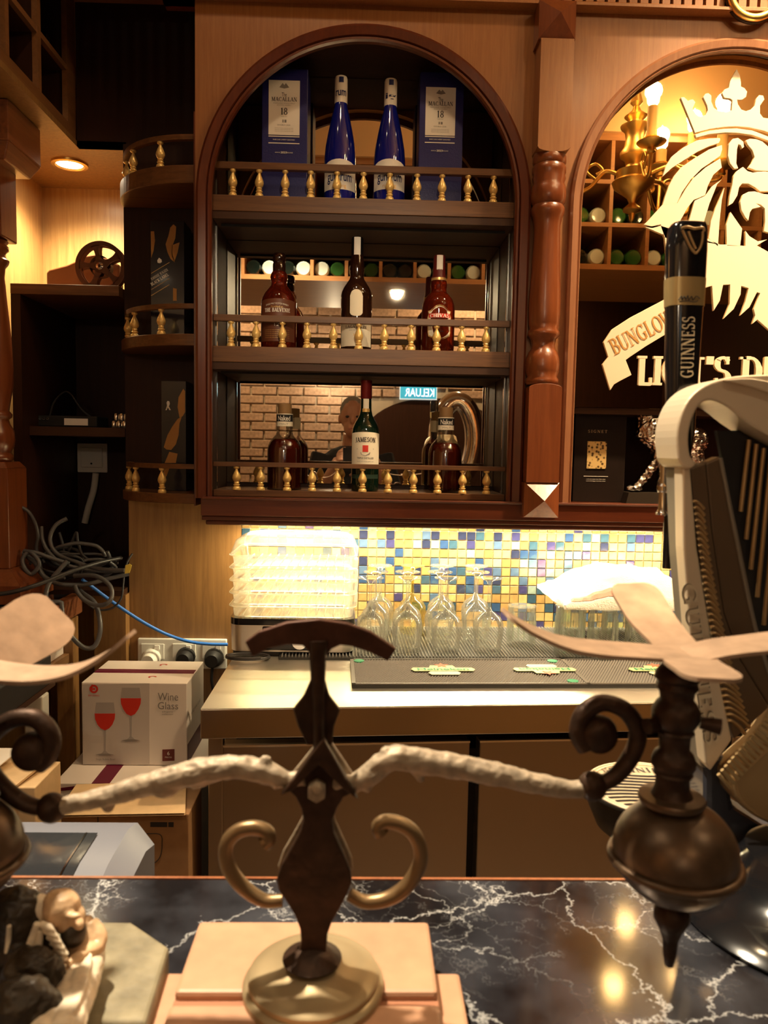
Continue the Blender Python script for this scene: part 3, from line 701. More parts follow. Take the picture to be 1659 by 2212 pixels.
cut('ribbon', z3([(100, 1310), (180, 1190), (350, 1080), (500, 1000), (700, 895), (860, 815), (870, 1110), (690, 1235), (500, 1350), (350, 1450), (310, 1480), (365, 1620), (250, 1680), (200, 1710), (165, 1765), (90, 1520), (145, 1450)]), parent=bn)
q0 = P(1280+195*.2285, 440+1440*.2285, 1.951); q1 = P(1280+790*.2285, 440+1130*.2285, 1.951)
X = frame_px(q0, q1); Yd = Vector((0, -1, 0)).cross(X)
lettering('BUNGLOW', plain('ochre_paint', (.52, .26, .07), .5), bn, q0+X*.004, .041, (q1-q0).length, X, Yd, bold=.9, center=False, gap=.05)
tx = thing('name_letters', P(1520, 835, YE), "cream cut-out letters reading LION'S DEN low on the mirror", 'sign')
def big_letters(txt, x0, x1, yb, h):
    a = P(x0, yb, 1.949); b = P(x1, yb+(x1-x0)*.010, 1.949)
    vs, fs = serif_polys(txt, 1.55, .06); mb = MB()
    w0 = min(v[0] for v in vs); w1 = max(v[0] for v in vs); sx = (b.x-a.x)/(w1-w0); sy = h*1.949/1661
    for j_, f in enumerate(fs):
        pts = [(a.x+(vs[i][0]-w0)*sx, a.z+vs[i][1]*sy) for i in f]
        mb.prism(pts, 1.9515-.00012*(j_ % 7), 1.9555)
    mb.build('letters', cream_acr, tx)
big_letters('LION', 1376, 1520, 831, 62); big_letters("'S", 1524, 1580, 832, 62); big_letters('DEN', 1597, 1735, 833, 62)

# brass ring over the cornice
q = P(1632, -18, 1.895); rg = thing('brass_ring', (q.x, 1.905, q.z), 'round brass ring frame fixed on the fluted cornice', 'ring')
MB().tube([(q.x+.058*math.cos(t*PI/24), 1.897, q.z+.058*math.sin(t*PI/24)) for t in range(48)], .009, 12, closed=True).build('rim', brass, rg, smooth=60)
MB().tube([(q.x+.063*math.cos(t*PI/24), 1.905, q.z+.063*math.sin(t*PI/24)) for t in range(48)], .006, 10, closed=True).build('outer_rim', bronze, rg, smooth=60)

# ================================================================ left side: soffit, wine rack, dark panel, niche
sf = thing('soffit', (-.9, 2.0, 2.2), 'light wood soffit board with a recessed lamp over the niche', 'soffit')
MB().box(-1.03, -.792, .95, 2.172, 2.2, 2.215).build('board', veneer_mid, sf)
MB().box(-1.03, -.66, 2.172, 2.52, 2.2, 2.215).build('board', veneer_mid, sf)
MB().box(-.66, -.645, 2.17, 2.52, 1.0, 2.2).build('side_cheek', dark, sf)
dl = thing('recessed_downlight', (NICHE_L.x, NICHE_L.y, 2.19), 'round recessed downlight glowing in the niche soffit', 'light')
def downlight(t, x, y, z, r=.045):
    MB().lathe([(r*.72, -.004), (r*.8, -.008), (r, -.006), (r*1.02, 0)], (x, y, z), 28).build('bezel', brass, t, smooth=50)
    MB().lathe([(0, -.003), (r*.72, -.003)], (x, y, z), 24).build('lens', lamp_em, t)
downlight(dl, NICHE_L.x, NICHE_L.y, 2.2, .05)
MB().box(-.792, -.40, 2.172, 2.19, 2.2, 3.2).build('tmp', dark).name = 'wall_dark_panel'
bpy.data.objects['wall_dark_panel']['kind'] = 'structure'
struct('trim_1', MB().box(-.80, -.50, 2.10, 2.172, 2.572, 2.75), veneer)

rk = thing('wine_rack', (-.9, 1.6, 2.215), 'overhead wooden wine rack along the left wall with open cells', 'rack')
RX = -.792
def rackface(mb): return mb
MB().box(RX-.24, RX, .95, 2.165, 2.215, 2.24).build('bottom_rail', rack_w, rk)
MB().box(RX-.24, RX, .95, 2.165, 2.95, 2.97).build('top_rail', rack_w, rk)
zh = PXX(88, 72, RX).z
for z in (zh, zh+.25):
    c_ = MB().box(RX-.22, RX-.014, .95, 2.165, z-.006, z+.006).build('cell_shelf', dark, rk); MB().box(RX-.014, RX-.002, .95, 2.165, z-.007, z+.007).build('front_lip', rack_w, c_)  # shade inside the cells put into dark wood behind the lips
for px_, w_ in ((154, .028), (86, .009), (17, .009)):
    y = PXX(px_, 150, RX).y; c_ = MB().box(RX-.22, RX-.014, y-w_*.8, y+w_*.8, 2.24, 2.95).build('divider', dark, rk); MB().box(RX-.014, RX, y-w_, y+w_, 2.24, 2.95).build('front_lip', rack_w, c_)  # divider depth darkened likewise, as shade in the cells
MB().box(RX-.235, RX-.22, .95, 2.165, 2.215, 2.95).build('rack_back', dark, rk)
# bottle lying in the rack
q = PXX(104, 52, RX-.03); q.z = zh+.045
wb = thing('wine_bottle', q, 'dark wine bottle neck lying in the left wine rack', 'bottle')
MB().lathe([(0, 0), (.014, 0), (.015, .03), (.014, .07), (.036, .12), (.038, .19), (0, .19)], q, 16, M=Matrix.Rotation(-PI/2, 3, 'Y')).build('glass', black_gloss, wb, smooth=50)

# niche with shelf and dark cubby below
ni = thing('niche_cubby', (-.80, 2.3, 1.0), 'dark open cubby cabinet below the lit niche on the left', 'cabinet')
MB().box(-.945, -.66, 2.098, 2.52, 1.792, 1.819).build('shelf_board', walnut, ni, bevel=.001)
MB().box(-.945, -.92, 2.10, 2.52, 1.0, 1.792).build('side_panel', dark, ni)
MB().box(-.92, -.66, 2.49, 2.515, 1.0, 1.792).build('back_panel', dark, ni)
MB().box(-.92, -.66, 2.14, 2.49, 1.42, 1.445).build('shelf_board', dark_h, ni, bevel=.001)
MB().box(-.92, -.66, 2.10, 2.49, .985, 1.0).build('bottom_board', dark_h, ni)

# ================================================================ quarter-round corner shelves
cs = thing('corner_shelves', (-.45, 2.1, 1.22), 'dark quarter-round corner shelves with small gilt balusters', 'shelf')
MB().box(-.66, -.425, 2.145, 2.165, 1.25, 2.2).build('back_panel', dark, cs)
MB().box(-.425, -.4215, 1.93, 2.16, 1.25, 2.2).build('side_panel', mahog, cs)
def qshelf(z0, z1, R, top=True, rail=True, cx=-.425, cy=2.145):
    pts = [(cx, cy)]+[(cx-R*math.cos(t*PI/2/20), cy-R*.90*math.sin(t*PI/2/20)) for t in range(21)]
    mb = MB(); n = len(pts)
    mb.prism3([(p[0], p[1], z0) for p in pts], (0, 0, z1-z0)); sh = mb.build('shelf', walnut, cs, bevel=.002)
    if rail:
        rr = R*.93; h0 = z1+.0625
        path = [(cx-rr*math.cos(t*PI/2/20), cy-rr*.90*math.sin(t*PI/2/20)) for t in range(21)]
        mr = MB()
        for t in range(20):
            a, b = Vector(path[t]), Vector(path[t+1]); na = (a-Vector((cx, cy))).normalized()*.007; nb = (b-Vector((cx, cy))).normalized()*.007
            mr.hexa([(*(a+na), h0), (*(b+nb), h0), (*(b-nb), h0), (*(a-na), h0)], [(*(a+na), h0+.012), (*(b+nb), h0+.012), (*(b-nb), h0+.012), (*(a-na), h0+.012)])
        mr.build('gallery_rail', walnut, sh)
        for ang in (12, 38, 66): 
            t = math.radians(ang); baluster(sh, cx-rr*math.cos(t), cy-rr*.9*math.sin(t), z1, h0-z1)
    return sh
qz = lambda y: P(300, y, 2.06).z
qshelf(P(330, 412, 2.0).z, P(330, 374, 2.0).z, .235)
qshelf(P(330, 752, 2.0).z, P(330, 727, 2.0).z, .235)
qshelf(1.2540, 1.2790, .235)

# ================================================================ bottles and boxes on the shelves
def prof_px(cx, Y, zb, pts):    # (half width px, y px) -> (radius, height over the shelf)
    return [(h*Y/1661, max(0, P(cx, y, Y).z-zb)) for h, y in pts]
def bottle(name, cx, py, Y, zb, body, label, glass, cap_pts, cap_mat, group, liquid=None, lip=None):
    q = P(cx, py, Y); t = thing(name, (q.x, Y, zb+.0005), label, 'bottle', group); c = (q.x, Y, zb+.0005)
    pr = prof_px(cx, Y, zb, body); pr = [(0, 0), (pr[0][0]*.93, 0)]+pr
    MB().lathe(pr, c, 32).build('glass_body', glass, t, smooth=40)
    if cap_pts:
        cp = prof_px(cx, Y, zb, cap_pts); cp = cp+[(0, cp[-1][1])]
        MB().lathe(cp, c, 24).build('cap', cap_mat, t, smooth=40)
    return t, c, Y/1661
WB = 'two blue wine bottles on the top shelf'
for cx, top, lab, cap in ((735, 168, 'blue wine bottle on the top shelf next to the left box', 'rum'), (841, 174, 'blue wine bottle on the top shelf next to the right box', 'ig')):
    d = top-168
    t, c, k = bottle('wine_bottle', cx-1, 420, 2.014, 2.012, [(33, 428), (33, 345+d), (31, 320+d), (26, 290+d), (19, 255+d), (14, 235+d), (12.5, 222+d)], lab, blue_glass,
        [(13, 226+d), (13.4, 225+d), (13.2, 172+d), (12, 168+d)], white_paper, WB)
    r = 33*k
    curved_label(t, 'label', white_paper, c, r, P(cx, 420, 2.014).z, P(cx, 366, 2.014).z, 1.25, top=.012)
    lettering('guntrum', navy_ink, t, (c[0], 0, P(cx, 402, 2.014).z), .019, .066, serif=False, bold=.01, wrap=(c[0], c[1], r+.0006))
    lettering('riesling', gold_ink, t, (c[0]+.012, 0, P(cx, 416, 2.014).z), .009, .034, serif=False, wrap=(c[0]+0, c[1], r+.0006))
    lettering(cap, navy_ink, t, (c[0], 0, P(cx, 212+d, 2.014).z), .013, .028, serif=False, bold=.02, wrap=(c[0], c[1], 13.4*k))
    curved_label(t, 'tax_seal', navy_ink, (c[0]+.001, c[1], 0), 13.5*k, P(cx, 184+d, 2.014).z, P(cx, 172+d, 2.014).z, .35)
def gift_box(x0, x1, top, lx0, lx1, ly0, ly1, lab, dx):
    Y = 1.995; a = P(x0, 400, Y).x; b = P(x1, 400, Y).x; zt = P((x0+x1)/2, top, Y).z; zb = 2.0125; dep = .105
    t = thing('whisky_box', ((a+b)/2, Y+dep/2, zb), lab, 'box', 'navy boxes on the top shelf')
    MB().box(a, b, Y, Y+dep, zb, zt).build('carton', navy_box, t, bevel=.0015)
    p0 = P(lx0, ly1, Y); p1 = P(lx1, ly0, Y); cx = (p0.x+p1.x)/2; W = p1.x-p0.x; H = p1.z-p0.z; yy = Y-.0006
    MB().box(p0.x, p1.x, yy-.0006, Y, p0.z, p1.z).build('label', white_paper, t)
    L = lambda s, m, f, h, w, **kw: lettering(s, m, t, (cx, yy-.0008, p1.z-H*f), h, w, **kw)
    L('The', dark_ink, .30, .010, .012, serif=False); L('MACALLAN', dark_ink, .385, .010, W*.82)
    L('HIGHLAND SINGLE MALT', grey_ink, .43, .0025, W*.7, serif=False); L('SCOTCH WHISKY', grey_ink, .465, .0025, W*.45, serif=False)
    L('18', dark_ink, .63, .0165, W*.22); L('YEARS OLD', grey_ink, .67, .002, W*.2, serif=False)
    L('DOUBLE CASK', grey_ink, .83, .003, W*.42, serif=False)
    for f in (.88, .91, .94): L('matured in sherry seasoned oak casks', grey_ink, f, .0018, W*.6, serif=False)
    MB().box(cx-.004, cx-.001, yy-.0012, Y, p1.z-H*.77, p1.z-H*.72).box(cx+.001, cx+.006, yy-.0012, Y, p1.z-H*.77, p1.z-H*.72).build('crest', grey_ink, t)
    MB().prism([(cx-.012, p1.z-H*.13), (cx-.004, p1.z-H*.05), (cx, p1.z-H*.09), (cx+.004, p1.z-H*.05), (cx+.012, p1.z-H*.13), (cx, p1.z-H*.15)], yy-.001, Y).build('estate_emblem', grey_ink, t)
    for f in (1.025, 1.15): MB().box(p0.x, p1.x, yy, Y, p1.z-H*f-.0011, p1.z-H*f+.0011).build('gold_line', white_paper, t)
    L('RARE CASK SHERRY SEASONED', white_ink, 1.10, .003, W*.7, serif=False)
    L('2023', white_ink, 1.34, .0045, W*.2, serif=False, bold=.02); 
    lettering('ANNUAL', white_ink, t, (cx-W*.2, yy-.0008, p1.z-H*1.335), .0025, W*.18, serif=False); lettering('RELEASE', white_ink, t, (cx+W*.2, yy-.0008, p1.z-H*1.335), .0025, W*.18, serif=False)
gift_box(565, 663, 148, 580, 648, 175, 291, 'navy whisky box at the left end of the top shelf', 0)
gift_box(903, 997, 156, 918, 985, 190, 292, 'navy whisky box at the right end of the top shelf', 0)

# middle shelf
zb = 1.6485; Y = 2.015
t, c, k = bottle('whisky_bottle', 602, 740, Y, zb, [(37, 752), (37.5, 740), (37.5, 655), (35, 645), (30, 635), (23, 626), (17, 618), (16, 612), (17.5, 606), (18.5, 600), (17, 593), (14, 588)], 'round-shouldered brown-labelled whisky bottle on the middle shelf', amber_liq,
    [(13.5, 588), (13.5, 572), (12, 568), (13.6, 565), (13.6, 552), (12, 549)], brown_glass, 'whisky bottles on the middle shelf')
r = 37.5*k; z = lambda y: P(602, y, Y).z
curved_label(t, 'label', brown_label, c, r, z(742), z(655), 1.15, top=.004)
lettering('SINGLE MALT SCOTCH WHISKY', white_ink, t, (c[0], 0, z(664)), .004, .06, serif=False, wrap=(c[0], c[1], r+.0006), arch=.004)
lettering('Distilled at', gold_ink, t, (c[0]+.012, 0, z(671)), .0045, .03, serif=False, wrap=(c[0], c[1], r+.0006))
lettering('THE BALVENIE', white_ink, t, (c[0], 0, z(680)), .0095, .068, bold=1.3, wrap=(c[0], c[1], r+.0006))
lettering('12', white_ink, t, (c[0], 0, z(710)), .008, .012, serif=False, wrap=(c[0], c[1], r+.0006))
for i in range(5): lettering('matured in oak casks and married slowly over time', gold_ink, t, (c[0], 0, z(719+i*4)), .0024, .066, serif=False, wrap=(c[0], c[1], r+.0006))
t, c, k = bottle('whisky_bottle', 769, 740, Y, zb, [(32.5, 755), (33, 745), (33, 640), (31.5, 632), (27, 622), (20, 611), (15.5, 604), (14.5, 598), (15.5, 585), (15, 570), (13, 558), (12.5, 552)], 'tall dark whisky bottle with cream labels at the middle of the middle shelf', brown_glass,
    [(12.6, 556), (12.6, 518), (11.5, 514)], black_gloss, 'whisky bottles on the middle shelf')
z = lambda y: P(769, y, Y).z; r = 33*k
def arch_label(t, c, r, hw, y0, y1, mat, name='label'):
    a = hw*k/r; n = 10; vs = []; fs = []
    for i in range(n+1):
        th = -a+2*a*i/n; q = math.sqrt(max(0, 1-(th/a)**2)); zt = z(y0+hw)+q*hw*k; zl = z(y1-hw*.5)-q*hw*.5*k
        for zz in (zl, zt): vs.append((c[0]+(r+.0006)*math.sin(th), c[1]-(r+.0006)*math.cos(th), zz))
    fs = [(2*i, 2*i+2, 2*i+3, 2*i+1) for i in range(n)]
    return MB().add(vs, fs).build(name, mat, t)
arch_label(t, c, r, 13.5, 632, 688, paper, 'medallion')
curved_label(t, 'label', paper, c, r, z(752), z(702), 1.2)
lettering('LAGAVULIN', dark_ink, t, (c[0], 0, z(714)), .0075, .056, wrap=(c[0], c[1], r+.0006))
lettering('ISLAY SINGLE MALT', grey_ink, t, (c[0], 0, z(719)), .0025, .035, serif=False, wrap=(c[0], c[1], r+.0006))
lettering('16', gold_ink, t, (c[0], 0, z(731)), .007, .012, serif=False, wrap=(c[0], c[1], r+.0006))
curved_label(t, 'tax_strip', white_paper, c, 12.7*k, z(553), z(515), .55)
t, c, k = bottle('whisky_bottle', 945, 745, Y, zb, [(34.5, 760), (35, 750), (35, 672), (34, 660), (30, 648), (24, 640), (17.5, 633), (16.5, 628), (17.5, 618), (16.5, 610), (15, 604)], 'amber whisky bottle with silver shield label on the middle shelf', amber_liq,
    [(15.5, 608), (15.5, 601), (14, 596), (13, 575), (12.6, 556), (11.5, 553)], plain('maroon_cap', (.11, .012, .010), .35), 'whisky bottles on the middle shelf')
z = lambda y: P(945, y, Y).z; r = 35*k
def shield(t, c, r, pts, mat, name, th=.0006):
    vs = [(c[0]+(r+th)*math.sin(x*k/r), c[1]-(r+th)*math.cos(x*k/r), z(y)) for x, y in pts]
    return MB().add(vs, [tuple(range(len(vs)))]).build(name, mat, t)
sp = [(0, 664), (8, 666), (14, 671), (20, 676), (26, 677), (24, 684), (27, 690), (26, 722), (24, 731), (12, 736), (0, 740), (-12, 736), (-24, 731), (-26, 722), (-27, 690), (-24, 684), (-26, 677), (-20, 676), (-14, 671), (-8, 666)]
shield(t, c, r, sp, gold_ink, 'label_rim'); shield(t, c, r, [(x*.92, 702+(y-702)*.93) for x, y in sp], paper, 'label', .0009)
MB().add([(c[0]+(r+.0012)*math.sin(a*.06), c[1]-(r+.0012)*math.cos(a*.06), zz) for a in range(-11, 12) for zz in (z(692), z(683))], [(2*i, 2*i+2, 2*i+3, 2*i+1) for i in range(22)]).build('name_band', red_ink, t)
lettering('CHIVAS', white_ink, t, (c[0], 0, z(691)), .0085, .05, bold=1.4, wrap=(c[0], c[1], r+.0015), arch=.001)
lettering('REGAL', dark_ink, t, (c[0], 0, z(722)), .0035, .025, serif=False, bold=.02, wrap=(c[0], c[1], r+.0013))
lettering('12', white_ink, t, (c[0], 0, z(752)), .005, .01, serif=False, wrap=(c[0], c[1], r+.0008))
curved_label(t, 'tax_strip', white_paper, c, 13*k, z(588), z(554), .5)
curved_label(t, 'gold_band', gold_ink, c, 15.6*k, z(608), z(602), 3.1, n=24)

# lower shelf
zb = 1.291; Y = 2.02
for cx, dy, lab in ((614, 0, 'round whisky bottle with black neck label near the left end of the lower shelf'), (960, 8, 'round whisky bottle with black neck label near the right end of the lower shelf')):
    q = P(cx, 1050, Y); t = thing('whisky_bottle', (q.x, Y, zb), lab, 'bottle', 'whisky bottles on the lower shelf'); c = (q.x, Y, zb); k = Y/1661
    pr = [(0, 0), (.033, 0)]+prof_px(cx, Y, zb, [(36.5, 1058), (36.5, 972+dy), (35, 962+dy), (31, 953+dy), (25, 946+dy), (19, 940+dy), (17, 933+dy), (16.5, 900+dy), (15.5, 893+dy)])
    MB().lathe(pr, c, 32).build('glass_body', clear, t, smooth=40)
    lp = [(0, .004), (.031, .004)]+prof_px(cx, Y, zb, [(34.8, 1054), (34.8, 973+dy), (33.3, 964+dy), (29, 955+dy), (23, 949+dy)])+[(0, P(cx, 949+dy, Y).z-zb)]
    MB().lathe(lp, c, 32).build('whisky', dark_amber, t, smooth=40)
    cp = prof_px(cx, Y, zb, [(14.5, 894+dy), (15, 892+dy), (14.5, 882+dy), (15, 880+dy), (15, 873+dy), (13.5, 872+dy)]); MB().lathe(cp+[(0, cp[-1][1])], c, 24).build('cap', cork, t, smooth=40)
    z = lambda y: P(cx, y, Y).z
    curved_label(t, 'neck_paper', paper, c, 17*k, z(921+dy), z(894+dy), 2.9, n=24)
    curved_label(t, 'neck_label', black_matt, c, 17.3*k, z(911+dy), z(896+dy), 1.4, n=16)
    lettering('Naked', white_ink, t, (c[0], 0, z(909+dy)), .0125, .034, serif=False, bold=.015, wrap=(c[0], c[1], 17.4*k))
    lettering('MALT', grey_ink, t, (c[0], 0, z(918+dy)), .004, .022, serif=False, wrap=(c[0], c[1], 17.1*k))
t, c, k = bottle('whiskey_bottle', 788, 1050, Y, zb, [(29, 1064), (29.5, 1055), (29.5, 935), (28.5, 926), (25, 917), (19, 907), (14, 897), (11.8, 886), (11.3, 860)], 'dark green whiskey bottle with cream label at the middle of the lower shelf', green_glass,
    [(11.8, 862), (12.2, 860), (12, 828), (12.4, 826), (12.2, 823), (11, 822)], plain('maroon_foil', (.16, .012, .012), .3, .4), 'whisky bottles on the lower shelf')
z = lambda y: P(788, y, Y).z; r = 29.5*k
curved_label(t, 'label', paper, c, r, z(1010), z(937), 1.3, top=.004)
lettering('JAMESON', dark_ink, t, (c[0], 0, z(955)), .0125, .056, bold=1.4, wrap=(c[0], c[1], r+.0006), arch=.0015)
MB().add([(c[0]+(r+.0011)*math.sin(a), c[1]-(r+.0011)*math.cos(a), zz) for a in (-.2, 0, .2) for zz in (z(976), z(962))], [(0, 2, 3, 1), (2, 4, 5, 3)]).build('crest', red_ink, t)
MB().add([(c[0]+(r+.0011)*math.sin(a), c[1]-(r+.0011)*math.cos(a), z(y)) for a, y in ((-.36, 977), (.36, 977), (.3, 982), (0, 985), (-.3, 982))], [(0, 1, 2, 3, 4)]).build('scroll', grey_ink, t)
lettering('ESTD', grey_ink, t, (c[0], 0, z(971)), .003, .009, serif=False, wrap=(c[0]-.017, c[1]+.006, r)); lettering('1780', grey_ink, t, (c[0], 0, z(971)), .003, .009, serif=False, wrap=(c[0]+.017, c[1]+.006, r))
lettering('TRIPLE DISTILLED', dark_ink, t, (c[0], 0, z(991)), .0045, .045, serif=False, bold=.01, wrap=(c[0], c[1], r+.0006))
lettering('smooth irish whiskey aged in oak', grey_ink, t, (c[0], 0, z(997)), .0025, .045, serif=False, wrap=(c[0], c[1], r+.0006))
curved_label(t, 'neck_strip', paper, c, 12*k, z(884), z(862), .5); curved_label(t, 'seal', gold_ink, c, 12.3*k, z(895), z(883), .65)
curved_label(t, 'lower_label', plain('green_label', (.02, .045, .03), .5), c, r, z(1033), z(1024), 1.2)

# gift boxes on the corner shelves
def dark_gift_box(x0, x1, y0, zb, Y, lab):
    a = P(x0, y0+60, Y).x; b = P(x1, y0+60, Y).x; zt = P(x0, y0, Y).z
    t = thing('gift_box', ((a+b)/2, Y+.04, zb), lab, 'box', 'dark gift boxes on the corner shelves')
    MB().box(a, b, Y, Y+.08, zb, zt).build('carton', plain('black_card', (.008, .007, .014), .22, coat=.3), t, bevel=.001)
    return t, a, b, zt, Y
zs = P(330, 727, 2.0).z+.0005
t, a, b, zt, Y = dark_gift_box(325, 398, 476, zs, 2.035, 'black gift box printed with a bottle on the middle corner shelf')
px = lambda x, y: (lambda q: (q.x, q.z))(P(x, y, 2.035))
gold_print = plain('amber_print', (.36, .17, .04), .4, .3)
for pts in ([(326, 500), (333, 500), (335, 520), (332, 542), (327, 557)], [(375, 485), (381, 490), (379, 515), (373, 530), (372, 548), (378, 567), (369, 560), (362, 545), (358, 528), (364, 510), (368, 492)], [(372, 530), (382, 526), (388, 524), (384, 545), (377, 566), (371, 552)], [(374, 622), (382, 624), (382, 650), (374, 650)]):
    MB().prism([px(*p) for p in pts], 2.0335, 2.0352).build('flame_print', gold_print, t)
q0 = P(328, 606, 2.0345); q1 = P(366, 583, 2.0345); X = frame_px(q0, q1); Yd = Vector((0, -1, 0)).cross(X)
lettering('JOHNNIE WALKER', white_ink, t, q0, .0065, .05, X, Yd, center=False, bold=.8)
q0 = P(328, 618, 2.0345); lettering('BLACK LABEL', white_ink, t, q0, .008, .052, X, Yd, center=False, bold=1.3)
q0 = P(328, 627, 2.0345); lettering('BLENDED SCOTCH WHISKY', grey_ink, t, q0, .003, .05, X, Yd, center=False, serif=False)
for dy in (-26, 9, 22):
    p0 = Vector(P(327, 617+dy, 2.0343)); MB().add([p0, p0+X*.055, p0+X*.055+Yd*.0012, p0+Yd*.0012], [(0, 1, 2, 3)]).build('gold_line', gold_ink, t)
MB().prism([px(*p) for p in ((340, 563), (344, 557), (349, 561), (350, 566), (346, 569), (341, 568))], 2.033, 2.0352).build('crest', white_ink, t)
t, a, b, zt, Y = dark_gift_box(348, 402, 822, 1.2795, 2.05, 'tall dark gift box with a gold swirl on the lowest corner shelf')
px = lambda x, y: (lambda q: (q.x, q.z))(P(x, y, 2.05))
for pts in ([(396, 840), (400, 845), (400, 890), (395, 899), (388, 902), (384, 880), (386, 858)], [(393, 900), (384, 905), (372, 922), (362, 940), (354, 966), (360, 971), (370, 972), (380, 960), (386, 940), (388, 915)], [(366, 976), (384, 980), (380, 1000), (356, 1000)], [(355, 1012), (366, 1012), (352, 1050), (349, 1052)]):
    MB().prism([px(*p) for p in pts], 2.0485, 2.0502).build('swirl_print', gold_print, t)
MB().prism([px(*p) for p in ((362, 866), (366, 867), (367, 872), (365, 878), (369, 886), (366, 886), (363, 880), (360, 886), (358, 886), (361, 876), (360, 870))], 2.0485, 2.0502).build('walking_figure', white_ink, t)

# dark carton with gold window and silver lion below the mirror
Y = 2.0; a = P(1240, 985, Y).x; b = P(1351, 985, Y).x; zt = P(1290, 884, Y).z; zb = 1.2725
t = thing('whisky_carton', ((a+b)/2, Y+.05, zb), 'dark brown whisky carton with a square gold panel below the mirror', 'box')
MB().box(a, b, Y, Y+.1, zb, zt-.003).build('carton', plain('dark_carton', (.014, .008, .006), .35), t, bevel=.0015)
p0 = P(1267, 1012, Y-.001); p1 = P(1311, 954, Y-.001); cx = (p0.x+p1.x)/2
gw = plain('woven_gold', (.75, .48, .15), .3, 1, bump=1, bscale=1); 
def woven():
    m, nt, b_ = newmat('gold_weave'); tc = nt.nodes.new('ShaderNodeTexCoord'); v = nt.nodes.new('ShaderNodeTexVoronoi'); v.inputs['Scale'].default_value = 120
    r = nt.nodes.new('ShaderNodeValToRGB'); r.color_ramp.elements[0].color = (.10, .05, .015, 1); r.color_ramp.elements[0].position = .25; r.color_ramp.elements[1].color = (.9, .62, .25, 1); r.color_ramp.elements[1].position = .5
    nt.links.new(tc.outputs['Object'], v.inputs['Vector']); nt.links.new(v.outputs['Distance'], r.inputs['Fac']); nt.links.new(r.outputs['Color'], b_.inputs['Base Color'])
    b_.inputs['Roughness'].default_value = .35; b_.inputs['Metallic'].default_value = .3; return m
MB().box(p0.x, p1.x, Y-.002, Y, p0.z, p1.z).build('gold_panel', woven(), t)
lettering('SIGNET', plain('bronze_ink', (.5, .36, .22), .5), t, (cx, Y-.0006, P(1290, 935, Y).z), .0075, .05, gap=.3)
lettering('SCOTCH WHISKY', grey_ink, t, (cx, Y-.0006, P(1290, 894, Y).z), .003, .036, serif=False)
MB().box(cx-.032, cx+.032, Y-.001, Y, P(1290, 1029, Y).z-.0006, P(1290, 1029, Y).z+.0006).build('gold_line', white_ink, t)
for y in (1036, 1040): lettering('a rich and indulgent dram finely crafted', white_ink, t, (cx, Y-.0006, P(1290, y, Y).z), .0022, .05, serif=False)
Y = 2.0; zb = 1.2725; q = P(1405, 1060, Y)
t = thing('lion_statuette', (q.x, Y, zb), 'shiny silver lion statuette striding on a dark plinth', 'statue')
f = lambda x, y, dy=0: P(x, y, Y+dy)
za = P(1400, 1063, Y).z
MB().hexa([(f(1340, 1080).x, 1.955, zb), (f(1500, 1080).x, 1.955, zb), (f(1500, 1080).x, 2.05, zb), (f(1340, 1080).x, 2.05, zb)], [(f(1346, 1080).x, 1.958, za), (f(1500, 1080).x, 1.958, za), (f(1500, 1080).x, 2.045, za), (f(1346, 1080).x, 2.045, za)]).build('plinth', plain('plinth_black', (.03, .022, .016), .3), t)
blob('body', [('e', f(1412, 925), (.045, .040, .052)), ('e', f(1400, 910), (.030, .030, .035)), ('e', f(1384, 938), (.018, .018, .014)), ('e', f(1375, 938), (.007, .008, .006)), ('e', f(1390, 898), (.010, .008, .014)), ('e', f(1420, 893), (.03, .03, .016)),
    ('e', f(1432, 955), (.040, .040, .050)), ('e', f(1425, 985), (.022, .024, .028)), ('t', [f(1425, 985, -.01), f(1405, 1015, -.012), f(1385, 1040, -.013), f(1374, 1052, -.014)], [.015, .012, .009, .008]), ('t', [f(1385, 1054, -.014), f(1368, 1055, -.015), f(1354, 1055, -.018)], [.009, .009, .006]),
    ('t', [f(1428, 985, .02), f(1428, 1020, .02), f(1424, 1056, .02)], [.017, .012, .010]), ('e', f(1475, 950), (.07, .035, .04)), ('t', [f(1500, 960), f(1510, 1010), f(1505, 1055)], [.025, .016, .012])],
    silver, t, .0028, 2, .0042, 95)

# ================================================================ stainless counter with the fridge below
TH_ = math.atan(.0695); CX0, CY0 = -.305, 1.4346
ct = thing('steel_counter', (CX0, CY0, 0), 'stainless steel worktop with a folded front edge under the mosaic wall', 'counter')
mb = MB().hexa([(CX0, CY0, .842), (CX0+2.2, CY0, .842), (CX0+2.2, CY0+.035, .842), (CX0, CY0+.035, .842)], [(CX0, CY0, .9), (CX0+2.2, CY0, .9), (CX0+2.2, CY0+.035, .9), (CX0, CY0+.035, .9)])
mb.build('front_apron', steel_ap, ct, bevel=.002)
MB().box(CX0+.012, CX0+.04, CY0+.02, CY0+.05, 0, .842).build('leg', steel_dk, ct, bevel=.002)
ct.rotation_euler.z = TH_
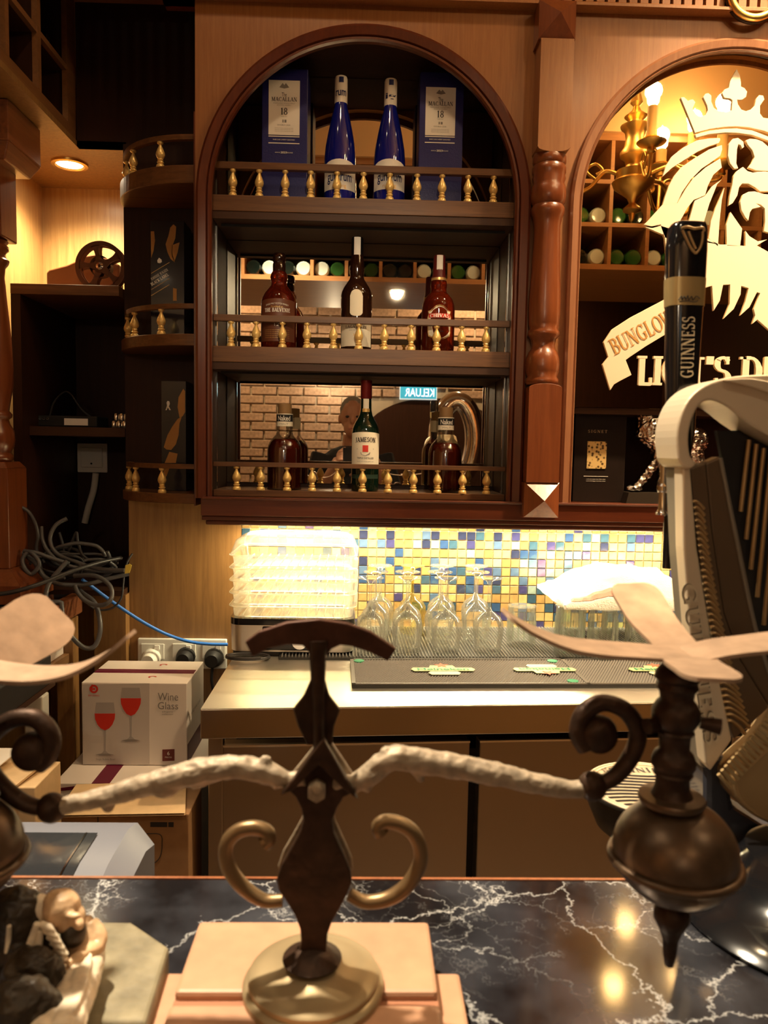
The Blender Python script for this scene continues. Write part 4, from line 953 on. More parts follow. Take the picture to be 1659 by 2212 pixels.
# the top itself runs square to the wall on the left and back
bpts = [(CX0, CY0+.004, .897), (1.6, CY0+.004+.0695*1.905, .897), (1.6, 2.152, .897), (CX0, 2.152, .897)]
tp = MB(); tp.prism3(bpts, (0, 0, .0035)); o = tp.build('worktop', steel, None); o.parent = ct; o.matrix_parent_inverse = Matrix.LocRotScale(ct.location, ct.rotation_euler, None).inverted()
fr = thing('undercounter_fridge', (CX0, CY0, 0), 'steel under-counter fridge with two doors below the worktop', 'fridge')
u = lambda a: CX0+a
MB().box(u(.055), u(1.60), CY0+.06, CY0+.55, .06, .79).build('body', black_matt, fr)
for a, b in ((.017, .528), (.548, 1.06), (1.08, 1.6)):
    d = MB().box(u(a), u(b), CY0+.024, CY0+.062, .10, .818).build('door', steel_dk, fr, bevel=.003)
    MB().box(u(a), u(b), CY0+.022, CY0+.03, .8165, .8205).build('door_lip', steel, d)
fr.rotation_euler.z = TH_

# bar mats
A2 = math.atan(.0385)
Pm = Pz(760, 1487, .901)
mt = thing('bar_mat', Pm, 'black rubber bar mat with beer logos along the front of the worktop', 'mat')
W, D = .98, .192
MB().box(Pm.x, Pm.x+W, Pm.y, Pm.y+D, .9008, .909).build('base', rubber, mt, bevel=.0015)
fr_ = MB()
for y0, y1 in ((0, .004), (D-.004, D)): fr_.box(Pm.x, Pm.x+W, Pm.y+y0, Pm.y+y1, .909, .9115)
for x0 in (0, .50, W-.006): fr_.box(Pm.x+x0, Pm.x+x0+.008, Pm.y, Pm.y+D, .909, .9115)
fr_.build('rim', plain('rubber_rim', (.16, .15, .14), .5), mt)
dots = MB()
nx, ny = 150, 30
for i in range(nx):
    for j in range(ny):
        x = Pm.x+.010+(i+.5*(j % 2))*.0064; y = Pm.y+.006+j*.0061
        if x > Pm.x+W-.008: continue
        dots.add([(x-.0022, y-.0022, .909), (x+.0022, y-.0022, .909), (x+.0022, y+.0022, .909), (x-.0022, y+.0022, .909), (x, y, .9122)], [(0, 1, 4), (1, 2, 4), (2, 3, 4), (3, 0, 4)])
tag(dots.build('nubs', plain('nub_led_glint', (.26, .25, .24), .35), mt), kind='stuff')  # LED reflection on the nubs put into the lighter grey
green_l = plain('logo_cream_green', (.58, .66, .34), .5); grn = plain('logo_green', (.05, .30, .16), .5); red_s = plain('logo_red', (.75, .16, .10), .5)
for i, (x, flip) in enumerate(((.205, 0), (.435, 1), (.70, 0), (.90, 1))):
    cx, cy = Pm.x+x, Pm.y+D/2; s = -1 if flip else 1; zt = .9128
    def q(l): return [(cx+s*a, cy+s*b, zt) for a, b in l]
    MB().prism3(q([(-.066, -.013), (.066, -.013), (.072, 0), (.066, .013), (.03, .013), (.026, .030), (-.026, .030), (-.03, .013), (-.066, .013), (-.072, 0)]), (0, 0, .0012)).build('logo_plate', green_l, mt)
    MB().prism3(q([(-.03, -.040), (.03, -.040), (.036, -.026), (.03, -.016), (-.03, -.016), (-.036, -.026)]), (0, 0, .001)).build('logo_ribbon', plain('ribbon_cream', (.7, .68, .48), .5) if i == 0 else MATS['ribbon_cream'], mt)
    st = [(.017*(1 if k % 2 == 0 else .42)*math.sin(k*PI/5), .030+.017*(1 if k % 2 == 0 else .42)*math.cos(k*PI/5)) for k in range(10)]
    MB().prism3([(cx+s*a, cy+s*b, zt+.0012) for a, b in st], (0, 0, .0008)).build('logo_star', red_s, mt)
    lettering('Heineken', grn, mt, (cx, cy-s*.008, zt+.0014), .016, .115, (s, 0, 0), (0, s, 0), serif=False, bold=.02)
for x, y in ((.020, D-.018), (.475, D-.018), (.475, .018)):
    MB().lathe([(0, .0028), (.012, .0028), (.012, 0)], (Pm.x+x, Pm.y+y, .909), 18).build('logo_disc', grn, mt)
mt.rotation_euler.z = A2
rm = thing('drip_mat', (.35, 1.95, .901), 'ribbed black rubber drip mat under the upturned glasses', 'mat')
MB().box(-.20, 1.15, 1.80, 2.12, .901, .906).build('base', rubber, rm)
rb = MB()
for i in range(168): x = -.195+i*.008; rb.add([(x, 1.803, .906), (x+.004, 1.803, .906), (x+.004, 2.117, .906), (x, 2.117, .906), (x+.001, 1.803, .910), (x+.003, 1.803, .910), (x+.003, 2.117, .910), (x+.001, 2.117, .910)], [(4, 5, 6, 7), (0, 1, 5, 4), (1, 2, 6, 5), (3, 0, 4, 7), (2, 3, 7, 6)])
tag(rb.build('ribs', plain('rib_led_glint', (.17, .165, .16), .3), rm), kind='stuff')  # ribs coloured paler to carry the reflected LED light
rm.rotation_euler.z = .03

# upturned wine glasses
gp = [(.0310, 0), (.0335, .018), (.0365, .040), (.0380, .055), (.0365, .070), (.030, .083), (.019, .092), (.009, .099), (.0045, .108), (.0037, .130), (.0037, .155), (.0050, .166), (.0085, .173), (.020, .177), (.0315, .1795), (.0318, .1812), (0, .1800)]
GR = 'upturned wine glasses on the drip mat'
rows = [((801, 1245), 'front row wine glass next to the steamer'), ((882, 1245), 'front row wine glass, second from the steamer'), ((967, 1245), 'front row wine glass, third from the steamer'), ((1058, 1249), 'front row wine glass farthest from the steamer'),
        ((812, 1234), 'second row wine glass next to the steamer'), ((881, 1235), 'second row wine glass, second from the steamer'), ((951, 1234), 'second row wine glass, third from the steamer'), ((1031, 1236), 'second row wine glass farthest from the steamer'),
        ((822, 1216), 'back row wine glass next to the steamer'), ((892, 1217), 'back row wine glass with a yellow tint'), ((955, 1219), 'back row wine glass, third from the steamer'), ((1029, 1225), 'back row wine glass farthest from the steamer')]
g0 = None; ybr = (1.835, 1.835, 1.835, 1.835)
for i, ((x, y), lab) in enumerate(rows):
    q = Pz(x, y, .911+.181); row = i//4
    yy = (1.835, 1.925, 2.03)[row]+(i % 4)*.006; q = P(x, y, yy)
    gm = wine_clear if i != 9 else thinglass('yellow_glass', (.98, .86, .30), .2, .03, .018)
    t = thing('wine_glass', (q.x, yy, .9105), lab, 'glass', GR)
    MB().lathe([p for p in gp[:9]], (q.x, yy, .9105), 28).build('bowl', gm, t, smooth=60)
    MB().lathe(gp[8:], (q.x, yy, .9105), 28).build('stem', gm, t, smooth=60)
    MB().lathe([(.0310, 0), (.0316, .0006), (.0310, .0014), (.0303, .0006), (.0310, 0)], (q.x, yy, .9105), 28).build('rim', tumbler_glass, t, smooth=60)

# upturned tumblers and the towel on them
def tumbler(x, y, r, h, lab, pattern):
    q = Pz(x, y, .911); t = thing('tumbler', (q.x, q.y, .9105), lab, 'glass', 'upturned tumblers by the towel'); c = (q.x, q.y, .9105)
    MB().lathe([(r, 0), (r*.93, h*.9), (r*.9, h), (0, h)], c, 32).build('wall', tumbler_glass, t, smooth=40)
    fl = MB()
    if pattern == 'flute':
        for i in range(16):
            a = 2*PI*i/16; fl.tube([(c[0]+(r+.0003)*math.sin(a), c[1]-(r+.0003)*math.cos(a), c[2]+.018), (c[0]+(r*.95)*math.sin(a), c[1]-(r*.95)*math.cos(a), c[2]+h*.78)], .0018, 5)
    else:
        for i in range(9):
            for s in (-1, 1):
                fl.tube([(c[0]+(r*(1-.06*j/6)+.0003)*math.sin(2*PI*i/9+s*j*.15), c[1]-(r*(1-.06*j/6)+.0003)*math.cos(2*PI*i/9+s*j*.15), c[2]+.012+j*h*.12) for j in range(7)], .0013, 4)
    fl.build('cut_pattern', tumbler_glass, t, smooth=60)
    MB().lathe([(r*1.01, h-.001), (r*.98, h+.002), (r*.8, h+.003), (0, h+.002)], c, 28).build('base_ring', tumbler_glass, t, smooth=50)
    for j in range(22): pass
    return q
tumbler(1125, 1391, .037, .098, 'ribbed tumbler standing clear of the towel', 'flute')
tq = [tumbler(1228, 1412, .036, .118, 'fluted tumbler under the left corner of the towel', 'flute'), tumbler(1300, 1418, .036, .118, 'fluted tumbler under the middle of the towel', 'flute'), tumbler(1385, 1415, .040, .112, 'diamond-cut tumbler under the towel', 'cut'),
      tumbler(1235, 1368, .036, .118, 'fluted tumbler in the back row under the towel', 'flute'), tumbler(1330, 1368, .038, .118, 'diamond-cut tumbler in the back row under the towel', 'cut')]
zt = .9105+.1225
tw = thing('folded_towel', (P(1330, 1340, 1.92).x, 1.93, zt), 'folded white towel with a red stripe lying on the tumblers', 'towel')
def drape():
    x0, x1 = P(1190, 1300, 1.93).x, P(1490, 1300, 1.83).x; y0, y1 = 1.80, 2.09; nx, ny = 40, 26; vs = []; rngx = x1-x0
    for layer in range(2):
        for j in range(ny+1):
            for i in range(nx+1):
                u_, v_ = i/nx, j/ny; x = x0+rngx*u_+.012*noise.noise((u_*4, v_*3, 3)); y = y0+(y1-y0)*v_+.01*noise.noise((u_*3, v_*4, 8))
                su = min(1, max(0, (u_-.08)/.36)); su = su*su*(3-2*su); sv = min(1, max(0, v_/.30)); sv = sv*sv*(3-2*sv)
                hump = .014+.044*su*(.30+.70*sv)
                edge = min(u_, 1-u_, v_*.8, 1-v_)
                zz = zt+.006+hump+.010*noise.noise((u_*6, v_*5, 1))+.004*noise.noise((u_*17, v_*14, 2))
                zz -= .016*max(0, (.07-edge)/.07)
                if layer == 0: zz = zt+.003-.010*max(0, (.07-edge)/.07)
                vs.append((x, y, zz))
    n = (nx+1)*(ny+1); fs = []
    for j in range(ny):
        for i in range(nx):
            a = j*(nx+1)+i; fs.append((n+a, n+a+1, n+a+nx+2, n+a+nx+1)); fs.append((a, a+nx+1, a+nx+2, a+1))
    for i in range(nx): fs.append((i, i+1, n+i+1, n+i)); a = ny*(nx+1)+i; fs.append((a+1, a, n+a, n+a+1))
    for j in range(ny): a = j*(nx+1); fs.append((a+nx+1, a, n+a, n+a+nx+1)); a += nx; fs.append((a, a+nx+1, n+a+nx+1, n+a))
    return vs, fs
vs, fs = drape(); cl = MB().add(vs, fs).build('cloth', towel_m, tw, smooth=60)
st = MB(); nx, ny = 40, 26; n = (nx+1)*(ny+1)
for j in (1, 2):
    for i in range(2, 22):
        a = n+j*(nx+1)+i; st.add([Vector(vs[k])+Vector((0, -.0006, .0012)) for k in (a, a+1, a+nx+2, a+nx+1)], [(0, 1, 2, 3)])
st.build('red_stripe', towel_red, tw)

# stack of clear trays on the steel steamer
Pq = Pz(625, 1424, .901); SX, SY = Pq.x+.003, 1.80+.13
sm = thing('food_steamer', (SX, SY, .901), 'tiered food steamer with clear plastic trays on a steel base', 'steamer')
def rr(w, d, r, n=6):
    pts = []
    for cx, cy, a0 in ((w/2-r, d/2-r, 0), (-w/2+r, d/2-r, PI/2), (-w/2+r, -d/2+r, PI), (w/2-r, -d/2+r, 1.5*PI)):
        pts += [(cx+r*math.cos(a0+PI/2*i/n), cy+r*math.sin(a0+PI/2*i/n)) for i in range(n+1)]
    return pts
def loft(mb, rings, cap0=False, cap1=False):
    n = len(rings[0][0]); vs = []
    for pts, z in rings: vs += [(SX+p[0], SY+p[1], z) for p in pts]
    fs = [(j*n+i, j*n+(i+1) % n, (j+1)*n+(i+1) % n, (j+1)*n+i) for j in range(len(rings)-1) for i in range(n)]
    if cap0: fs.append(tuple(range(n)))
    if cap1: fs.append(tuple(range((len(rings)-1)*n, len(rings)*n)))
    return mb.add(vs, fs)
zY = lambda y: P(620, y, SY-.12).z
W, D = .300, .235
loft(MB(), [(rr(W-.01, D-.01, .03), .901), (rr(W-.01, D-.01, .03), .912)], True, True).build('foot', black_matt, sm)
loft(MB(), [(rr(W-.005, D, .03), .912), (rr(W-.002, D, .03), zY(1352))], True, True).build('steel_body', steel, sm, smooth=30)
loft(MB(), [(rr(W, D, .03), zY(1352)), (rr(W, D, .03), zY(1338))], True, True).build('black_collar', black_gloss, sm, smooth=30)
MB().box(SX-.07, SX+.075, SY-D/2-.004, SY-D/2+.01, .916, zY(1354)).build('control_panel', black_gloss, sm, bevel=.003)
MB().lathe([(0, .012), (.018, .012), (.019, 0)], (SX+.02, SY-D/2-.004, .94), 20, M=Matrix.Rotation(PI/2, 3, 'X')).build('dial', chrome, sm, smooth=40)
ys = [1338, 1311, 1283, 1256, 1229, 1201]
for i in range(5):
    z0, z1 = zY(ys[i]), zY(ys[i+1])
    tr = loft(MB(), [(rr(W-.020, D-.020, .03), z0+.004), (rr(W-.013, D-.013, .03), z0+.003), (rr(W-.006, D-.006, .035), z1-.006), (rr(W+.004, D+.004, .035), z1-.004), (rr(W+.006, D+.006, .035), z1-.001), (rr(W-.004, D-.004, .035), z1)], True).build('tray', tub_plastic, sm, smooth=40)
    g = MB()
    for j in range(12): x = SX-W/2+.03+j*(W-.06)/11; g.box(x-.001, x+.001, SY-D/2+.02, SY+D/2-.02, z0+.004, z0+.0065)
    g.build('grid', tub_rim, tr)
    lf = loft(MB(), [(rr(W+.007, D+.007, .035), z1-.0035), (rr(W+.009, D+.009, .035), z1-.002), (rr(W+.007, D+.007, .035), z1-.0005)]).build('rim', tub_rim, tr, smooth=60)
z0 = zY(1201); zt_ = zY(1164)
loft(MB(), [(rr(W+.004, D+.004, .035), z0), (rr(W-.004, D-.004, .04), z0+.012), (rr(W-.016, D-.016, .045), z0+(zt_-z0)*.75), (rr(W-.045, D-.045, .05), zt_-.003), (rr(W-.07, D-.07, .05), zt_)], False, True).build('lid', tub_plastic, sm, smooth=50)
MB().tube([(SX-.05, SY, zt_), (SX-.045, SY, zt_+.008), (SX+.045, SY, zt_+.008), (SX+.05, SY, zt_)], .005, 8).build('lid_handle', tub_plastic, sm, smooth=60)
cb = MB().tube([(SX-.10+.05*math.cos(a*.3), SY-D/2-.03+.025*math.sin(a*.3), .906+a*.0001) for a in range(40)], .0035, 7)
single('steamer_cord', cb, cable_m, 'coiled black cord at the foot of the steamer', 'cord', smooth=60)

# ================================================================ left return of the bar
lc = thing('side_bar', (-.89, 1.5, .95), 'side run of the bar with black marble top and red-brown wooden edge', 'counter')
MB().box(-1.028, -.762, .70, 2.035, .965, 1.0).build('marble_top', marble_m, lc)
MB().box(-.775, -.745, .70, 2.04, .952, 1.004).build('wood_edge', edge_red, lc, bevel=.004)
MB().box(-1.028, -.752, .95, 1.985, .838, .862).build('under_shelf', wood('shelf_edge', (.20, .10, .04), (.30, .16, .065), 'Y', .5, .05), lc, bevel=.001)
MB().box(-.785, -.742, 1.96, 2.0, .0, .952).build('corner_post', veneer_mid, lc, bevel=.002)
MB().box(-1.028, -.80, .95, 1.98, .0, .02).build('plinth', dark, lc)
struct('trim_2', MB().box(-.742, -.655, 2.115, 2.15, 0, .985), veneer_mid)
# printed carton on the under shelf
sc_ = thing('glassware_carton', (-.80, 1.86, .8625), 'white printed carton lying on the shelf under the side bar', 'box')
MB().box(-.90, -.764, 1.735, 1.955, .8625, .948).build('carton', card_white, sc_, bevel=.0015)
for i, (y, c) in enumerate(((1.90, red_ink), (1.925, plain('orange_ink', (.7, .22, .03), .5)))):
    MB().prism3([(-.7635, y-.008, .885), (-.7635, y+.004, .885), (-.7635, y+.010, .915), (-.7635, y, .935), (-.7635, y-.006, .91)], (.0004, 0, 0)).build('food_print', c, sc_)
for y in (1.84, 1.865): MB().prism3([(-.7635, y-.004, .875), (-.7635, y+.004, .875), (-.7635, y+.003, .93), (-.7635, y-.003, .93)], (.0004, 0, 0)).build('glass_print', plain('pale_ink', (.6, .58, .55), .5) if y == 1.84 else MATS['pale_ink'], sc_)
lettering('SET', grey_ink, sc_, (-.7634, 1.765, .892), .008, .025, (0, 1, 0), (0, 0, 1), serif=False)
lettering('glassware', grey_ink, sc_, (-.7634, 1.78, .876), .006, .05, (0, 1, 0), (0, 0, 1), serif=False)

# turned post at the left edge
PXc, PYc = -.935, 1.975
tp = thing('turned_post', (PXc, PYc, 1.004), 'red-brown turned wooden post standing on the side bar', 'post')
zp = lambda y: P(10, y, 1.93).z
def octo(x, y, a, b, z0, z1, z2_): pass
MB().box(PXc-.10, PXc+.10, PYc-.10, PYc+.10, 1.004, 1.05).hexa([(PXc-.10, PYc-.10, 1.05), (PXc+.10, PYc-.10, 1.05), (PXc+.10, PYc+.10, 1.05), (PXc-.10, PYc+.10, 1.05)], [(PXc-.058, PYc-.058, 1.085), (PXc+.058, PYc-.058, 1.085), (PXc+.058, PYc+.058, 1.085), (PXc-.058, PYc+.058, 1.085)]).build('base_block', turned, tp, bevel=.001)
MB().box(PXc-.054, PXc+.054, PYc-.054, PYc+.054, 1.085, zp(1012)).hexa([(PXc-.054, PYc-.054, zp(1012)), (PXc+.054, PYc-.054, zp(1012)), (PXc+.054, PYc+.054, zp(1012)), (PXc-.054, PYc+.054, zp(1012))], [(PXc-.042, PYc-.042, zp(998)), (PXc+.042, PYc-.042, zp(998)), (PXc+.042, PYc+.042, zp(998)), (PXc-.042, PYc+.042, zp(998))]).build('lower_block', turned, tp, bevel=.002)
po = [(.036, 998), (.042, 993), (.042, 985), (.036, 978), (.044, 965), (.047, 950), (.045, 930), (.036, 915), (.033, 905), (.040, 900), (.041, 893), (.034, 886), (.037, 870), (.045, 830), (.046, 790), (.042, 720), (.034, 640), (.030, 590), (.032, 570), (.040, 560), (.042, 553), (.034, 545), (.034, 536), (.041, 530), (.041, 522), (.036, 518), (.041, 512), (.036, 506)]
MB().lathe([(r, zp(y)) for r, y in po], (PXc, PYc, 0), 32).build('turned_shaft', turned, tp, smooth=50)
MB().box(PXc-.046, PXc+.046, PYc-.046, PYc+.046, zp(508), zp(345)).build('upper_block', turned, tp, bevel=.004)
z0, z1, z3_ = zp(352), zp(318), 2.198
MB().hexa([(PXc-.07, PYc-.07, z0), (PXc+.07, PYc-.07, z0), (PXc+.07, PYc+.07, z0), (PXc-.07, PYc+.07, z0)], [(PXc-.09, PYc-.09, z1), (PXc+.09, PYc-.09, z1), (PXc+.09, PYc+.09, z1), (PXc-.09, PYc+.09, z1)]).box(PXc-.09, PXc+.09, PYc-.09, PYc+.09, z1, z3_).build('capital', edge_red, tp, bevel=.003)

# film reel and wooden ornament in the lit niche
q = P(219, 557, 2.20); zsh = 1.8195
R = .069; cz = zsh+R
fr2 = thing('film_reel', (q.x, 2.20, zsh), 'brown film reel with five oval holes leaning in the lit niche', 'reel')
reel_m = plain('reel_brown', (.11, .045, .022), .35, .3)
def reel_disc(y, M):
    bm = MB(); n = 60; vs = []; 
    # face built from spokes and rims so that the five holes are open
    for i in range(n):
        a0, a1 = 2*PI*i/n, 2*PI*(i+1)/n
        for r0, r1 in ((R*.82, R), (0.0, R*.24)):
            pts = [(q.x+r*math.cos(a), cz+r*math.sin(a)) for r, a in ((max(r0, .0005), a0), (r1, a0), (r1, a1), (max(r0, .0005), a1))]
            bm.prism(pts, y, y+.003)
    for k in range(5):
        a = 2*PI*k/5+.55
        for i in range(8):
            ra = R*.22+(R*.62)*i/8; rb = R*.22+(R*.62)*(i+1)/8
            wa = .011+.010*abs((i/8-.45)*2)**2.2; wb = .011+.010*abs(((i+1)/8-.45)*2)**2.2
            d = Vector((math.cos(a), math.sin(a))); nn = Vector((-d.y, d.x)); o = Vector((q.x, cz))
            bm.prism([tuple(o+d*ra-nn*wa*.55), tuple(o+d*rb-nn*wb*.55), tuple(o+d*rb+nn*wb*.55), tuple(o+d*ra+nn*wa*.55)], y, y+.003)
    return bm
reel_disc(2.19, None).build('front_flange', reel_m, fr2); reel_disc(2.214, None).build('rear_flange', reel_m, fr2)
MB().lathe([(R*.42, -.01), (R*.42, .014)], (q.x, 2.203, cz), 32, M=Matrix.Rotation(PI/2, 3, 'X')).build('core', plain('film_dark', (.05, .02, .012), .3), fr2, smooth=40)
MB().lathe([(.004, 0), (.010, 0), (.010, .006), (.004, .008), (.004, 0)], (q.x, 2.19, cz), 20, M=Matrix.Rotation(PI/2, 3, 'X')).build('hub', chrome, fr2, smooth=40)
px = lambda x, y: (lambda v: (v.x, v.z))(P(x, y, 2.29))
pts = [px(106, 592), px(112, 586), px(150, 576), px(168, 568), px(190, 556), px(215, 552), px(262, 575)]
pts = [(x, z) for x, z in pts]+[(px(262, 600)[0], zsh), (px(106, 600)[0], zsh)]
single('wooden_ornament', MB().prism(pts, 2.27, 2.31), plain('ornament_wood', (.20, .08, .03), .35, coat=.3), 'curved dark wooden ornament behind the film reel', 'ornament', bevel=.004)

# wall plate with conduit in the cubby, router, small bottles
q0 = P(168, 1020, 2.485); q1 = P(232, 958, 2.485)
sw = thing('wall_switch', ((q0.x+q1.x)/2, 2.487, q0.z), 'square white switch plate on the back of the dark cubby', 'switch')
MB().box(q0.x, q1.x, 2.480, 2.489, q0.z, q1.z).build('plate', white_pl, sw, bevel=.003)
cx, cz_ = (q0.x+q1.x)/2, (q0.z+q1.z)/2
MB().box(cx-.034, cx+.034, 2.474, 2.481, cz_-.030, cz_+.032).build('rocker', white_pl, sw, bevel=.002)
MB().lathe([(0, .002), (.003, .002), (.003, 0)], (cx, 2.474, cz_-.018), 12, M=Matrix.Rotation(PI/2, 3, 'X')).build('indicator', dark_ink, sw)
cdm = MB().tube(smoothpath([P(207, 1022, 2.475), P(203, 1055, 2.474), P(196, 1080, 2.472), P(190, 1100, 2.470), P(183, 1130, 2.468)]), .0105, 10)
cn = single('conduit', cdm, white_pl, 'white conduit tube below the square switch plate', 'conduit', smooth=60)
rt_ = thing('router', (P(160, 915, 2.25).x, 2.25, 1.4455), 'flat black router with a white sticker on the cubby shelf', 'router')
a, b = P(80, 910, 2.22).x, P(215, 910, 2.22).x
MB().box(a, b, 2.20, 2.30, 1.4455, 1.4455+.032).build('case', black_matt, rt_, bevel=.004)
MB().box(P(139, 905, 2.2).x, P(190, 905, 2.2).x, 2.1985, 2.2, 1.451, 1.470).build('sticker', white_paper, rt_)
for i in range(3): MB().lathe([(.0035, 0), (.0035, .002), (.0025, .002), (.0025, 0)], (P(87+i*8, 902, 2.2).x, 2.2, 1.468), 12, M=Matrix.Rotation(PI/2, 3, 'X')).build('socket', chrome, rt_)
MB().tube(smoothpath([(a+.02, 2.26, 1.477), (a+.03, 2.27, 1.52), (a+.06, 2.29, 1.55), (a+.10, 2.29, 1.50), (a+.13, 2.28, 1.478)]), .003, 6).build('lead', cable_m, rt_, smooth=60)
for i, (x, r) in enumerate(((247, 0), (258, 0), (270, 0), (252, 1), (264, 1), (275, 1))):
    q = P(x, 915, 2.23); h = 1.4455+r*.0215
    t = MB().lathe([(0, 0), (.0085, 0), (.0095, .004), (.0095, .016), (.0075, .0205), (0, .0205)], (q.x, 2.23, h), 14)
    single('glass_vial', t, chrome, 'small shiny jar at the %s of the %s row on the cubby shelf' % (('left', 'middle', 'right')[i % 3], ('bottom', 'top')[r]), 'jar', 'small jars on the cubby shelf', smooth=50)

# tangle of cables on the side bar
def cable(name, pts, Ys, r, mat, lab, group='cables heaped on the side bar', k=6):
    if not isinstance(Ys, (list, tuple)): Ys = [Ys]*len(pts)
    Ys = interp(list(Ys), len(pts))
    path = smoothpath([P(x, y, Y) for (x, y), Y in zip(pts, Ys)], k)
    path = [Vector((p.x, p.y, max(p.z, 1.004+r) if p.x < -.742 else p.z)) for p in path]
    return single(name, MB().tube(path, r, 7), mat, lab, 'cable', group, smooth=60)
cable('power_cable', [(40, 1092), (62, 1106), (76, 1130), (82, 1158), (79, 1185), (86, 1215), (92, 1238), (110, 1252), (140, 1248)], [2.0, 2.03, 2.0], .0045, cable_g, 'grey cable rising beside the wooden post')
cable('power_cable', [(-60, 1288), (10, 1282), (60, 1270), (110, 1252), (160, 1232), (215, 1215), (262, 1205)], [1.82, 1.84, 1.92, 2.05], .0055, cable_m, 'thick black cable running along the front of the bar heap')
cable('power_cable', [(42, 1190), (75, 1215), (95, 1245), (130, 1262), (185, 1262), (235, 1250), (278, 1240)], [2.0, 1.97, 2.02], .006, cable_g, 'pale grey cable sweeping to the right through the heap')
cable('power_cable', [(52, 1190), (70, 1195), (85, 1218), (68, 1240), (52, 1225), (50, 1205), (68, 1192), (110, 1205), (150, 1218)], [1.98, 1.96, 2.0], .0055, cable_g, 'grey cable with a tight loop near the wooden post')
cable('power_cable', [(90, 1138), (92, 1165), (103, 1190), (130, 1215), (175, 1228), (230, 1235), (272, 1232)], [2.04, 2.0, 2.02], .005, cable_g, 'grey cable arching down from the middle of the heap')
cable('power_cable', [(145, 1120), (120, 1135), (108, 1165), (122, 1195), (160, 1212), (210, 1228), (268, 1232)], [2.05, 2.02, 2.0], .0055, cable_g, 'grey cable with the tallest arch in the heap')
cable('power_cable', [(128, 1150), (136, 1178), (142, 1205), (152, 1180), (165, 1150), (168, 1170), (180, 1200), (210, 1215), (255, 1216)], [2.06, 2.04], .004, cable_m, 'thin black cable with two peaks at the back of the heap')
cable('power_cable', [(145, 1212), (125, 1235), (105, 1262), (99, 1290), (104, 1310), (125, 1335), (150, 1370), (180, 1398), (204, 1396), (216, 1365), (214, 1330), (203, 1300), (180, 1282), (160, 1265)], [1.96, 1.88, 1.92, 2.0], .0062, cable_g, 'grey cable hanging in a long loop off the bar edge')
cable('power_cable', [(160, 1244), (205, 1244), (235, 1262), (242, 1285), (232, 1303), (210, 1308), (185, 1298), (168, 1280), (162, 1265)], [1.98, 1.93, 1.96], .0058, cable_g, 'grey cable curled in a ring over the bar corner')
cable('thin_cable', [(286, 1196), (276, 1212), (269, 1235), (266, 1265), (262, 1292), (245, 1312), (220, 1318), (196, 1310), (178, 1290)], [2.05, 2.0, 1.98], .0026, cable_m, 'thin black cable with a yellow tag beside the heap')
q = P(277, 1224, 2.0)
single('cable_tag', MB().prism([(q.x-.008, q.z-.018), (q.x+.004, q.z-.016), (q.x+.010, q.z+.004), (q.x+.004, q.z+.008), (q.x-.006, q.z+.004)], 1.996, 1.9985), plain('yellow_paper', (.75, .60, .10), .6), 'small yellow paper tag on the thin cable', 'tag')
rb_ = random.Random(11)
for i in range(7):
    cx, cy = 120+rb_.random()*90, 1195+rb_.random()*35; rx, ry = 45+rb_.random()*55, 14+rb_.random()*16; a0 = rb_.random()*6
    pts = [(cx+rx*math.cos(a0+t*.45)*(1-.01*t), cy+ry*math.sin(a0+t*.45)+rb_.random()*4) for t in range(16)]
    pts = [(min(max(x, 48), 268), y) for x, y in pts]
    cable('coiled_cable', pts, [2.0+.05*rb_.random(), 2.06, 2.0+.04*rb_.random(), 2.05], .0034+.002*rb_.random(), cable_m if i % 2 else cable_g, ('black cable coiled in the heap on the side bar' if i % 2 else 'grey cable coiled in the heap on the side bar'), 'coiled cables on the side bar')
cable('network_cable', [(178, 1252), (200, 1268), (232, 1292), (275, 1322), (320, 1350), (365, 1372), (410, 1386), (450, 1391), (492, 1392)], [2.0, 2.06, 2.11, 2.12], .0046, blue_cable, 'blue network cable running down to the wall sockets', 'cables on the wall')

# wall sockets with plugs
q0 = P(298, 1428, 2.14); q1 = P(490, 1381, 2.14)
so = thing('socket_plate', ((q0.x+q1.x)/2, 2.145, q0.z), 'long white double wall socket behind the wine glass box', 'socket')
MB().box(q0.x, q1.x, 2.137, 2.149, q0.z-.02, q1.z).build('plate', white_pl, so, bevel=.003)
for x in (330, 398, 462):
    a = P(x-28, 1390, 2.137); b = P(x+28, 1424, 2.137)
    g = MB().box(a.x+.004, b.x-.004, 2.134, 2.138, b.z, a.z).build('gang', white_pl, so, bevel=.0015)
    MB().box(a.x+.042, a.x+.056, 2.131, 2.135, a.z-.016, a.z-.004).build('rocker', white_paper, g, bevel=.001)
def plug(x, y, mat, lab, yy=2.134):
    q = P(x, y, yy); t = thing('plug', (q.x, yy, q.z-.02), lab, 'plug', 'plugs in the wall socket')
    MB().lathe([(0, .042), (.017, .042), (.021, .036), (.026, .010), (.027, 0)], (q.x, yy, q.z), 20, M=Matrix.Rotation(PI/2, 3, 'X')).build('body', mat, t, smooth=40)
    MB().tube(smoothpath([(q.x, yy-.03, q.z-.02), (q.x, yy-.035, q.z-.06), (q.x+.01, yy-.03, q.z-.12)]), .004, 7).build('lead', mat, t, smooth=60)
plug(327, 1421, white_pl, 'white plug at the left of the wall socket'); plug(402, 1418, black_matt, 'black plug at the middle of the wall socket'); plug(463, 1420, black_matt, 'black plug at the right of the wall socket by the steamer')

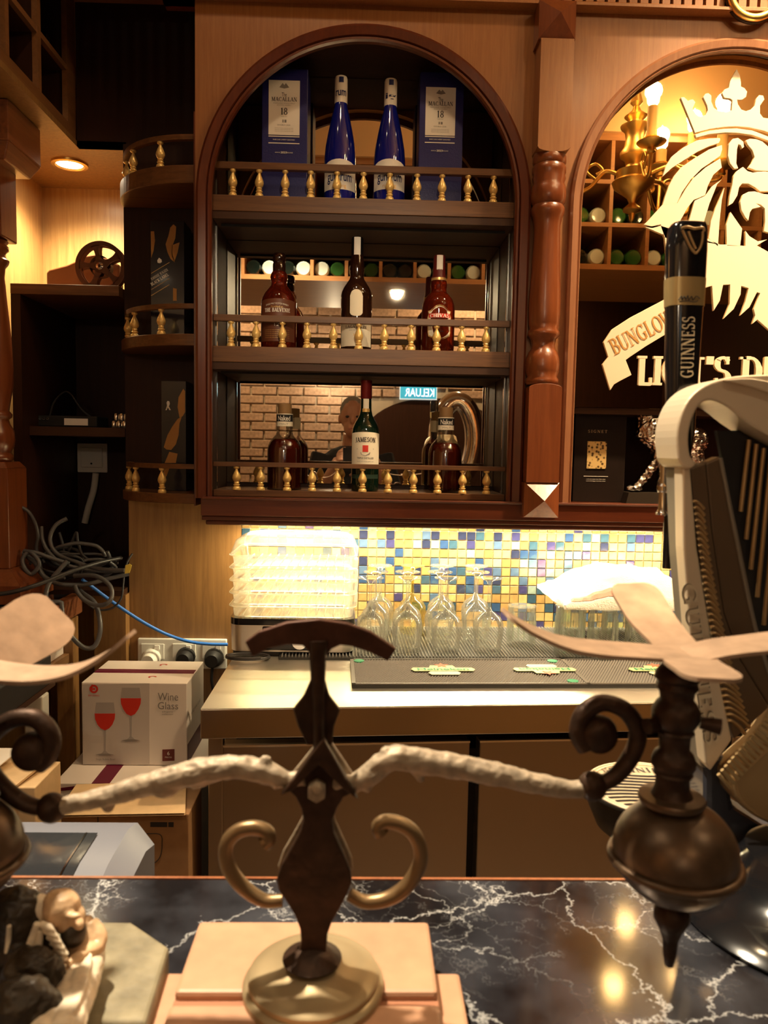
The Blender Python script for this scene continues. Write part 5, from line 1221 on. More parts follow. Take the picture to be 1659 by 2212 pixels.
# boxes stacked on the floor behind the bar
Y0 = 1.80
a = P(177, 1560, Y0).x; b = P(404, 1560, Y0).x; zt = P(180, 1474, Y0).z; zb = P(180, 1652, Y0).z; D = .19
wbx = thing('wine_glass_box', ((a+b)/2, Y0+D/2, zb), 'white carton printed with two red wine glasses and the words Wine Glass', 'box')
MB().box(a, b, Y0, Y0+D, zb, zt).build('carton', card_white, wbx, bevel=.002)
px = lambda x, y: (lambda v: (v.x, v.z))(P(x, y, Y0))
MB().prism([px(179, 1478), px(323, 1476), px(323, 1650), (a+.0015, zb+.001)], Y0-.0006, Y0).build('grey_panel', card_grey, wbx)
def winepic(cx, top, liq, bot, foot):
    hw = 22
    gl_ = MATS.get('print_glass') or plain('print_glass', (.40, .36, .34), .5)
    MB().prism([px(cx-hw+3, top), px(cx+hw-3, top), px(cx+hw, liq), px(cx-hw, liq)], Y0-.0010, Y0).build('glass_print', gl_, wbx)
    MB().prism([px(cx-hw, liq), px(cx-hw+1, liq+12), px(cx-hw+6, liq+24), px(cx-9, bot-4), px(cx, bot), px(cx+9, bot-4), px(cx+hw-6, liq+24), px(cx+hw-1, liq+12), px(cx+hw, liq)], Y0-.0014, Y0).build('wine_print', red_ink, wbx)
    MB().prism([px(cx-2.5, bot-1), px(cx+2.5, bot-1), px(cx+1.5, foot-12), px(cx+14, foot), px(cx-14, foot), px(cx-1.5, foot-12)], Y0-.0010, Y0).build('stem_print', gl_, wbx)
    MB().prism([px(cx-20, foot-3), px(cx-6, foot-6), px(cx+6, foot-6), px(cx+20, foot-3), px(cx+4, foot-1), px(cx-4, foot-1)], Y0-.0016, Y0).build('ornament_print', grey_ink, wbx)
winepic(227, 1517, 1541, 1577, 1633); winepic(283, 1485, 1508, 1546, 1602)
c0 = P(203, 1488, Y0); kk = Y0/1661
MB().add([(c0.x+r*kk*math.cos(t*PI/12), Y0-.0012, c0.z+r*kk*math.sin(t*PI/12)) for t in range(24) for r in (9.5, 5.2)], [(2*i, 2*((i+1) % 24), 2*((i+1) % 24)+1, 2*i+1) for i in range(24)]).build('logo_ring', red_ink, wbx)
MB().box(c0.x-5*kk, c0.x-2.2*kk, Y0-.0013, Y0-.0011, c0.z-3*kk, c0.z+10*kk).build('logo_bar', red_ink, wbx)
MB().lathe([(0, 0), (2.6*kk, 0)], (c0.x+.5*kk, Y0-.0013, c0.z), 14, M=Matrix.Rotation(PI/2, 3, 'X')).build('logo_dot', red_ink, wbx)
lettering('BAYXIANG', red_ink, wbx, P(203, 1504, Y0-.0006), .0042, .026, serif=False)
lettering('Wine', grey_ink, wbx, P(363, 1513, Y0-.0006), .0185, .048, serif=False); lettering('Glass', grey_ink, wbx, P(363, 1532, Y0-.0006), .0175, .048, serif=False)
lettering('elegant', grey_ink, wbx, P(362, 1539, Y0-.0006), .004, .026, serif=False); lettering('collection', grey_ink, wbx, P(362, 1544, Y0-.0006), .004, .026, serif=False)
MB().prism([px(351, 1619), px(377, 1618), px(377, 1643), px(351, 1644)], Y0-.001, Y0).build('count_square', plain('oxblood_ink', (.16, .03, .025), .5), wbx)
lettering('6', white_ink, wbx, P(364, 1631, Y0-.0012), .009, None, serif=False); lettering('PIECES', white_ink, wbx, P(364, 1637, Y0-.0012), .003, .016, serif=False)
lettering('Single Bubble Bowl', grey_ink, wbx, P(228, 1642, Y0-.0008), .005, .045, serif=False)
zt1 = zt+.0004
MB().box(a+.002, b-.002, Y0+D*.42, Y0+D*.58, zt, zt+.0008).build('tape', maroon, wbx)
MB().box(a+.001, b-.001, Y0+D*.498, Y0+D*.502, zt+.0008, zt+.0011).build('flap_gap', grey_ink, wbx)
for fx, fy in ((.62, .25), (.62, .8)):
    xx = a+(b-a)*fx; yy = Y0+D*fy
    MB().add([(xx+r*math.cos(t*PI/9)*.010, yy+r*math.sin(t*PI/9)*.008, zt+.0007) for t in range(13) for r in (1, .6)], [(2*i, 2*i+2, 2*i+3, 2*i+1) for i in range(12)]).build('top_logo', red_ink, wbx)
MB().box(b, b+.0008, Y0+.004, Y0+D-.004, zb+.002, zb+.05).build('side_band', plain('side_band_maroon', (.10, .02, .02), .5), wbx)
lettering('6 PCS WINE GLASS', grey_ink, wbx, (b+.0005, Y0+D*.5, zb+.11), .008, .10, (0, 1, 0), (0, 0, 1), serif=False)
# second white carton below
zt2 = zb-.001; Y1 = 1.70; a2 = P(116, 1692, Y1).x; b2 = a2+.33
bx2 = thing('white_carton', ((a2+b2)/2, Y1+.15, .25), 'white carton with maroon tape supporting the wine glass box', 'box')
MB().box(a2, b2, Y1, Y1+.32, .25, zt2).build('carton', card_white, bx2, bevel=.002)
MB().box(a2+.085, a2+.125, Y1-.0005, Y1+.32, zt2, zt2+.0007).build('tape', maroon, bx2)
MB().box(a2+.235, a2+.2365, Y1, Y1+.32, zt2, zt2+.0005).build('flap_gap', grey_ink, bx2)
MB().prism([(a2+.006, zt2-.012), (a2+.05, zt2-.006), (a2+.055, zt2-.02), (a2+.05, zt2-.014), (a2+.012, zt2-.018)], Y1-.0008, Y1).build('side_print', maroon, bx2)
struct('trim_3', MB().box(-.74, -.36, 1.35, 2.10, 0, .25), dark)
# brown carton with open flap in front
Y2 = 1.42; a3 = P(128, 1765, Y2).x; b3 = P(408, 1765, Y2).x; zt3 = P(270, 1758, Y2).z
bx3 = thing('brown_carton', ((a3+b3)/2, Y2+.06, .2505), 'brown carton with a raised pale flap and printed wine glass outline', 'box')
MB().box(a3, b3, Y2, Y2+.115, .2505, zt3).build('carton', kraft_dk, bx3, bevel=.002)
fl = P(165, 1694, Y2+.115); f2 = P(402, 1688, Y2+.115)
MB().add([(a3-.004, Y2-.012, zt3+.002), (b3-.004, Y2-.012, zt3+.008), (f2.x, Y2+.115, f2.z), (fl.x, Y2+.115, fl.z)], [(0, 1, 2, 3)]).add([(a3-.004, Y2-.012, zt3-.002), (b3-.004, Y2-.012, zt3+.004), (f2.x, Y2+.115, f2.z-.004), (fl.x, Y2+.115, fl.z-.004)], [(0, 1, 2, 3)]).build('flap', kraft, bx3)
g = MB(); gp2 = [P(x, y, Y2-.0006) for x, y in ((298, 1803), (344, 1802), (350, 1825), (346, 1850), (335, 1863), (326, 1868), (324, 1890), (324, 1930))]
g.tube(smoothpath(gp2), .0008, 4); g.build('glass_outline', dark_ink, bx3)
MB().box(P(325, 1782, Y2).x, P(361, 1782, Y2).x, Y2-.0008, Y2, P(340, 1786, Y2).z, P(340, 1776, Y2).z).box(P(364, 1782, Y2).x, P(375, 1782, Y2).x, Y2-.0008, Y2, P(340, 1786, Y2).z, P(340, 1776, Y2).z).build('print_block', dark_ink, bx3)
MB().box(P(212, 1800, Y2).x-.0008, P(212, 1800, Y2).x+.0008, Y2-.0006, Y2, .2505, zt3-.002).build('panel_seam', dark_ink, bx3)
# cartons under the side bar
q0 = P(95, 1640, 1.38)
b4 = thing('open_carton', (-.70, 1.35, .25), 'tan carton with a torn flap under the side bar', 'box')
xa, xb = P(0, 1700, 1.30).x-.10, P(92, 1700, 1.30).x
zt4 = P(60, 1640, 1.34).z
MB().box(xa, xb, 1.27, 1.38, .252, zt4-.02).build('carton', kraft, b4, bevel=.002)
MB().hexa([(xa, 1.262, zt4-.03), (xb-.03, 1.262, zt4-.018), (xb-.005, 1.38, zt4-.006), (xa, 1.38, zt4-.006)], [(xa, 1.262, zt4-.026), (xb-.03, 1.262, zt4-.014), (xb-.005, 1.38, zt4-.002), (xa, 1.38, zt4-.002)]).build('flap', kraft, b4)
MB().hexa([(xa, 1.262, zt4-.02), (xa+.075, 1.262, zt4-.016), (xa+.11, 1.36, zt4+.010), (xa, 1.36, zt4+.010)], [(xa, 1.262, zt4-.018), (xa+.075, 1.262, zt4-.014), (xa+.11, 1.36, zt4+.012), (xa, 1.36, zt4+.012)]).build('paper_sheet', white_paper, b4)
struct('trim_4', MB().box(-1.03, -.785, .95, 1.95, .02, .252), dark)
dvr = thing('black_amplifier', (-.90, 1.55, .60), 'black electronic box with small sockets on the lowest shelf under the side bar', 'device')
MB().box(-1.02, -.70, 1.42, 1.72, zt4+.02, zt4+.085).build('case', black_matt, dvr, bevel=.003)
for i in range(5): MB().lathe([(.004, 0), (.004, .004), (0, .004)], (-.80+i*.018, 1.42, zt4+.06), 12, M=Matrix.Rotation(PI/2, 3, 'X')).build('socket', (chrome, red_ink, chrome, white_pl, chrome)[i], dvr)
MB().box(-1.028, -.70, 1.30, 1.74, zt4+.008, zt4+.02).build('shelf_foot', dark_h, dvr)
q = P(118, 1540, 1.85); single('white_switch_box', MB().box(-.80, -.755, 1.80, 1.84, .70, .80), white_pl, 'upright white plastic box in the dark under the side bar', 'device', bevel=.004)

# grey printer with a black lid on the back shelf of the bar
pr = thing('receipt_printer', (-.35, .85, .80), 'grey printer with a glossy black lid just below the bar edge', 'printer')
zt5 = P(280, 1790, .98).z; xr = P(325, 1890, .80).x
x1 = P(278, 1792, .98).x; x0 = -.72
sil = [(.80, .80), (.80, zt5-.065), (.82, zt5-.035), (.86, zt5-.012), (.90, zt5-.003), (.98, zt5), (1.02, zt5-.012), (1.02, .80)]
n = len(sil); mb = MB()
vs = [(x0, y, z) for y, z in sil]+[(x1, y, z) for y, z in sil]
mb.add(vs, [tuple(range(n)), tuple(range(2*n-1, n-1, -1))]+[(i, i+n, (i+1) % n+n, (i+1) % n) for i in range(n)])
vs = [(x1, y, z) for y, z in sil]+[(x1+.028, y+(.008 if y < .9 else -.02 if y > .97 else 0), z-(.02 if z > .81 else 0)) for y, z in sil]
mb.add(vs, [tuple(range(2*n-1, n-1, -1))]+[(i, i+n, (i+1) % n+n, (i+1) % n) for i in range(n)])
mb.build('case', plain('printer_grey', (.13, .135, .165), .4), pr, smooth=35)
lid = [(.797, zt5-.062), (.818, zt5-.033), (.858, zt5-.010), (.90, zt5-.001), (.965, zt5+.002)]
mb = MB(); m_ = len(lid); vs = [(x0, y, z) for y, z in lid]+[(x1-.035, y, z) for y, z in lid]
mb.add(vs, [(i, i+1, i+1+m_, i+m_) for i in range(m_-1)]); mb.build('lid', plain('smoked_lid', (.02, .022, .026), .12, coat=.6, bump=.1, bscale=25), pr, smooth=25)
mb = MB(); vs = [(x1-.050, y-.001, z+.001) for y, z in lid]+[(x1-.0478, y-.001, z+.001) for y, z in lid]; mb.add(vs, [(i, i+1, i+1+m_, i+m_) for i in range(m_-1)])
mb.build('lid_trim', chrome, pr, smooth=25)
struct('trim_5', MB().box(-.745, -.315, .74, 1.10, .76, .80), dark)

# ================================================================ marble bar in front
fb = thing('front_bar', (.2, .42, 0), 'front bar with polished black marble top veined in white', 'counter')
MB().box(-1.03, 1.7, .12, .6865, .965, 1.0).build('marble_top', marble_m, fb, bevel=.002)
MB().box(-1.03, 1.7, .6865, .690, .960, 1.0005).build('wood_edge', edge_red, fb)
MB().box(-1.03, 1.7, .20, .60, 0, .965).build('body', veneer_mid, fb)

# ================================================================ balance scale
zB = 1.036
C0 = Pz(677, 2120, zB+.004); YS = C0.y
bl, br = Pz(430, 1990, zB), Pz(926, 1988, zB); yb = (bl.y+br.y)/2; yg0 = Pz(680, 2143, zB).y; yg1 = Pz(680, 2168, zB).y
stand = thing('wooden_plinth', ((bl.x+br.x)/2, .5, 1.0005), 'salmon coloured stepped wooden plinth under the balance scale', 'plinth')
MB().box(bl.x, br.x, yg0, yb, 1.020, zB).build('top_slab', terracotta, stand, bevel=.003)
MB().box(bl.x, br.x, yg1, yg0, 1.020, zB-.006).build('groove', plain('groove_shade', (.30, .12, .06), .6), stand)  # the groove's shadow is put into this darker brown
MB().box(bl.x, br.x, .40, yg1, 1.020, zB).build('front_slab', terracotta, stand, bevel=.003)
yl = Pz(980, 2100, 1.02).y
MB().box(bl.x-.020, br.x+.020, .385, yl, 1.0005, 1.020).build('lower_step', terracotta, stand, bevel=.003)

sc = thing('balance_scale', (C0.x, YS, zB), 'antique bronze balance scale with scrolled beam and globe weights', 'scale')
CX, CY = C0.x, C0.y
MB().lathe([(.0, 0), (.0475, 0), (.0475, .004), (.0455, .006), (.0440, .0065), (.0440, .010), (.0420, .0115), (.034, .0130), (.024, .015), (.018, .018), (0, .019)], (CX, CY, zB), 48).build('base_disc', plain('pale_brass', (.34, .26, .15), .40, .5, bump=.06, bscale=60), sc, smooth=35)
f = lambda x, y, d=0: P(x, y, YS+d)
g = lambda l, d=0: [(lambda q: (q.x, q.z))(P(x, y, YS+d)) for x, y in l]
plate = [(592, 2100), (625, 2086), (645, 2062), (651, 2025), (649, 2000), (638, 1972), (620, 1942), (603, 1917), (599, 1896), (610, 1862), (631, 1825), (650, 1790), (657, 1768), (652, 1742), (640, 1718), (622, 1700), (700, 1600), (768, 1705), (742, 1718), (728, 1742), (718, 1768), (722, 1795), (741, 1838), (757, 1876), (760, 1900), (750, 1927), (734, 1957), (717, 1986), (708, 2012), (705, 2055), (712, 2084), (738, 2100)]
sy0 = YS-.004
MB().prism(g(plate), YS-.004, YS+.003).build('post_plate', bronze, sc, bevel=.0012)
plate2 = [(680+(x-680)*1.03, y-6) for x, y in plate[7:26]]
MB().prism(g(plate2), YS+.010, YS+.013).build('rear_plate', bronze_pale, sc, bevel=.001)
MB().lathe([(.0185, 0), (.020, .002), (.014, .006), (.008, .010), (0, .011)], (CX-.001, CY, zB+.019), 28).build('foot_collar', bronze, sc, smooth=40)
tri = [(700, 1594), (606, 1714), (632, 1704), (690, 1648), (742, 1700), (774, 1724)]
MB().prism(g(tri, -.006), YS-.010, YS-.003).build('pediment', bronze, sc, bevel=.0012)
hexp = [(686+21*math.cos(PI/6+k*PI/3), 1696+21*math.sin(PI/6+k*PI/3)) for k in range(6)]
MB().prism(g(hexp), YS-.013, YS-.003).build('hex_nut', bronze_pale, sc, bevel=.0008)
MB().lathe([(0, .006), (.0025, .005), (.0034, 0)], f(686, 1700, -.013), 16, M=Matrix.Rotation(PI/2, 3, 'X')).build('bolt', bronze_pale, sc, smooth=50)
ptr = [(668, 1398), (672, 1465), (656, 1500), (634, 1528), (645, 1565), (664, 1605), (718, 1605), (722, 1565), (735, 1530), (712, 1500), (702, 1465), (706, 1398)]
MB().prism(g(ptr, .008), YS+.004, YS+.009).build('pointer', bronze, sc, bevel=.001)
MB().tube([f(688, 1385, .004), f(688, 1420, .002), f(688, 1500, .003), f(690, 1620, .004)], [.0058, .0050, .0042, .0042], 10).build('pointer_rib', bronze, sc, smooth=60)
arc_p = [(529, 1386), (560, 1364), (620, 1344), (690, 1337), (750, 1346), (800, 1364), (856, 1401), (838, 1428), (800, 1409), (760, 1396), (735, 1393), (716, 1402), (705, 1418), (672, 1415), (655, 1394), (620, 1392), (580, 1400), (546, 1419)]
MB().prism(g(arc_p, .006), YS+.005, YS+.010).build('dial_arc', plain('dial_rust', (.075, .028, .016), .5, .4, bump=.2, bscale=80, vary=.4), sc, bevel=.001)
for pts in ([(610, 1945), (570, 1945), (530, 1920), (500, 1885), (488, 1850), (492, 1818), (515, 1795), (548, 1788), (574, 1796), (580, 1812), (570, 1822)], [(755, 1932), (790, 1948), (840, 1940), (880, 1912), (905, 1870), (908, 1835), (893, 1800), (865, 1780), (835, 1775), (818, 1785), (825, 1800)]):
    path = smoothpath([f(x, y, .002) for x, y in pts], 5); MB().tube(path, interp([.0042, .0052, .0050, .0050, .0055], len(path)), 10).build('side_scroll', plain('scroll_bronze', (.20, .125, .06), .38, .6) if 'scroll_bronze' not in MATS else MATS['scroll_bronze'], sc, smooth=60)
# the beam
def beam(parts, nm): return blob(nm, parts, bronze_pale, sc, .0013, 3, .0010, 120)
beam([('t', [f(625, 1690), f(585, 1672), f(510, 1657), f(430, 1666), f(330, 1692), f(220, 1722), f(112, 1746)], [.0048, .0076, .0078, .0084, .0078, .0066, .0056]),
      ('t', [f(560, 1668), f(572, 1648), f(577, 1632)], [.0062, .0048, .0030]), ('t', [f(480, 1672), f(440, 1690), f(415, 1700)], [.004, .003, .002]), ('e', f(235, 1742), (.004, .004, .004)), ('e', f(355, 1700), (.010, .007, .007)), ('e', f(270, 1712), (.008, .006, .006)),
      ('t', [f(660, 1680), f(620, 1685), f(590, 1700)], [.006, .004, .003])], 'beam_arm')
beam([('t', [f(755, 1700), f(800, 1672), f(850, 1638), f(940, 1648), f(1050, 1668), f(1150, 1690), f(1235, 1704), f(1290, 1696)], [.0050, .0078, .0084, .0084, .0080, .0070, .0060, .0052]),
      ('t', [f(852, 1640), f(836, 1626), f(829, 1614)], [.0062, .0048, .0032]), ('t', [f(890, 1655), f(905, 1675), f(912, 1688)], [.004, .003, .0018]), ('e', f(1060, 1672), (.010, .007, .007)), ('e', f(1145, 1690), (.008, .0065, .0065)), ('e', f(985, 1655), (.009, .007, .007)),
      ('t', [f(720, 1690), f(770, 1690), f(800, 1705)], [.006, .004, .003])], 'beam_arm')
scm = MATS['scroll_bronze']
for pts, core in (([(118, 1748), (60, 1738), (8, 1702), (-28, 1650), (-22, 1595), (22, 1556), (75, 1552), (108, 1585), (106, 1625), (80, 1648)], (70, 1622)), ([(1268, 1702), (1322, 1682), (1362, 1636), (1378, 1582), (1352, 1536), (1302, 1518), (1262, 1540), (1250, 1580), (1268, 1612)], (1292, 1585))):
    path = smoothpath([f(x, y) for x, y in pts], 5)
    MB().tube(path, interp([.0048, .0058, .0060, .0058, .0062, .0075], len(path)), 12).build('end_scroll', bronze, sc, smooth=60)
    MB().lathe([(0, .009), (.006, .009), (.0115, .006), (.0130, 0), (.0115, -.006), (0, -.008)], f(*core), 24, M=Matrix.Rotation(PI/2, 3, 'X')).build('scroll_boss', bronze, sc, smooth=50)
for x, y in ((112, 1745), (1280, 1698)):
    MB().ellipsoid(f(x, y), (.010, .009, .010)).build('beam_knob', bronze, sc, smooth=60)
# globe weights with leaf pans
def ribbon(path, wid, side, th=.0012):
    mb = MB(); n = len(path); vs = []
    for i, p in enumerate(path):
        t = (path[min(i+1, n-1)]-path[max(i-1, 0)]).normalized(); s = Vector(side); s = (s-t*s.dot(t)).normalized(); nn = t.cross(s)
        for a, b in ((-1, -1), (1, -1), (1, 1), (-1, 1)): vs.append(p+s*wid[i]*a*.5+nn*th*b)
    fs = [(i*4+k, i*4+(k+1) % 4, (i+1)*4+(k+1) % 4, (i+1)*4+k) for i in range(n-1) for k in range(4)]+[(0, 1, 2, 3), ((n-1)*4+3, (n-1)*4+2, (n-1)*4+1, (n-1)*4)]
    return mb.add(vs, fs)
def globe(cx, ytop, side, Yg):
    G = lambda x, y, d=0: P(x, y, Yg+d); k = Yg/1661
    ax = G(cx, 1700).x
    zz = lambda y: P(cx, y, Yg).z
    col = [(38, 1440), (48, 1452), (50, 1464), (42, 1472), (46, 1484), (38, 1494), (36, 1510), (44, 1518), (52, 1532), (52, 1552), (44, 1566), (36, 1574), (42, 1580), (34, 1588), (33, 1618), (42, 1626), (48, 1640), (48, 1654), (40, 1664), (44, 1670), (36, 1680), (38, 1700), (48, 1722)]
    MB().lathe([(0, zz(1436))]+[(h*k, zz(y)) for h, y in col], (ax, Yg, 0), 28).build('stem', bronze, sc, smooth=50)
    MB().lathe([(.012, zz(1716)), (.0205, zz(1718)), (.0215, zz(1724)), (.0205, zz(1732)), (.012, zz(1736))], (ax, Yg, 0), 28).build('flange', globe_m, sc, smooth=50)
    cz = zz(1838); R = 137*k; ax += .004*side
    MB().ellipsoid((ax, Yg, cz), (R, R, R*.86), 36, 20).build('globe', globe_m, sc, smooth=60)
    MB().tube([(ax+(R+.0005)*math.cos(t*PI/24), Yg+(R+.0005)*math.sin(t*PI/24), cz-.006) for t in range(48)], .0030, 8, closed=True).build('equator_ring', globe_m, sc, smooth=60)
    MB().lathe([(0, zz(2092)), (.003, zz(2085)), (.0045, zz(2060)), (.005, zz(2030)), (.008, zz(2005)), (.0115, zz(1985)), (.0115, zz(1968)), (.007, zz(1950)), (.009, zz(1940)), (.014, zz(1930))], (ax, Yg, 0), 22).build('finial', bronze, sc, smooth=50)
    for d in (-1, 1): MB().tube([(ax+d*.012, Yg, zz(1560)), (ax+d*.024, Yg-.004, zz(1565))], [.004, .0055], 8).build('lug', bronze, sc, smooth=60)
    return ax
YG = YS-.012
ax = globe(1452, 0, 1, YG)
wmain = [.010, .016, .024, .028, .030, .028, .018]
def blade(pts, wid, sd):
    path = smoothpath(pts, 5); wd = interp(wid, len(path)); m = len(path)
    for i in range(1, 6): wd[-i] = wd[-i]*math.sqrt(max(.02, 1-((5-i)/5.0)**2)) if i < 5 else wd[-i]
    ribbon(path, wd, sd).build('pan_leaf', blade_m, sc, smooth=40)
cz_ = P(1470, 1418, YG).z
o_ = Vector((ax, YG, cz_))
blade([o_+Vector((.01, 0, 0)), P(1400, 1409, YG), P(1300, 1402, YG), P(1220, 1390, YG), P(1150, 1362, YG), P(1110, 1338, YG), P(1088, 1320, YG)], [.034, .038, .040, .038, .034, .030, .022], (0, 1, 0))
blade([o_, P(1450, 1385, YG+.03), P(1410, 1340, YG+.06), P(1380, 1290, YG+.085), P(1362, 1262, YG+.10)], [.030, .032, .036, .038, .036], (1, 0, 0))
blade([o_, P(1560, 1400, YG), P(1660, 1388, YG), P(1760, 1370, YG), P(1820, 1330, YG)], [.034, .038, .040, .036, .028], (0, 1, 0))
blade([o_, P(1500, 1435, YG-.03), P(1530, 1455, YG-.055), P(1545, 1470, YG-.075)], [.032, .034, .034, .030], (1, 0, 0))
YL = YS-.02
ax2 = globe(-82, 0, -1, YL); o_ = Vector((ax2, YL, P(-90, 1432, YL).z))
blade([o_, P(0, 1452, YL), P(90, 1458, YL), P(160, 1448, YL), P(220, 1420, YL), P(262, 1388, YL), P(288, 1366, YL)], [.036, .036, .034, .030, .026, .022, .016], (0, 1, 0))
blade([o_, P(-40, 1410, YL+.03), P(20, 1385, YL+.055), P(80, 1350, YL+.08), P(128, 1318, YL+.10)], [.034, .038, .044, .048, .046], (.5, -.4, -.75))
blade([o_, P(-200, 1430, YL), P(-330, 1380, YL)], [.034, .036, .028], (0, 1, 0))
blade([o_, P(-120, 1470, YL-.05), P(-130, 1500, YL-.08)], [.034, .034, .028], (1, 0, 0))

# ================================================================ statuette at the lower left
zS = 1.032
sl_ = thing('stone_slab', Pz(250, 2100, 1.0), 'rough grey stone slab under the statuette on the bar', 'slab')
tops = [Pz(x, y, zS) for x, y in ((120, 1988), (284, 1990), (366, 2045), (288, 2300), (-60, 2300), (-60, 2060))]
MB().prism3([(p.x, p.y, 1.0005) for p in reversed(tops)], (0, 0, zS-1.0005)).build('slab', slab_m, sl_, bevel=.003)
YF = .50
h = lambda x, y, d=0: P(x, y, YF+d)
fg = thing('winged_statuette', Pz(120, 2150, zS), 'pale resin statuette of a crouching bald figure with wings', 'statue')
k = YF/1661
def lim(l, r): return ('t', l, [v*k for v in r])
blob('body', [('e', h(133, 1962), (.0125, .013, .0125)), ('e', h(150, 1985), (.0108, .0105, .0108)), ('e', h(120, 1944), (.0080, .009, .0060)), ('e', h(168, 1998, -.006), (.0042, .004, .0035)), ('e', h(160, 1978, -.010), (.0050, .003, .0022)), ('e', h(112, 1982, -.011), (.0030, .0022, .0052)),
    lim([h(140, 1998, .006), h(165, 2004, .01), h(195, 2002, .01)], [22, 24, 26]), lim([h(192, 2000, .01), h(212, 2024, .006), h(208, 2046, .0), h(180, 2062, -.010), h(155, 2078, -.016), h(142, 2094, -.018)], [24, 21, 18, 15, 12, 10]),
    lim([h(143, 2092, -.018), h(130, 2086, -.021), h(122, 2079, -.020)], [7, 5.5, 4]), lim([h(145, 2096, -.019), h(130, 2095, -.023), h(120, 2090, -.022)], [7, 5.5, 4]), lim([h(147, 2100, -.019), h(133, 2104, -.024), h(123, 2101, -.023)], [7, 5.5, 4]), lim([h(149, 2104, -.019), h(138, 2112, -.023), h(130, 2112, -.023)], [6, 5, 3.6]), lim([h(150, 2090, -.018), h(146, 2079, -.022), h(138, 2074, -.022)], [6, 5, 4]),
    ('e', h(182, 2062, .004), (.014, .012, .020))], resin_s, fg, .0010, 4, .0004, 160)
blob('robe', [lim([h(205, 2040, .010), h(196, 2085, -.006), h(176, 2140, -.030), h(150, 2195, -.052), h(130, 2250, -.07)], [24, 30, 34, 38, 44]), lim([h(168, 2085, -.012), h(150, 2130, -.032), h(120, 2180, -.052), h(90, 2240, -.07)], [16, 22, 28, 34]),
    *[lim([h(196-i*9, 2060+i*10, -.012-.004*i), h(184-i*10, 2120+i*8, -.036-.003*i), h(158-i*12, 2185+i*6, -.062-.002*i)], [5, 8, 7]) for i in range(4)]], resin_w, fg, .0012, 3, .0006, 130)
MB().ellipsoid(h(158, 2014, -.004), (.0085, .008, .010)).build('beard', resin_d, fg, smooth=60)
blob('cloak', [('e', h(35, 1985, .0), (.020, .014, .022)), ('e', h(55, 2050, .0), (.019, .015, .022)), ('e', h(70, 2130, -.03), (.022, .015, .026)), ('e', h(50, 2200, -.055), (.026, .016, .026)), lim([h(40, 1935, .004), h(60, 1960, .002), h(80, 1995, 0)], [6, 14, 16]), ('e', h(110, 2080, .004), (.013, .011, .018)), ('e', h(0, 2100), (.02, .015, .04))], resin_d, fg, .0012, 2, .0020, 110)
MB().ellipsoid(h(85, 1970, .002), (.0095, .009, .012)).build('collar', resin_w, fg, smooth=60)
for pts, r in (([(80, 1995), (70, 2030), (52, 2070), (28, 2105)], [7, 10, 8, 4]), ([(88, 2010), (82, 2045), (62, 2090), (30, 2130)], [6, 9, 8, 4]), ([(60, 2105), (48, 2140), (36, 2165)], [6, 7, 3]), ([(95, 2090), (98, 2120), (92, 2150)], [4, 5, 3]), ([(20, 2000), (18, 2030), (12, 2060)], [5, 6, 3]), ([(70, 2130), (60, 2165), (50, 2185)], [5, 6, 3])):
    path = smoothpath([h(x, y, -.016-max(0, (y-2040))*.00026) for x, y in pts], 5); MB().tube(path, [v*k for v in interp(r, len(path))], 9).build('feather_lock', resin_w, fg, smooth=60)
for i in range(7):
    x, y = 100+i*7.5-(i > 4)*6*(i-4), 2002+i*13; MB().tube([h(x-10, y-6, -.014), h(x+6, y+2, -.017), h(x+16, y+9, -.017)], [.0022, .0026, .0012], 8).build('feather', resin_w, fg, smooth=60)

# ================================================================ harp-shaped beer tower
YT = .70
bt = thing('beer_tower', Pz(1690, 2020, 1.0005), 'harp-shaped beer tower with a tall black tap handle', 'beer tap')
T = lambda l, d=0: [(lambda q: (q.x, q.z))(P(x, y, YT+d)) for x, y in l]
def pl_(name, l, y0, y1, mat, bev=.002): return MB().prism(T(l, (y0+y1)/2), YT+y0, YT+y1).build(name, mat, bt, bevel=bev)
neck = [(1444, 990), (1440, 945), (1447, 902), (1466, 864), (1498, 837), (1545, 821), (1600, 815), (1680, 816), (1780, 835), (1780, 1000), (1690, 970), (1640, 946), (1590, 915), (1550, 884), (1522, 870), (1500, 870), (1483, 886), (1471, 915), (1466, 950), (1470, 985), (1482, 1000), (1470, 1011), (1454, 1006)]
def smoothpoly(l): 
    p = smoothpath([(x, y, 0) for x, y in l], 3); return [(v.x, v.y) for v in p[:-1]]
MB().prism(T(smoothpoly(neck+[neck[0]])), YT-.022, YT+.03).build('harp_neck', cream_metal, bt, bevel=.007, seg=3)
pl_('neck_ridge', smoothpoly([(1560, 822), (1620, 836), (1690, 858), (1780, 872), (1780, 850), (1690, 832), (1620, 818), (1560, 822)]), -.027, -.02, cream_metal, .003)
MB().lathe([(.0, .004), (.0040, .003), (.0046, 0)], P(1467, 932, YT-.004), 20, M=Matrix.Rotation(PI/2, 3, 'X') @ Matrix.Diagonal(Vector((1, 2.7, 1)))).build('scroll_plug', grey_cast, bt, smooth=60)
pl_('scroll_well', [(1452+x, 935+y) for x, y in ((0, 0), (8, -35), (20, -48), (30, -30), (30, 10), (26, 40), (14, 50), (4, 32))], -.001, .012, black_gloss, .001)
pl_('side_tube', [(1448, 1006), (1470, 1006), (1484, 1200), (1500, 1400), (1520, 1648), (1502, 1648), (1478, 1450), (1456, 1200)], .0, .03, grey_cast, .004)
band = [(1464, 1008), (1482, 1008), (1496, 1180), (1530, 1400), (1571, 1590), (1525, 1657), (1514, 1640), (1499, 1500), (1480, 1350), (1467, 1180)]
pl_('name_band', band, -.016, .004, cream_metal, .002)
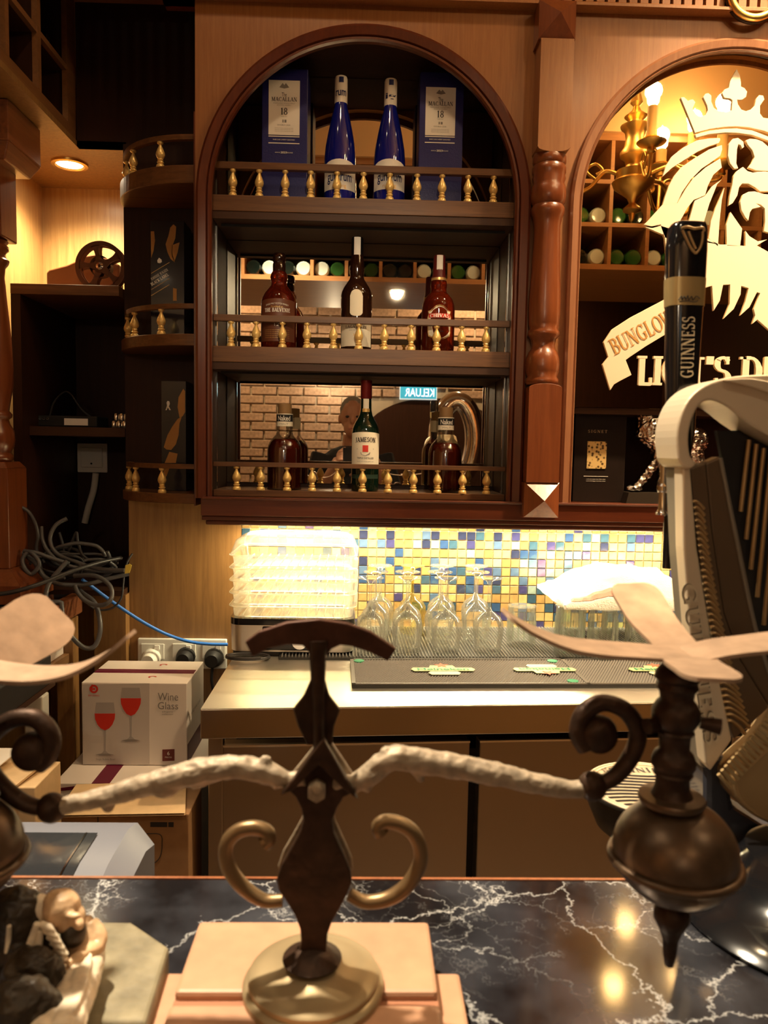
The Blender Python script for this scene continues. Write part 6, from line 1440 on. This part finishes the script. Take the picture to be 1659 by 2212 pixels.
q0 = P(1486, 1262, YT-.0175); q1 = P(1537, 1608, YT-.0175); X = frame_px(q0, q1); Yd = Vector((0, -1, 0)).cross(X)
lettering('GUINNESS', plain('pale_letter', (.72, .62, .45), .35, .4), bt, q0+Yd*-.006, .0125, (q1-q0).length, X, Yd, center=False, bold=1.0, thick=.0012)
lettering('GUINNESS', plain('letter_shadow', (.16, .12, .08), .5), bt, q0+Yd*-.0068+X*-.001, .0130, (q1-q0).length, X, Yd, center=False, bold=1.2, thick=.0004)
gband = [(1484, 1012), (1516, 1000), (1530, 1150), (1555, 1320), (1590, 1420), (1652, 1522), (1578, 1590), (1574, 1580), (1536, 1400), (1500, 1180)]
pl_('ribbed_band', gband, -.010, .006, brown_cast, .001)
rid = MB()
for i in range(36):
    y = 1085+i*13.5; t_ = (y-1000)/590
    xl = 1486+ (t_**1.25)*84; xr = 1518+(t_**1.7)*118
    if y > 1530: xr = min(xr, 1652-(y-1522)*1.15)
    if xr-xl < 8: continue
    s = 14+18*t_
    rid.tube(smoothpath([P(xl+3, y, YT-.0092), P(xl+(xr-xl)*.3, y-4+s*.1, YT-.0092), P(xl+(xr-xl)*.65, y+s*.35, YT-.0092), P(xr-2, y+s*.9, YT-.0092)], 3), .0019, 6)
tag(rid.build('ribs', gold_cast, bt, smooth=60), kind='stuff')
pl_('side_band', [(1516, 1000), (1548, 985), (1588, 1150), (1628, 1350), (1668, 1470), (1652, 1522), (1590, 1420), (1555, 1320), (1530, 1150)], -.006, .010, brown_cast, .002)
MB().tube(smoothpath([P(1556, 990, YT-.006), P(1588, 1150, YT-.006), P(1630, 1350, YT-.006), P(1670, 1480, YT-.006)], 5), .0022, 8).build('bright_edge', grey_cast, bt, smooth=60)
pl_('inner_panel', [(1545, 930), (1600, 930), (1790, 1000), (1790, 1500), (1668, 1490), (1630, 1350), (1590, 1150)], .012, .018, black_matt, 0)
for i, (x0, x1, y1) in enumerate(((1618, 1600, 1105), (1634, 1612, 1165), (1650, 1622, 1230), (1666, 1636, 1290), (1684, 1650, 1350))):
    MB().tube([P(x0, 950+i*9, YT+.004), P(x1, y1, YT+.004)], .0021, 8).build('harp_string', gold_cast, bt, smooth=60)
leaf = smoothpoly([(1548, 1652), (1556, 1692), (1582, 1722), (1622, 1746), (1690, 1764), (1780, 1700), (1780, 1480), (1690, 1498), (1655, 1535), (1620, 1585), (1580, 1622), (1548, 1652)])
MB().prism(T(leaf), YT-.03, YT+.01).build('foot_leaf', gold_cast, bt, bevel=.006, seg=3)
lr = MB()
for i in range(15):
    t_ = i/14; x0, y0 = 1552+(1660-1552)*t_, 1672-(1672-1545)*t_; lr.tube([P(x0, y0, YT-.031), P(x0+26+8*t_, y0+30-6*t_, YT-.031)], .0020, 6)
tag(lr.build('leaf_ribs', plain('rib_gold', (.50, .36, .18), .35, .6), bt, smooth=60), kind='stuff')
col_m = plain('tower_blue_black', (.035, .037, .048), .25, coat=.5)
pl_('column', [(1500, 1600), (1545, 1610), (1560, 1720), (1640, 1770), (1790, 1780), (1790, 2030), (1612, 2000), (1520, 1960), (1500, 1900)], .0, .05, col_m, .006)
MB().tube(smoothpath([P(1602, 1860, YT-.004), P(1608, 1920, YT-.004), P(1614, 1995, YT-.006)], 4), .0022, 8).build('column_edge', grey_cast, bt, smooth=60)
bc = Pz(1730, 2010, 1.0); bc = Vector((bc.x+.03, .64, 1.0005))
MB().lathe([(0, 0), (.122, 0), (.124, .004), (.116, .010), (.10, .016), (.075, .026), (.06, .05), (0, .05)], bc, 48).build('base', black_gloss, bt, smooth=40)
# faucet and handle
YH = .765; kh = YH/1661; H = lambda x, y, d=0: P(x, y, YH+d)
MB().lathe([(0, H(1441, 1112).z), (.006, H(1441, 1112).z), (.0066, H(1441, 1108).z), (.0046, H(1441, 1100).z), (.0046, H(1441, 1064).z), (.0064, H(1441, 1060).z), (.0064, H(1441, 1050).z), (.0042, H(1441, 1045).z), (.0050, H(1441, 990).z), (0, H(1441, 985).z)], (H(1434, 1050).x, YH, 0), 24).build('faucet', chrome, bt, smooth=40)
MB().lathe([(.0042, H(1447, 1228).z), (.0046, H(1447, 1226).z), (.0054, H(1447, 1115).z), (0, H(1447, 1108).z)], (H(1443, 1170).x, YH, 0), 24).build('spout', black_gloss, bt, smooth=40)
MB().tube([H(1441, 1056), H(1475, 1056, -.02), P(1500, 1056, YT+.02)], .006, 10).build('shank', chrome, bt, smooth=60)
def rring(cx, y, hw, dp, n=28, e=3.2):
    q = H(cx, y); return [(q.x+hw*kh*math.copysign(abs(math.cos(t))**(2/e), math.cos(t)), YH+dp*kh*math.copysign(abs(math.sin(t))**(2/e), math.sin(t)), q.z) for t in [2*PI*i/n for i in range(n)]]
def hloft(rows, name, mat, caps=True):
    mb = MB(); n = 28; vs = []
    for r in rows: vs += rring(*r)
    fs = [(j*n+i, j*n+(i+1) % n, (j+1)*n+(i+1) % n, (j+1)*n+i) for j in range(len(rows)-1) for i in range(n)]
    if caps: fs += [tuple(range(n)), tuple(range((len(rows)-1)*n, len(rows)*n))]
    return mb.add(vs, fs).build(name, mat, bt, smooth=40)
hloft([(1488, 481, 26, 16), (1487, 484, 34, 24), (1485, 494, 39, 28), (1482, 540, 41, 30), (1480, 600, 40, 29), (1477, 670, 37.5, 28), (1474, 760, 34.5, 27), (1471, 860, 31, 25), (1469, 940, 28, 24), (1466, 1000, 20, 20), (1462, 1030, 12, 12)], 'tap_handle', black_gloss)
hloft([(1479.5, 604, 41, 30.5), (1478, 640, 40, 30), (1477.5, 664, 39, 29.5)], 'gold_band', plain('dull_gold', (.42, .31, .14), .35, .6), False)
yy = -30*kh-.0006
em_ = MATS['brown_casting']
for pts in ([(1472, 493), (1485, 490), (1500, 494), (1518, 492), (1521, 500)], [(1474, 497), (1482, 515), (1492, 535), (1503, 548)], [(1518, 500), (1517, 520), (1511, 538), (1503, 548)], [(1487, 500), (1495, 520), (1503, 538)]):
    MB().tube(smoothpath([H(x, y, yy) for x, y in pts], 4), .0014, 7).build('harp_emblem', gold_cast, bt, smooth=60)
q0 = H(1497, 816, -27*kh-.0012); q1 = H(1501, 684, -28.5*kh-.0012); X = frame_px(q0, q1); Yd = Vector((0, -1, 0)).cross(X)
lettering('GUINNESS', plain('handle_letter', (.72, .64, .48), .35, .3), bt, q0, .0128, (q1-q0).length, X, Yd, center=False, bold=1.0)
sg = MB()
for pts in ([(1466, 648), (1472, 640), (1474, 648), (1478, 640), (1482, 647), (1486, 638), (1488, 648), (1494, 640), (1497, 648), (1504, 640), (1512, 645)], [(1468, 651), (1485, 650), (1500, 652), (1508, 649)]):
    sg.tube(smoothpath([H(x, y, -30.5*kh-.0006) for x, y in pts], 4), .0005, 5)
sg.build('signature', dark_ink, bt)
# round drip plate beyond the bar edge
YD = .86; kd = YD/1661; dc = P(1404, 1702, YD)
MB().lathe([(0, 0), (.0735, 0), (.0740, -.003), (.0725, -.006), (.070, -.022), (.060, -.045), (.042, -.060), (.02, -.066), (0, -.066)], dc, 48).build('drip_bowl', plain('bowl_black', (.02, .017, .014), .35), bt, smooth=40)
dk = MB()
for r in (.071, .066): dk.tube([(dc.x+r*math.cos(t*PI/24), dc.y+r*math.sin(t*PI/24), dc.z+.0006) for t in range(48)], .0013, 5, closed=True)
dk.build('drip_rim', cream_metal, bt, smooth=60)
MB().lathe([(0, .0004), (.071, .0004)], dc, 48).build('drip_plate', plain('plate_gold', (.52, .42, .29), .4, .4), bt)
rv = MB()
for i in range(13):
    yv = -.062+i*.0085
    w_ = math.sqrt(max(0, .064**2-yv**2))
    if -.002 < yv-.040 < .017: continue
    rv.tube(smoothpath([(dc.x-w_+2*w_*j/6, dc.y+yv+.002*math.sin(j*1.3), dc.z+.001) for j in range(7)], 2), .0013, 5)
tag(rv.build('plate_grooves', dark_ink, bt), kind='stuff')
lettering('GUINNESS', dark_ink, bt, (dc.x, dc.y+.054, dc.z+.0006), .013, .085, (-1, 0, 0), (0, -1, 0), bold=1.0)
MB().tube([(dc.x+.03, dc.y-.02, dc.z-.05), (dc.x+.08, dc.y-.06, dc.z-.055), tuple(P(1560, 1800, YT+.03))], .009, 10).build('bracket', black_gloss, bt, smooth=60)

# ================================================================ what the mirrors see: rack over the bar, chandelier, people's side
orack = thing('overhead_rack', (.2, .1, 2.215), 'long overhead wine rack hanging above the front bar', 'rack')
MB().box(-1.5, 2.2, -.28, .44, 2.215, 2.238).build('bottom_board', rack_x, orack)
MB().box(-1.5, 2.2, -.28, -.265, 2.238, CEIL_Z-.3).build('back_board', plain('pale_backing', (.55, .50, .40), .7), orack)
MB().box(-1.5, 2.2, -.28, .44, 2.40, 2.418).build('middle_board', rack_x, orack)
MB().box(-1.5, 2.2, -.28, .44, 2.585, 2.603).build('upper_board', rack_x, orack)
MB().box(-1.5, 2.2, -.28, .44, 2.77, 2.80).build('top_board', rack_x, orack)
for i in range(22): x = -1.45+i*.168; MB().box(x-.008, x+.008, -.26, .438, 2.238, 2.77).build('divider', rack_x, orack)
rb2 = random.Random(3)
gls = [plain('bottle_green', (.02, .09, .02), .1, coat=.5), plain('bottle_dark', (.006, .010, .008), .08, coat=.5), plain('bottle_clear', (.55, .62, .58), .1, coat=.5)]
bm_ = {}
kinds = ['green', 'dark', 'clear']
ordn = ['first', 'second', 'third', 'fourth', 'fifth', 'sixth', 'seventh', 'eighth', 'ninth', 'tenth', 'eleventh', 'twelfth', 'thirteenth', 'fourteenth', 'fifteenth']
for row in range(2):
    for cidx in range(15):
        cxx = -1.45+.084+(cidx+3)*.168
        if row == 1 and cxx < .55: continue
        for j in range(2):
            k_ = rb2.randrange(3); x = cxx-.038+j*.078; z = (2.238, 2.418)[row]+.041
            if k_ not in bm_:
                o = MB().lathe([(0, 0), (.030, -.004), (.037, .004), (.038, .02), (.038, .19), (.030, .215), (.015, .25), (.013, .30), (0, .30)], (0, 0, 0), 16, M=Matrix.Rotation(PI/2, 3, 'X')).build('rack_bottle', gls[k_], None, smooth=50)
                bm_[k_] = o
                base = o
            else:
                base = bm_[k_].copy(); COL.objects.link(base)
            base.location = (x, .28, z)
            base.location = (x, .25, z-.038)
            tag(base, '%s wine bottle at the %s of the %s cell, %s row of the overhead rack' % (kinds[k_], ('left', 'right')[j], ordn[cidx], ('lower', 'upper')[row]), 'bottle', 'wine bottles in the overhead rack')
for (x, y), nn in zip(RACK_L, ('second', 'third', 'fourth', 'first')):
    t = thing('rack_downlight', (x, y, 2.205), 'recessed downlight under the overhead rack, %s from the left' % nn, 'light', 'downlights under the overhead rack'); downlight(t, x, y, 2.2152, .04)
for (x, y, p), nn in zip(CEIL_L, ('in front of the arched cabinet', 'in front of the arched mirror', 'far right of the arched mirror', 'at the left near the brick wall', 'at the right near the brick wall')):
    t = thing('ceiling_downlight', (x, y, CEIL_Z-.01), 'round ceiling downlight '+nn, 'light', 'ceiling downlights'); downlight(t, x, y, CEIL_Z, .05)

# chandelier
YM = 1.956
def V(px, py, D): q = P(px, py, D); return Vector((q.x, 2*YM-D, q.z))
DC = 3.05; c0 = V(1372, 300, DC); kc = DC/1661
ch = thing('chandelier', (c0.x, c0.y, V(1372, 480, DC).z), 'brass candle chandelier reflected in the arched mirror', 'chandelier')
prof_ = [(2, 60), (2, 172), (8, 180), (7, 200), (13, 222), (6, 230), (10, 240), (24, 252), (14, 262), (16, 268), (31, 272), (30, 276), (22, 284), (19, 300), (22, 318), (30, 330), (30, 338), (20, 346), (17, 358), (20, 364), (36, 370), (36, 388), (44, 394), (40, 405), (24, 418), (12, 428), (7, 440), (19, 452), (19, 456), (7, 462), (5, 475), (0, 482)]
MB().lathe([(h_*kc, V(1372, y, DC).z) for h_, y in prof_], (c0.x, c0.y, 0), 28).build('column', brass, ch, smooth=40)
def candle(px, py, D, sleeve, label):
    top = V(px, py, D); bot = V(px, py+sleeve, D); k_ = D/1661; ax_ = top.x; ay = top.y
    s_ = MB().lathe([(11*k_, bot.z), (11*k_, V(px, py+28, D).z), (6*k_, V(px, py+24, D).z)], (ax_, ay, 0), 18).build('candle_sleeve', ivory, ch, smooth=40)
    MB().lathe([(0, V(px, py-27, D).z), (4*k_, V(px, py-20, D).z), (10*k_, V(px, py-4, D).z), (13*k_, V(px, py+8, D).z), (12*k_, V(px, py+18, D).z), (7*k_, V(px, py+26, D).z)], (ax_, ay, 0), 18).build('bulb', bulb_em, s_, smooth=60)
    MB().lathe([(6*k_, bot.z-.05), (10*k_, bot.z-.045), (8*k_, bot.z-.03), (28*k_, bot.z-.016), (31*k_, bot.z-.010), (26*k_, bot.z-.012), (12*k_, bot.z-.012), (14*k_, bot.z+.004), (16*k_, bot.z+.006)], (ax_, ay, 0), 20).build('candle_cup', brass, ch, smooth=40)
    e = Vector((ax_, ay, bot.z-.05)); z0_ = V(1372, 385, DC).z; st_ = Vector((c0.x, c0.y, z0_)); d = (e-st_); d.z = 0
    path = smoothpath([st_+d*.12, st_+d*.45+Vector((0, 0, .03)), st_+d*.7+Vector((0, 0, -.03)), st_+d*.95+Vector((0, 0, -.035)), e], 6)
    MB().tube(path, .008, 10).build('arm', brass, ch, smooth=60)
    mid = st_+d*.6; MB().tube(smoothpath([mid+Vector((0, 0, .0)), mid+d*.16+Vector((0, 0, .035)), mid+d*.02+Vector((0, 0, .06)), mid-d*.10+Vector((0, 0, .035)), mid+Vector((0, 0, .02))], 5), .006, 8).build('arm_curl', brass, ch, smooth=60)
    lamp('candle_light', 'POINT', (ax_, ay, top.z+.01), 4.5, (1, .70, .36), .03)
candle(1412, 203, DC-.16, 98, ''); candle(1430, 297, DC+.28, 60, ''); candle(1565, 225, DC-.12, 125, '')
candle(1240, 230, DC+.05, 90, ''); candle(1500, 260, DC+.3, 60, '')
struct('trim_6', MB().box(-1.5, 2.2, -.3, .46, 2.80, CEIL_Z), plaster)

# exit sign and dark archway on the brick wall
DK = 2*2.143+2.59
def VK(px, py, D=DK): q = P(px, py, D); return Vector((q.x, 2*2.143-D, q.z))
p0, p1 = VK(863, 863), VK(944, 824)
sg = thing('exit_sign', ((p0.x+p1.x)/2, -2.59, p0.z), 'blue lit exit sign reading KELUAR on the brick wall', 'sign')
MB().box(p0.x, p1.x, -2.60, -2.57, p0.z, p1.z).build('panel', plain('sign_white', (.8, .85, .85), .4, emit=.5, ecol=(.8, .95, 1)), sg)
MB().box(p0.x+.005, p1.x-.005, -2.572, -2.566, p0.z+.01, p0.z+(p1.z-p0.z)*.72).build('face', plain('sign_blue', (.05, .45, .75), .4, emit=.35, ecol=(.03, .45, .8)), sg)
lettering('KELUAR', plain('sign_text', (.9, .95, .9), .4, emit=1.0, ecol=(.9, 1, 1)), sg, ((p0.x+p1.x)/2+.01, -2.563, p0.z+.028), .07, .26, (-1, 0, 0), (0, 0, 1), serif=False, bold=.006)
dr = arc(.60, 1.50, .62, 0, PI, 20, .36)
tag(MB().prism([(1.22, 0)]+dr+[(-.02, 0)], -2.612, -2.585).build('door_1', dark), kind='structure')
# foil balloon
q0 = VK(985, 950, 5.25)
bal = thing('foil_balloon', (q0.x, q0.y, .0), 'large silver foil number balloon behind the bar', 'balloon')
foil = plain('foil', (.85, .85, .88), .12, 1, bump=.4, bscale=14)
MB().tube([(q0.x+.125*math.cos(t*PI/20), q0.y, q0.z+.26*math.sin(t*PI/20)) for t in range(40)], .068, 16, closed=True).build('skin', foil, bal, smooth=80)
MB().tube([(q0.x, q0.y, q0.z-.30), (q0.x+.01, q0.y, .5), (q0.x, q0.y, .04)], .002, 5).build('ribbon', white_pl, bal)
MB().lathe([(0, 0), (.05, 0), (.05, .04), (0, .05)], (q0.x, q0.y, 0), 16).build('weight', foil, bal)

# the photographer
hd = VK(762, 905, 4.72); px_, py_ = hd.x, hd.y
pe = thing('person', (px_, py_, 0), 'person in a dark shirt holding up a phone behind the bar', 'person')
blob('body', [('e', (px_, py_+.01, hd.z+.02), (.074, .092, .105)), ('e', (px_, py_+.045, hd.z-.055), (.055, .060, .060)), ('e', (px_, py_+.108, hd.z-.012), (.013, .016, .022)), ('e', (px_-.078, py_-.01, hd.z), (.012, .022, .030)), ('e', (px_+.078, py_-.01, hd.z), (.012, .022, .030)),
    ('t', [(px_, py_-.02, hd.z-.09), (px_, py_-.03, hd.z-.19)], [.058, .065]), ('e', (px_, py_-.04, 1.28), (.20, .12, .14)), ('e', (px_, py_-.03, 1.08), (.165, .11, .22)), ('e', (px_, py_-.03, .92), (.17, .115, .13)),
    ('t', [(px_-.19, py_-.04, 1.36), (px_-.24, py_+.01, 1.12), (px_-.15, py_+.20, 1.20), (px_-.075, py_+.335, 1.335)], [.058, .046, .036, .028]), ('t', [(px_+.19, py_-.04, 1.36), (px_+.25, py_+.01, 1.12), (px_+.20, py_+.20, 1.20), (px_+.135, py_+.335, 1.335)], [.058, .046, .036, .028]),
    ('t', [(px_-.09, py_-.03, .85), (px_-.10, py_-.01, .48), (px_-.10, py_-.04, .08)], [.088, .058, .042]), ('t', [(px_+.09, py_-.03, .85), (px_+.10, py_-.01, .48), (px_+.10, py_-.04, .08)], [.088, .058, .042]),
    ('e', (px_-.10, py_+.03, .035), (.045, .12, .035)), ('e', (px_+.10, py_+.03, .035), (.045, .12, .035)),
    ('e', (px_-.066, py_+.352, 1.352), (.020, .016, .036)), ('e', (px_+.126, py_+.352, 1.352), (.020, .016, .036)),
    *[('t', [(px_-.070, py_+.352, 1.335+.016*i), (px_-.046, py_+.385-.004*i, 1.338+.016*i), (px_-.024, py_+.374, 1.338+.016*i)], [.0085, .0080, .0065]) for i in range(4)], ('t', [(px_-.066, py_+.350, 1.372), (px_-.050, py_+.346, 1.395), (px_-.030, py_+.348, 1.405)], [.010, .009, .007]),
    *[('t', [(px_+.130, py_+.352, 1.335+.016*i), (px_+.106, py_+.385-.004*i, 1.338+.016*i), (px_+.084, py_+.374, 1.338+.016*i)], [.0085, .0080, .0065]) for i in range(4)], ('t', [(px_+.126, py_+.350, 1.372), (px_+.110, py_+.346, 1.395), (px_+.090, py_+.348, 1.405)], [.010, .009, .007])],
    skin_m, pe, .0055, 3)
blob('shirt', [('t', [(px_, py_-.03, hd.z-.165), (px_, py_-.03, hd.z-.19)], [.075, .09]), ('e', (px_, py_-.04, 1.29), (.21, .13, .135)), ('e', (px_, py_-.03, 1.10), (.178, .122, .24)), ('e', (px_, py_-.03, .90), (.182, .126, .10)), ('t', [(px_-.185, py_-.04, 1.36), (px_-.24, py_, 1.16)], [.070, .060]), ('t', [(px_+.185, py_-.04, 1.36), (px_+.25, py_, 1.16)], [.070, .060])], cloth_dk, pe, .007, 4)
blob('trousers', [('e', (px_, py_-.03, .86), (.183, .128, .11)), ('t', [(px_-.09, py_-.03, .85), (px_-.10, py_-.01, .48), (px_-.10, py_-.04, .10)], [.100, .072, .060]), ('t', [(px_+.09, py_-.03, .85), (px_+.10, py_-.01, .48), (px_+.10, py_-.04, .10)], [.100, .072, .060])], plain('trouser_cloth', (.03, .03, .035), .9), pe, .008, 3)
blob('hair', [('e', (px_, py_-.012, hd.z+.050), (.080, .094, .088)), ('e', (px_, py_-.04, hd.z+.01), (.078, .070, .085))], hair_m, pe, .006, 2, .003, 60)
for s in (-1, 1):
    MB().ellipsoid((px_+s*.030, py_+.090, hd.z+.010), (.013, .010, .007)).build('eye', dark_ink, pe, smooth=60)
MB().tube([(px_-.022, py_+.098, hd.z-.062), (px_, py_+.104, hd.z-.060), (px_+.022, py_+.098, hd.z-.062)], .005, 6).build('mouth', plain('lip', (.35, .12, .10), .5), pe, smooth=60)
ph = thing('phone', (px_+.03, -.022, 1.30), 'black phone held up by the person behind the bar', 'phone')
MB().box(px_-.045, px_+.105, -.020, -.012, 1.325, 1.405).build('case', black_gloss, ph, bevel=.003)
t = thing('ceiling_spotlight', (KEY_L.x, KEY_L.y, CEIL_Z-.01), 'ceiling spotlight aimed at the balance scale on the bar', 'light'); downlight(t, KEY_L.x, KEY_L.y, CEIL_Z, .05)

# wall lamp glowing on the brick wall
q = VK(722, 812)
wl = thing('wall_lamp', (q.x, -2.60, q.z), 'glowing globe wall lamp on the brick wall', 'lamp')
MB().lathe([(0, .014), (.04, .012), (.05, 0)], (q.x, -2.60, q.z-.03), 20, M=Matrix.Rotation(-PI/2, 3, 'X')).build('wall_plate', brass, wl, smooth=40)
MB().tube([(q.x, -2.59, q.z-.03), (q.x, -2.53, q.z-.06), (q.x, -2.50, q.z-.05)], .007, 8).build('bracket', brass, wl, smooth=60)
MB().ellipsoid((q.x, -2.50, q.z), (.055, .055, .055)).build('globe', plain('globe_glow', (1, .9, .7), .4, emit=9, ecol=(1, .86, .62)), wl, smooth=60)
lamp('wall_lamp_light', 'POINT', (q.x, -2.42, q.z), 9, (1, .84, .60), .05)

bpy.data.objects.remove(_to); bpy.data.curves.remove(_tc); bpy.data.scenes.remove(_sc)
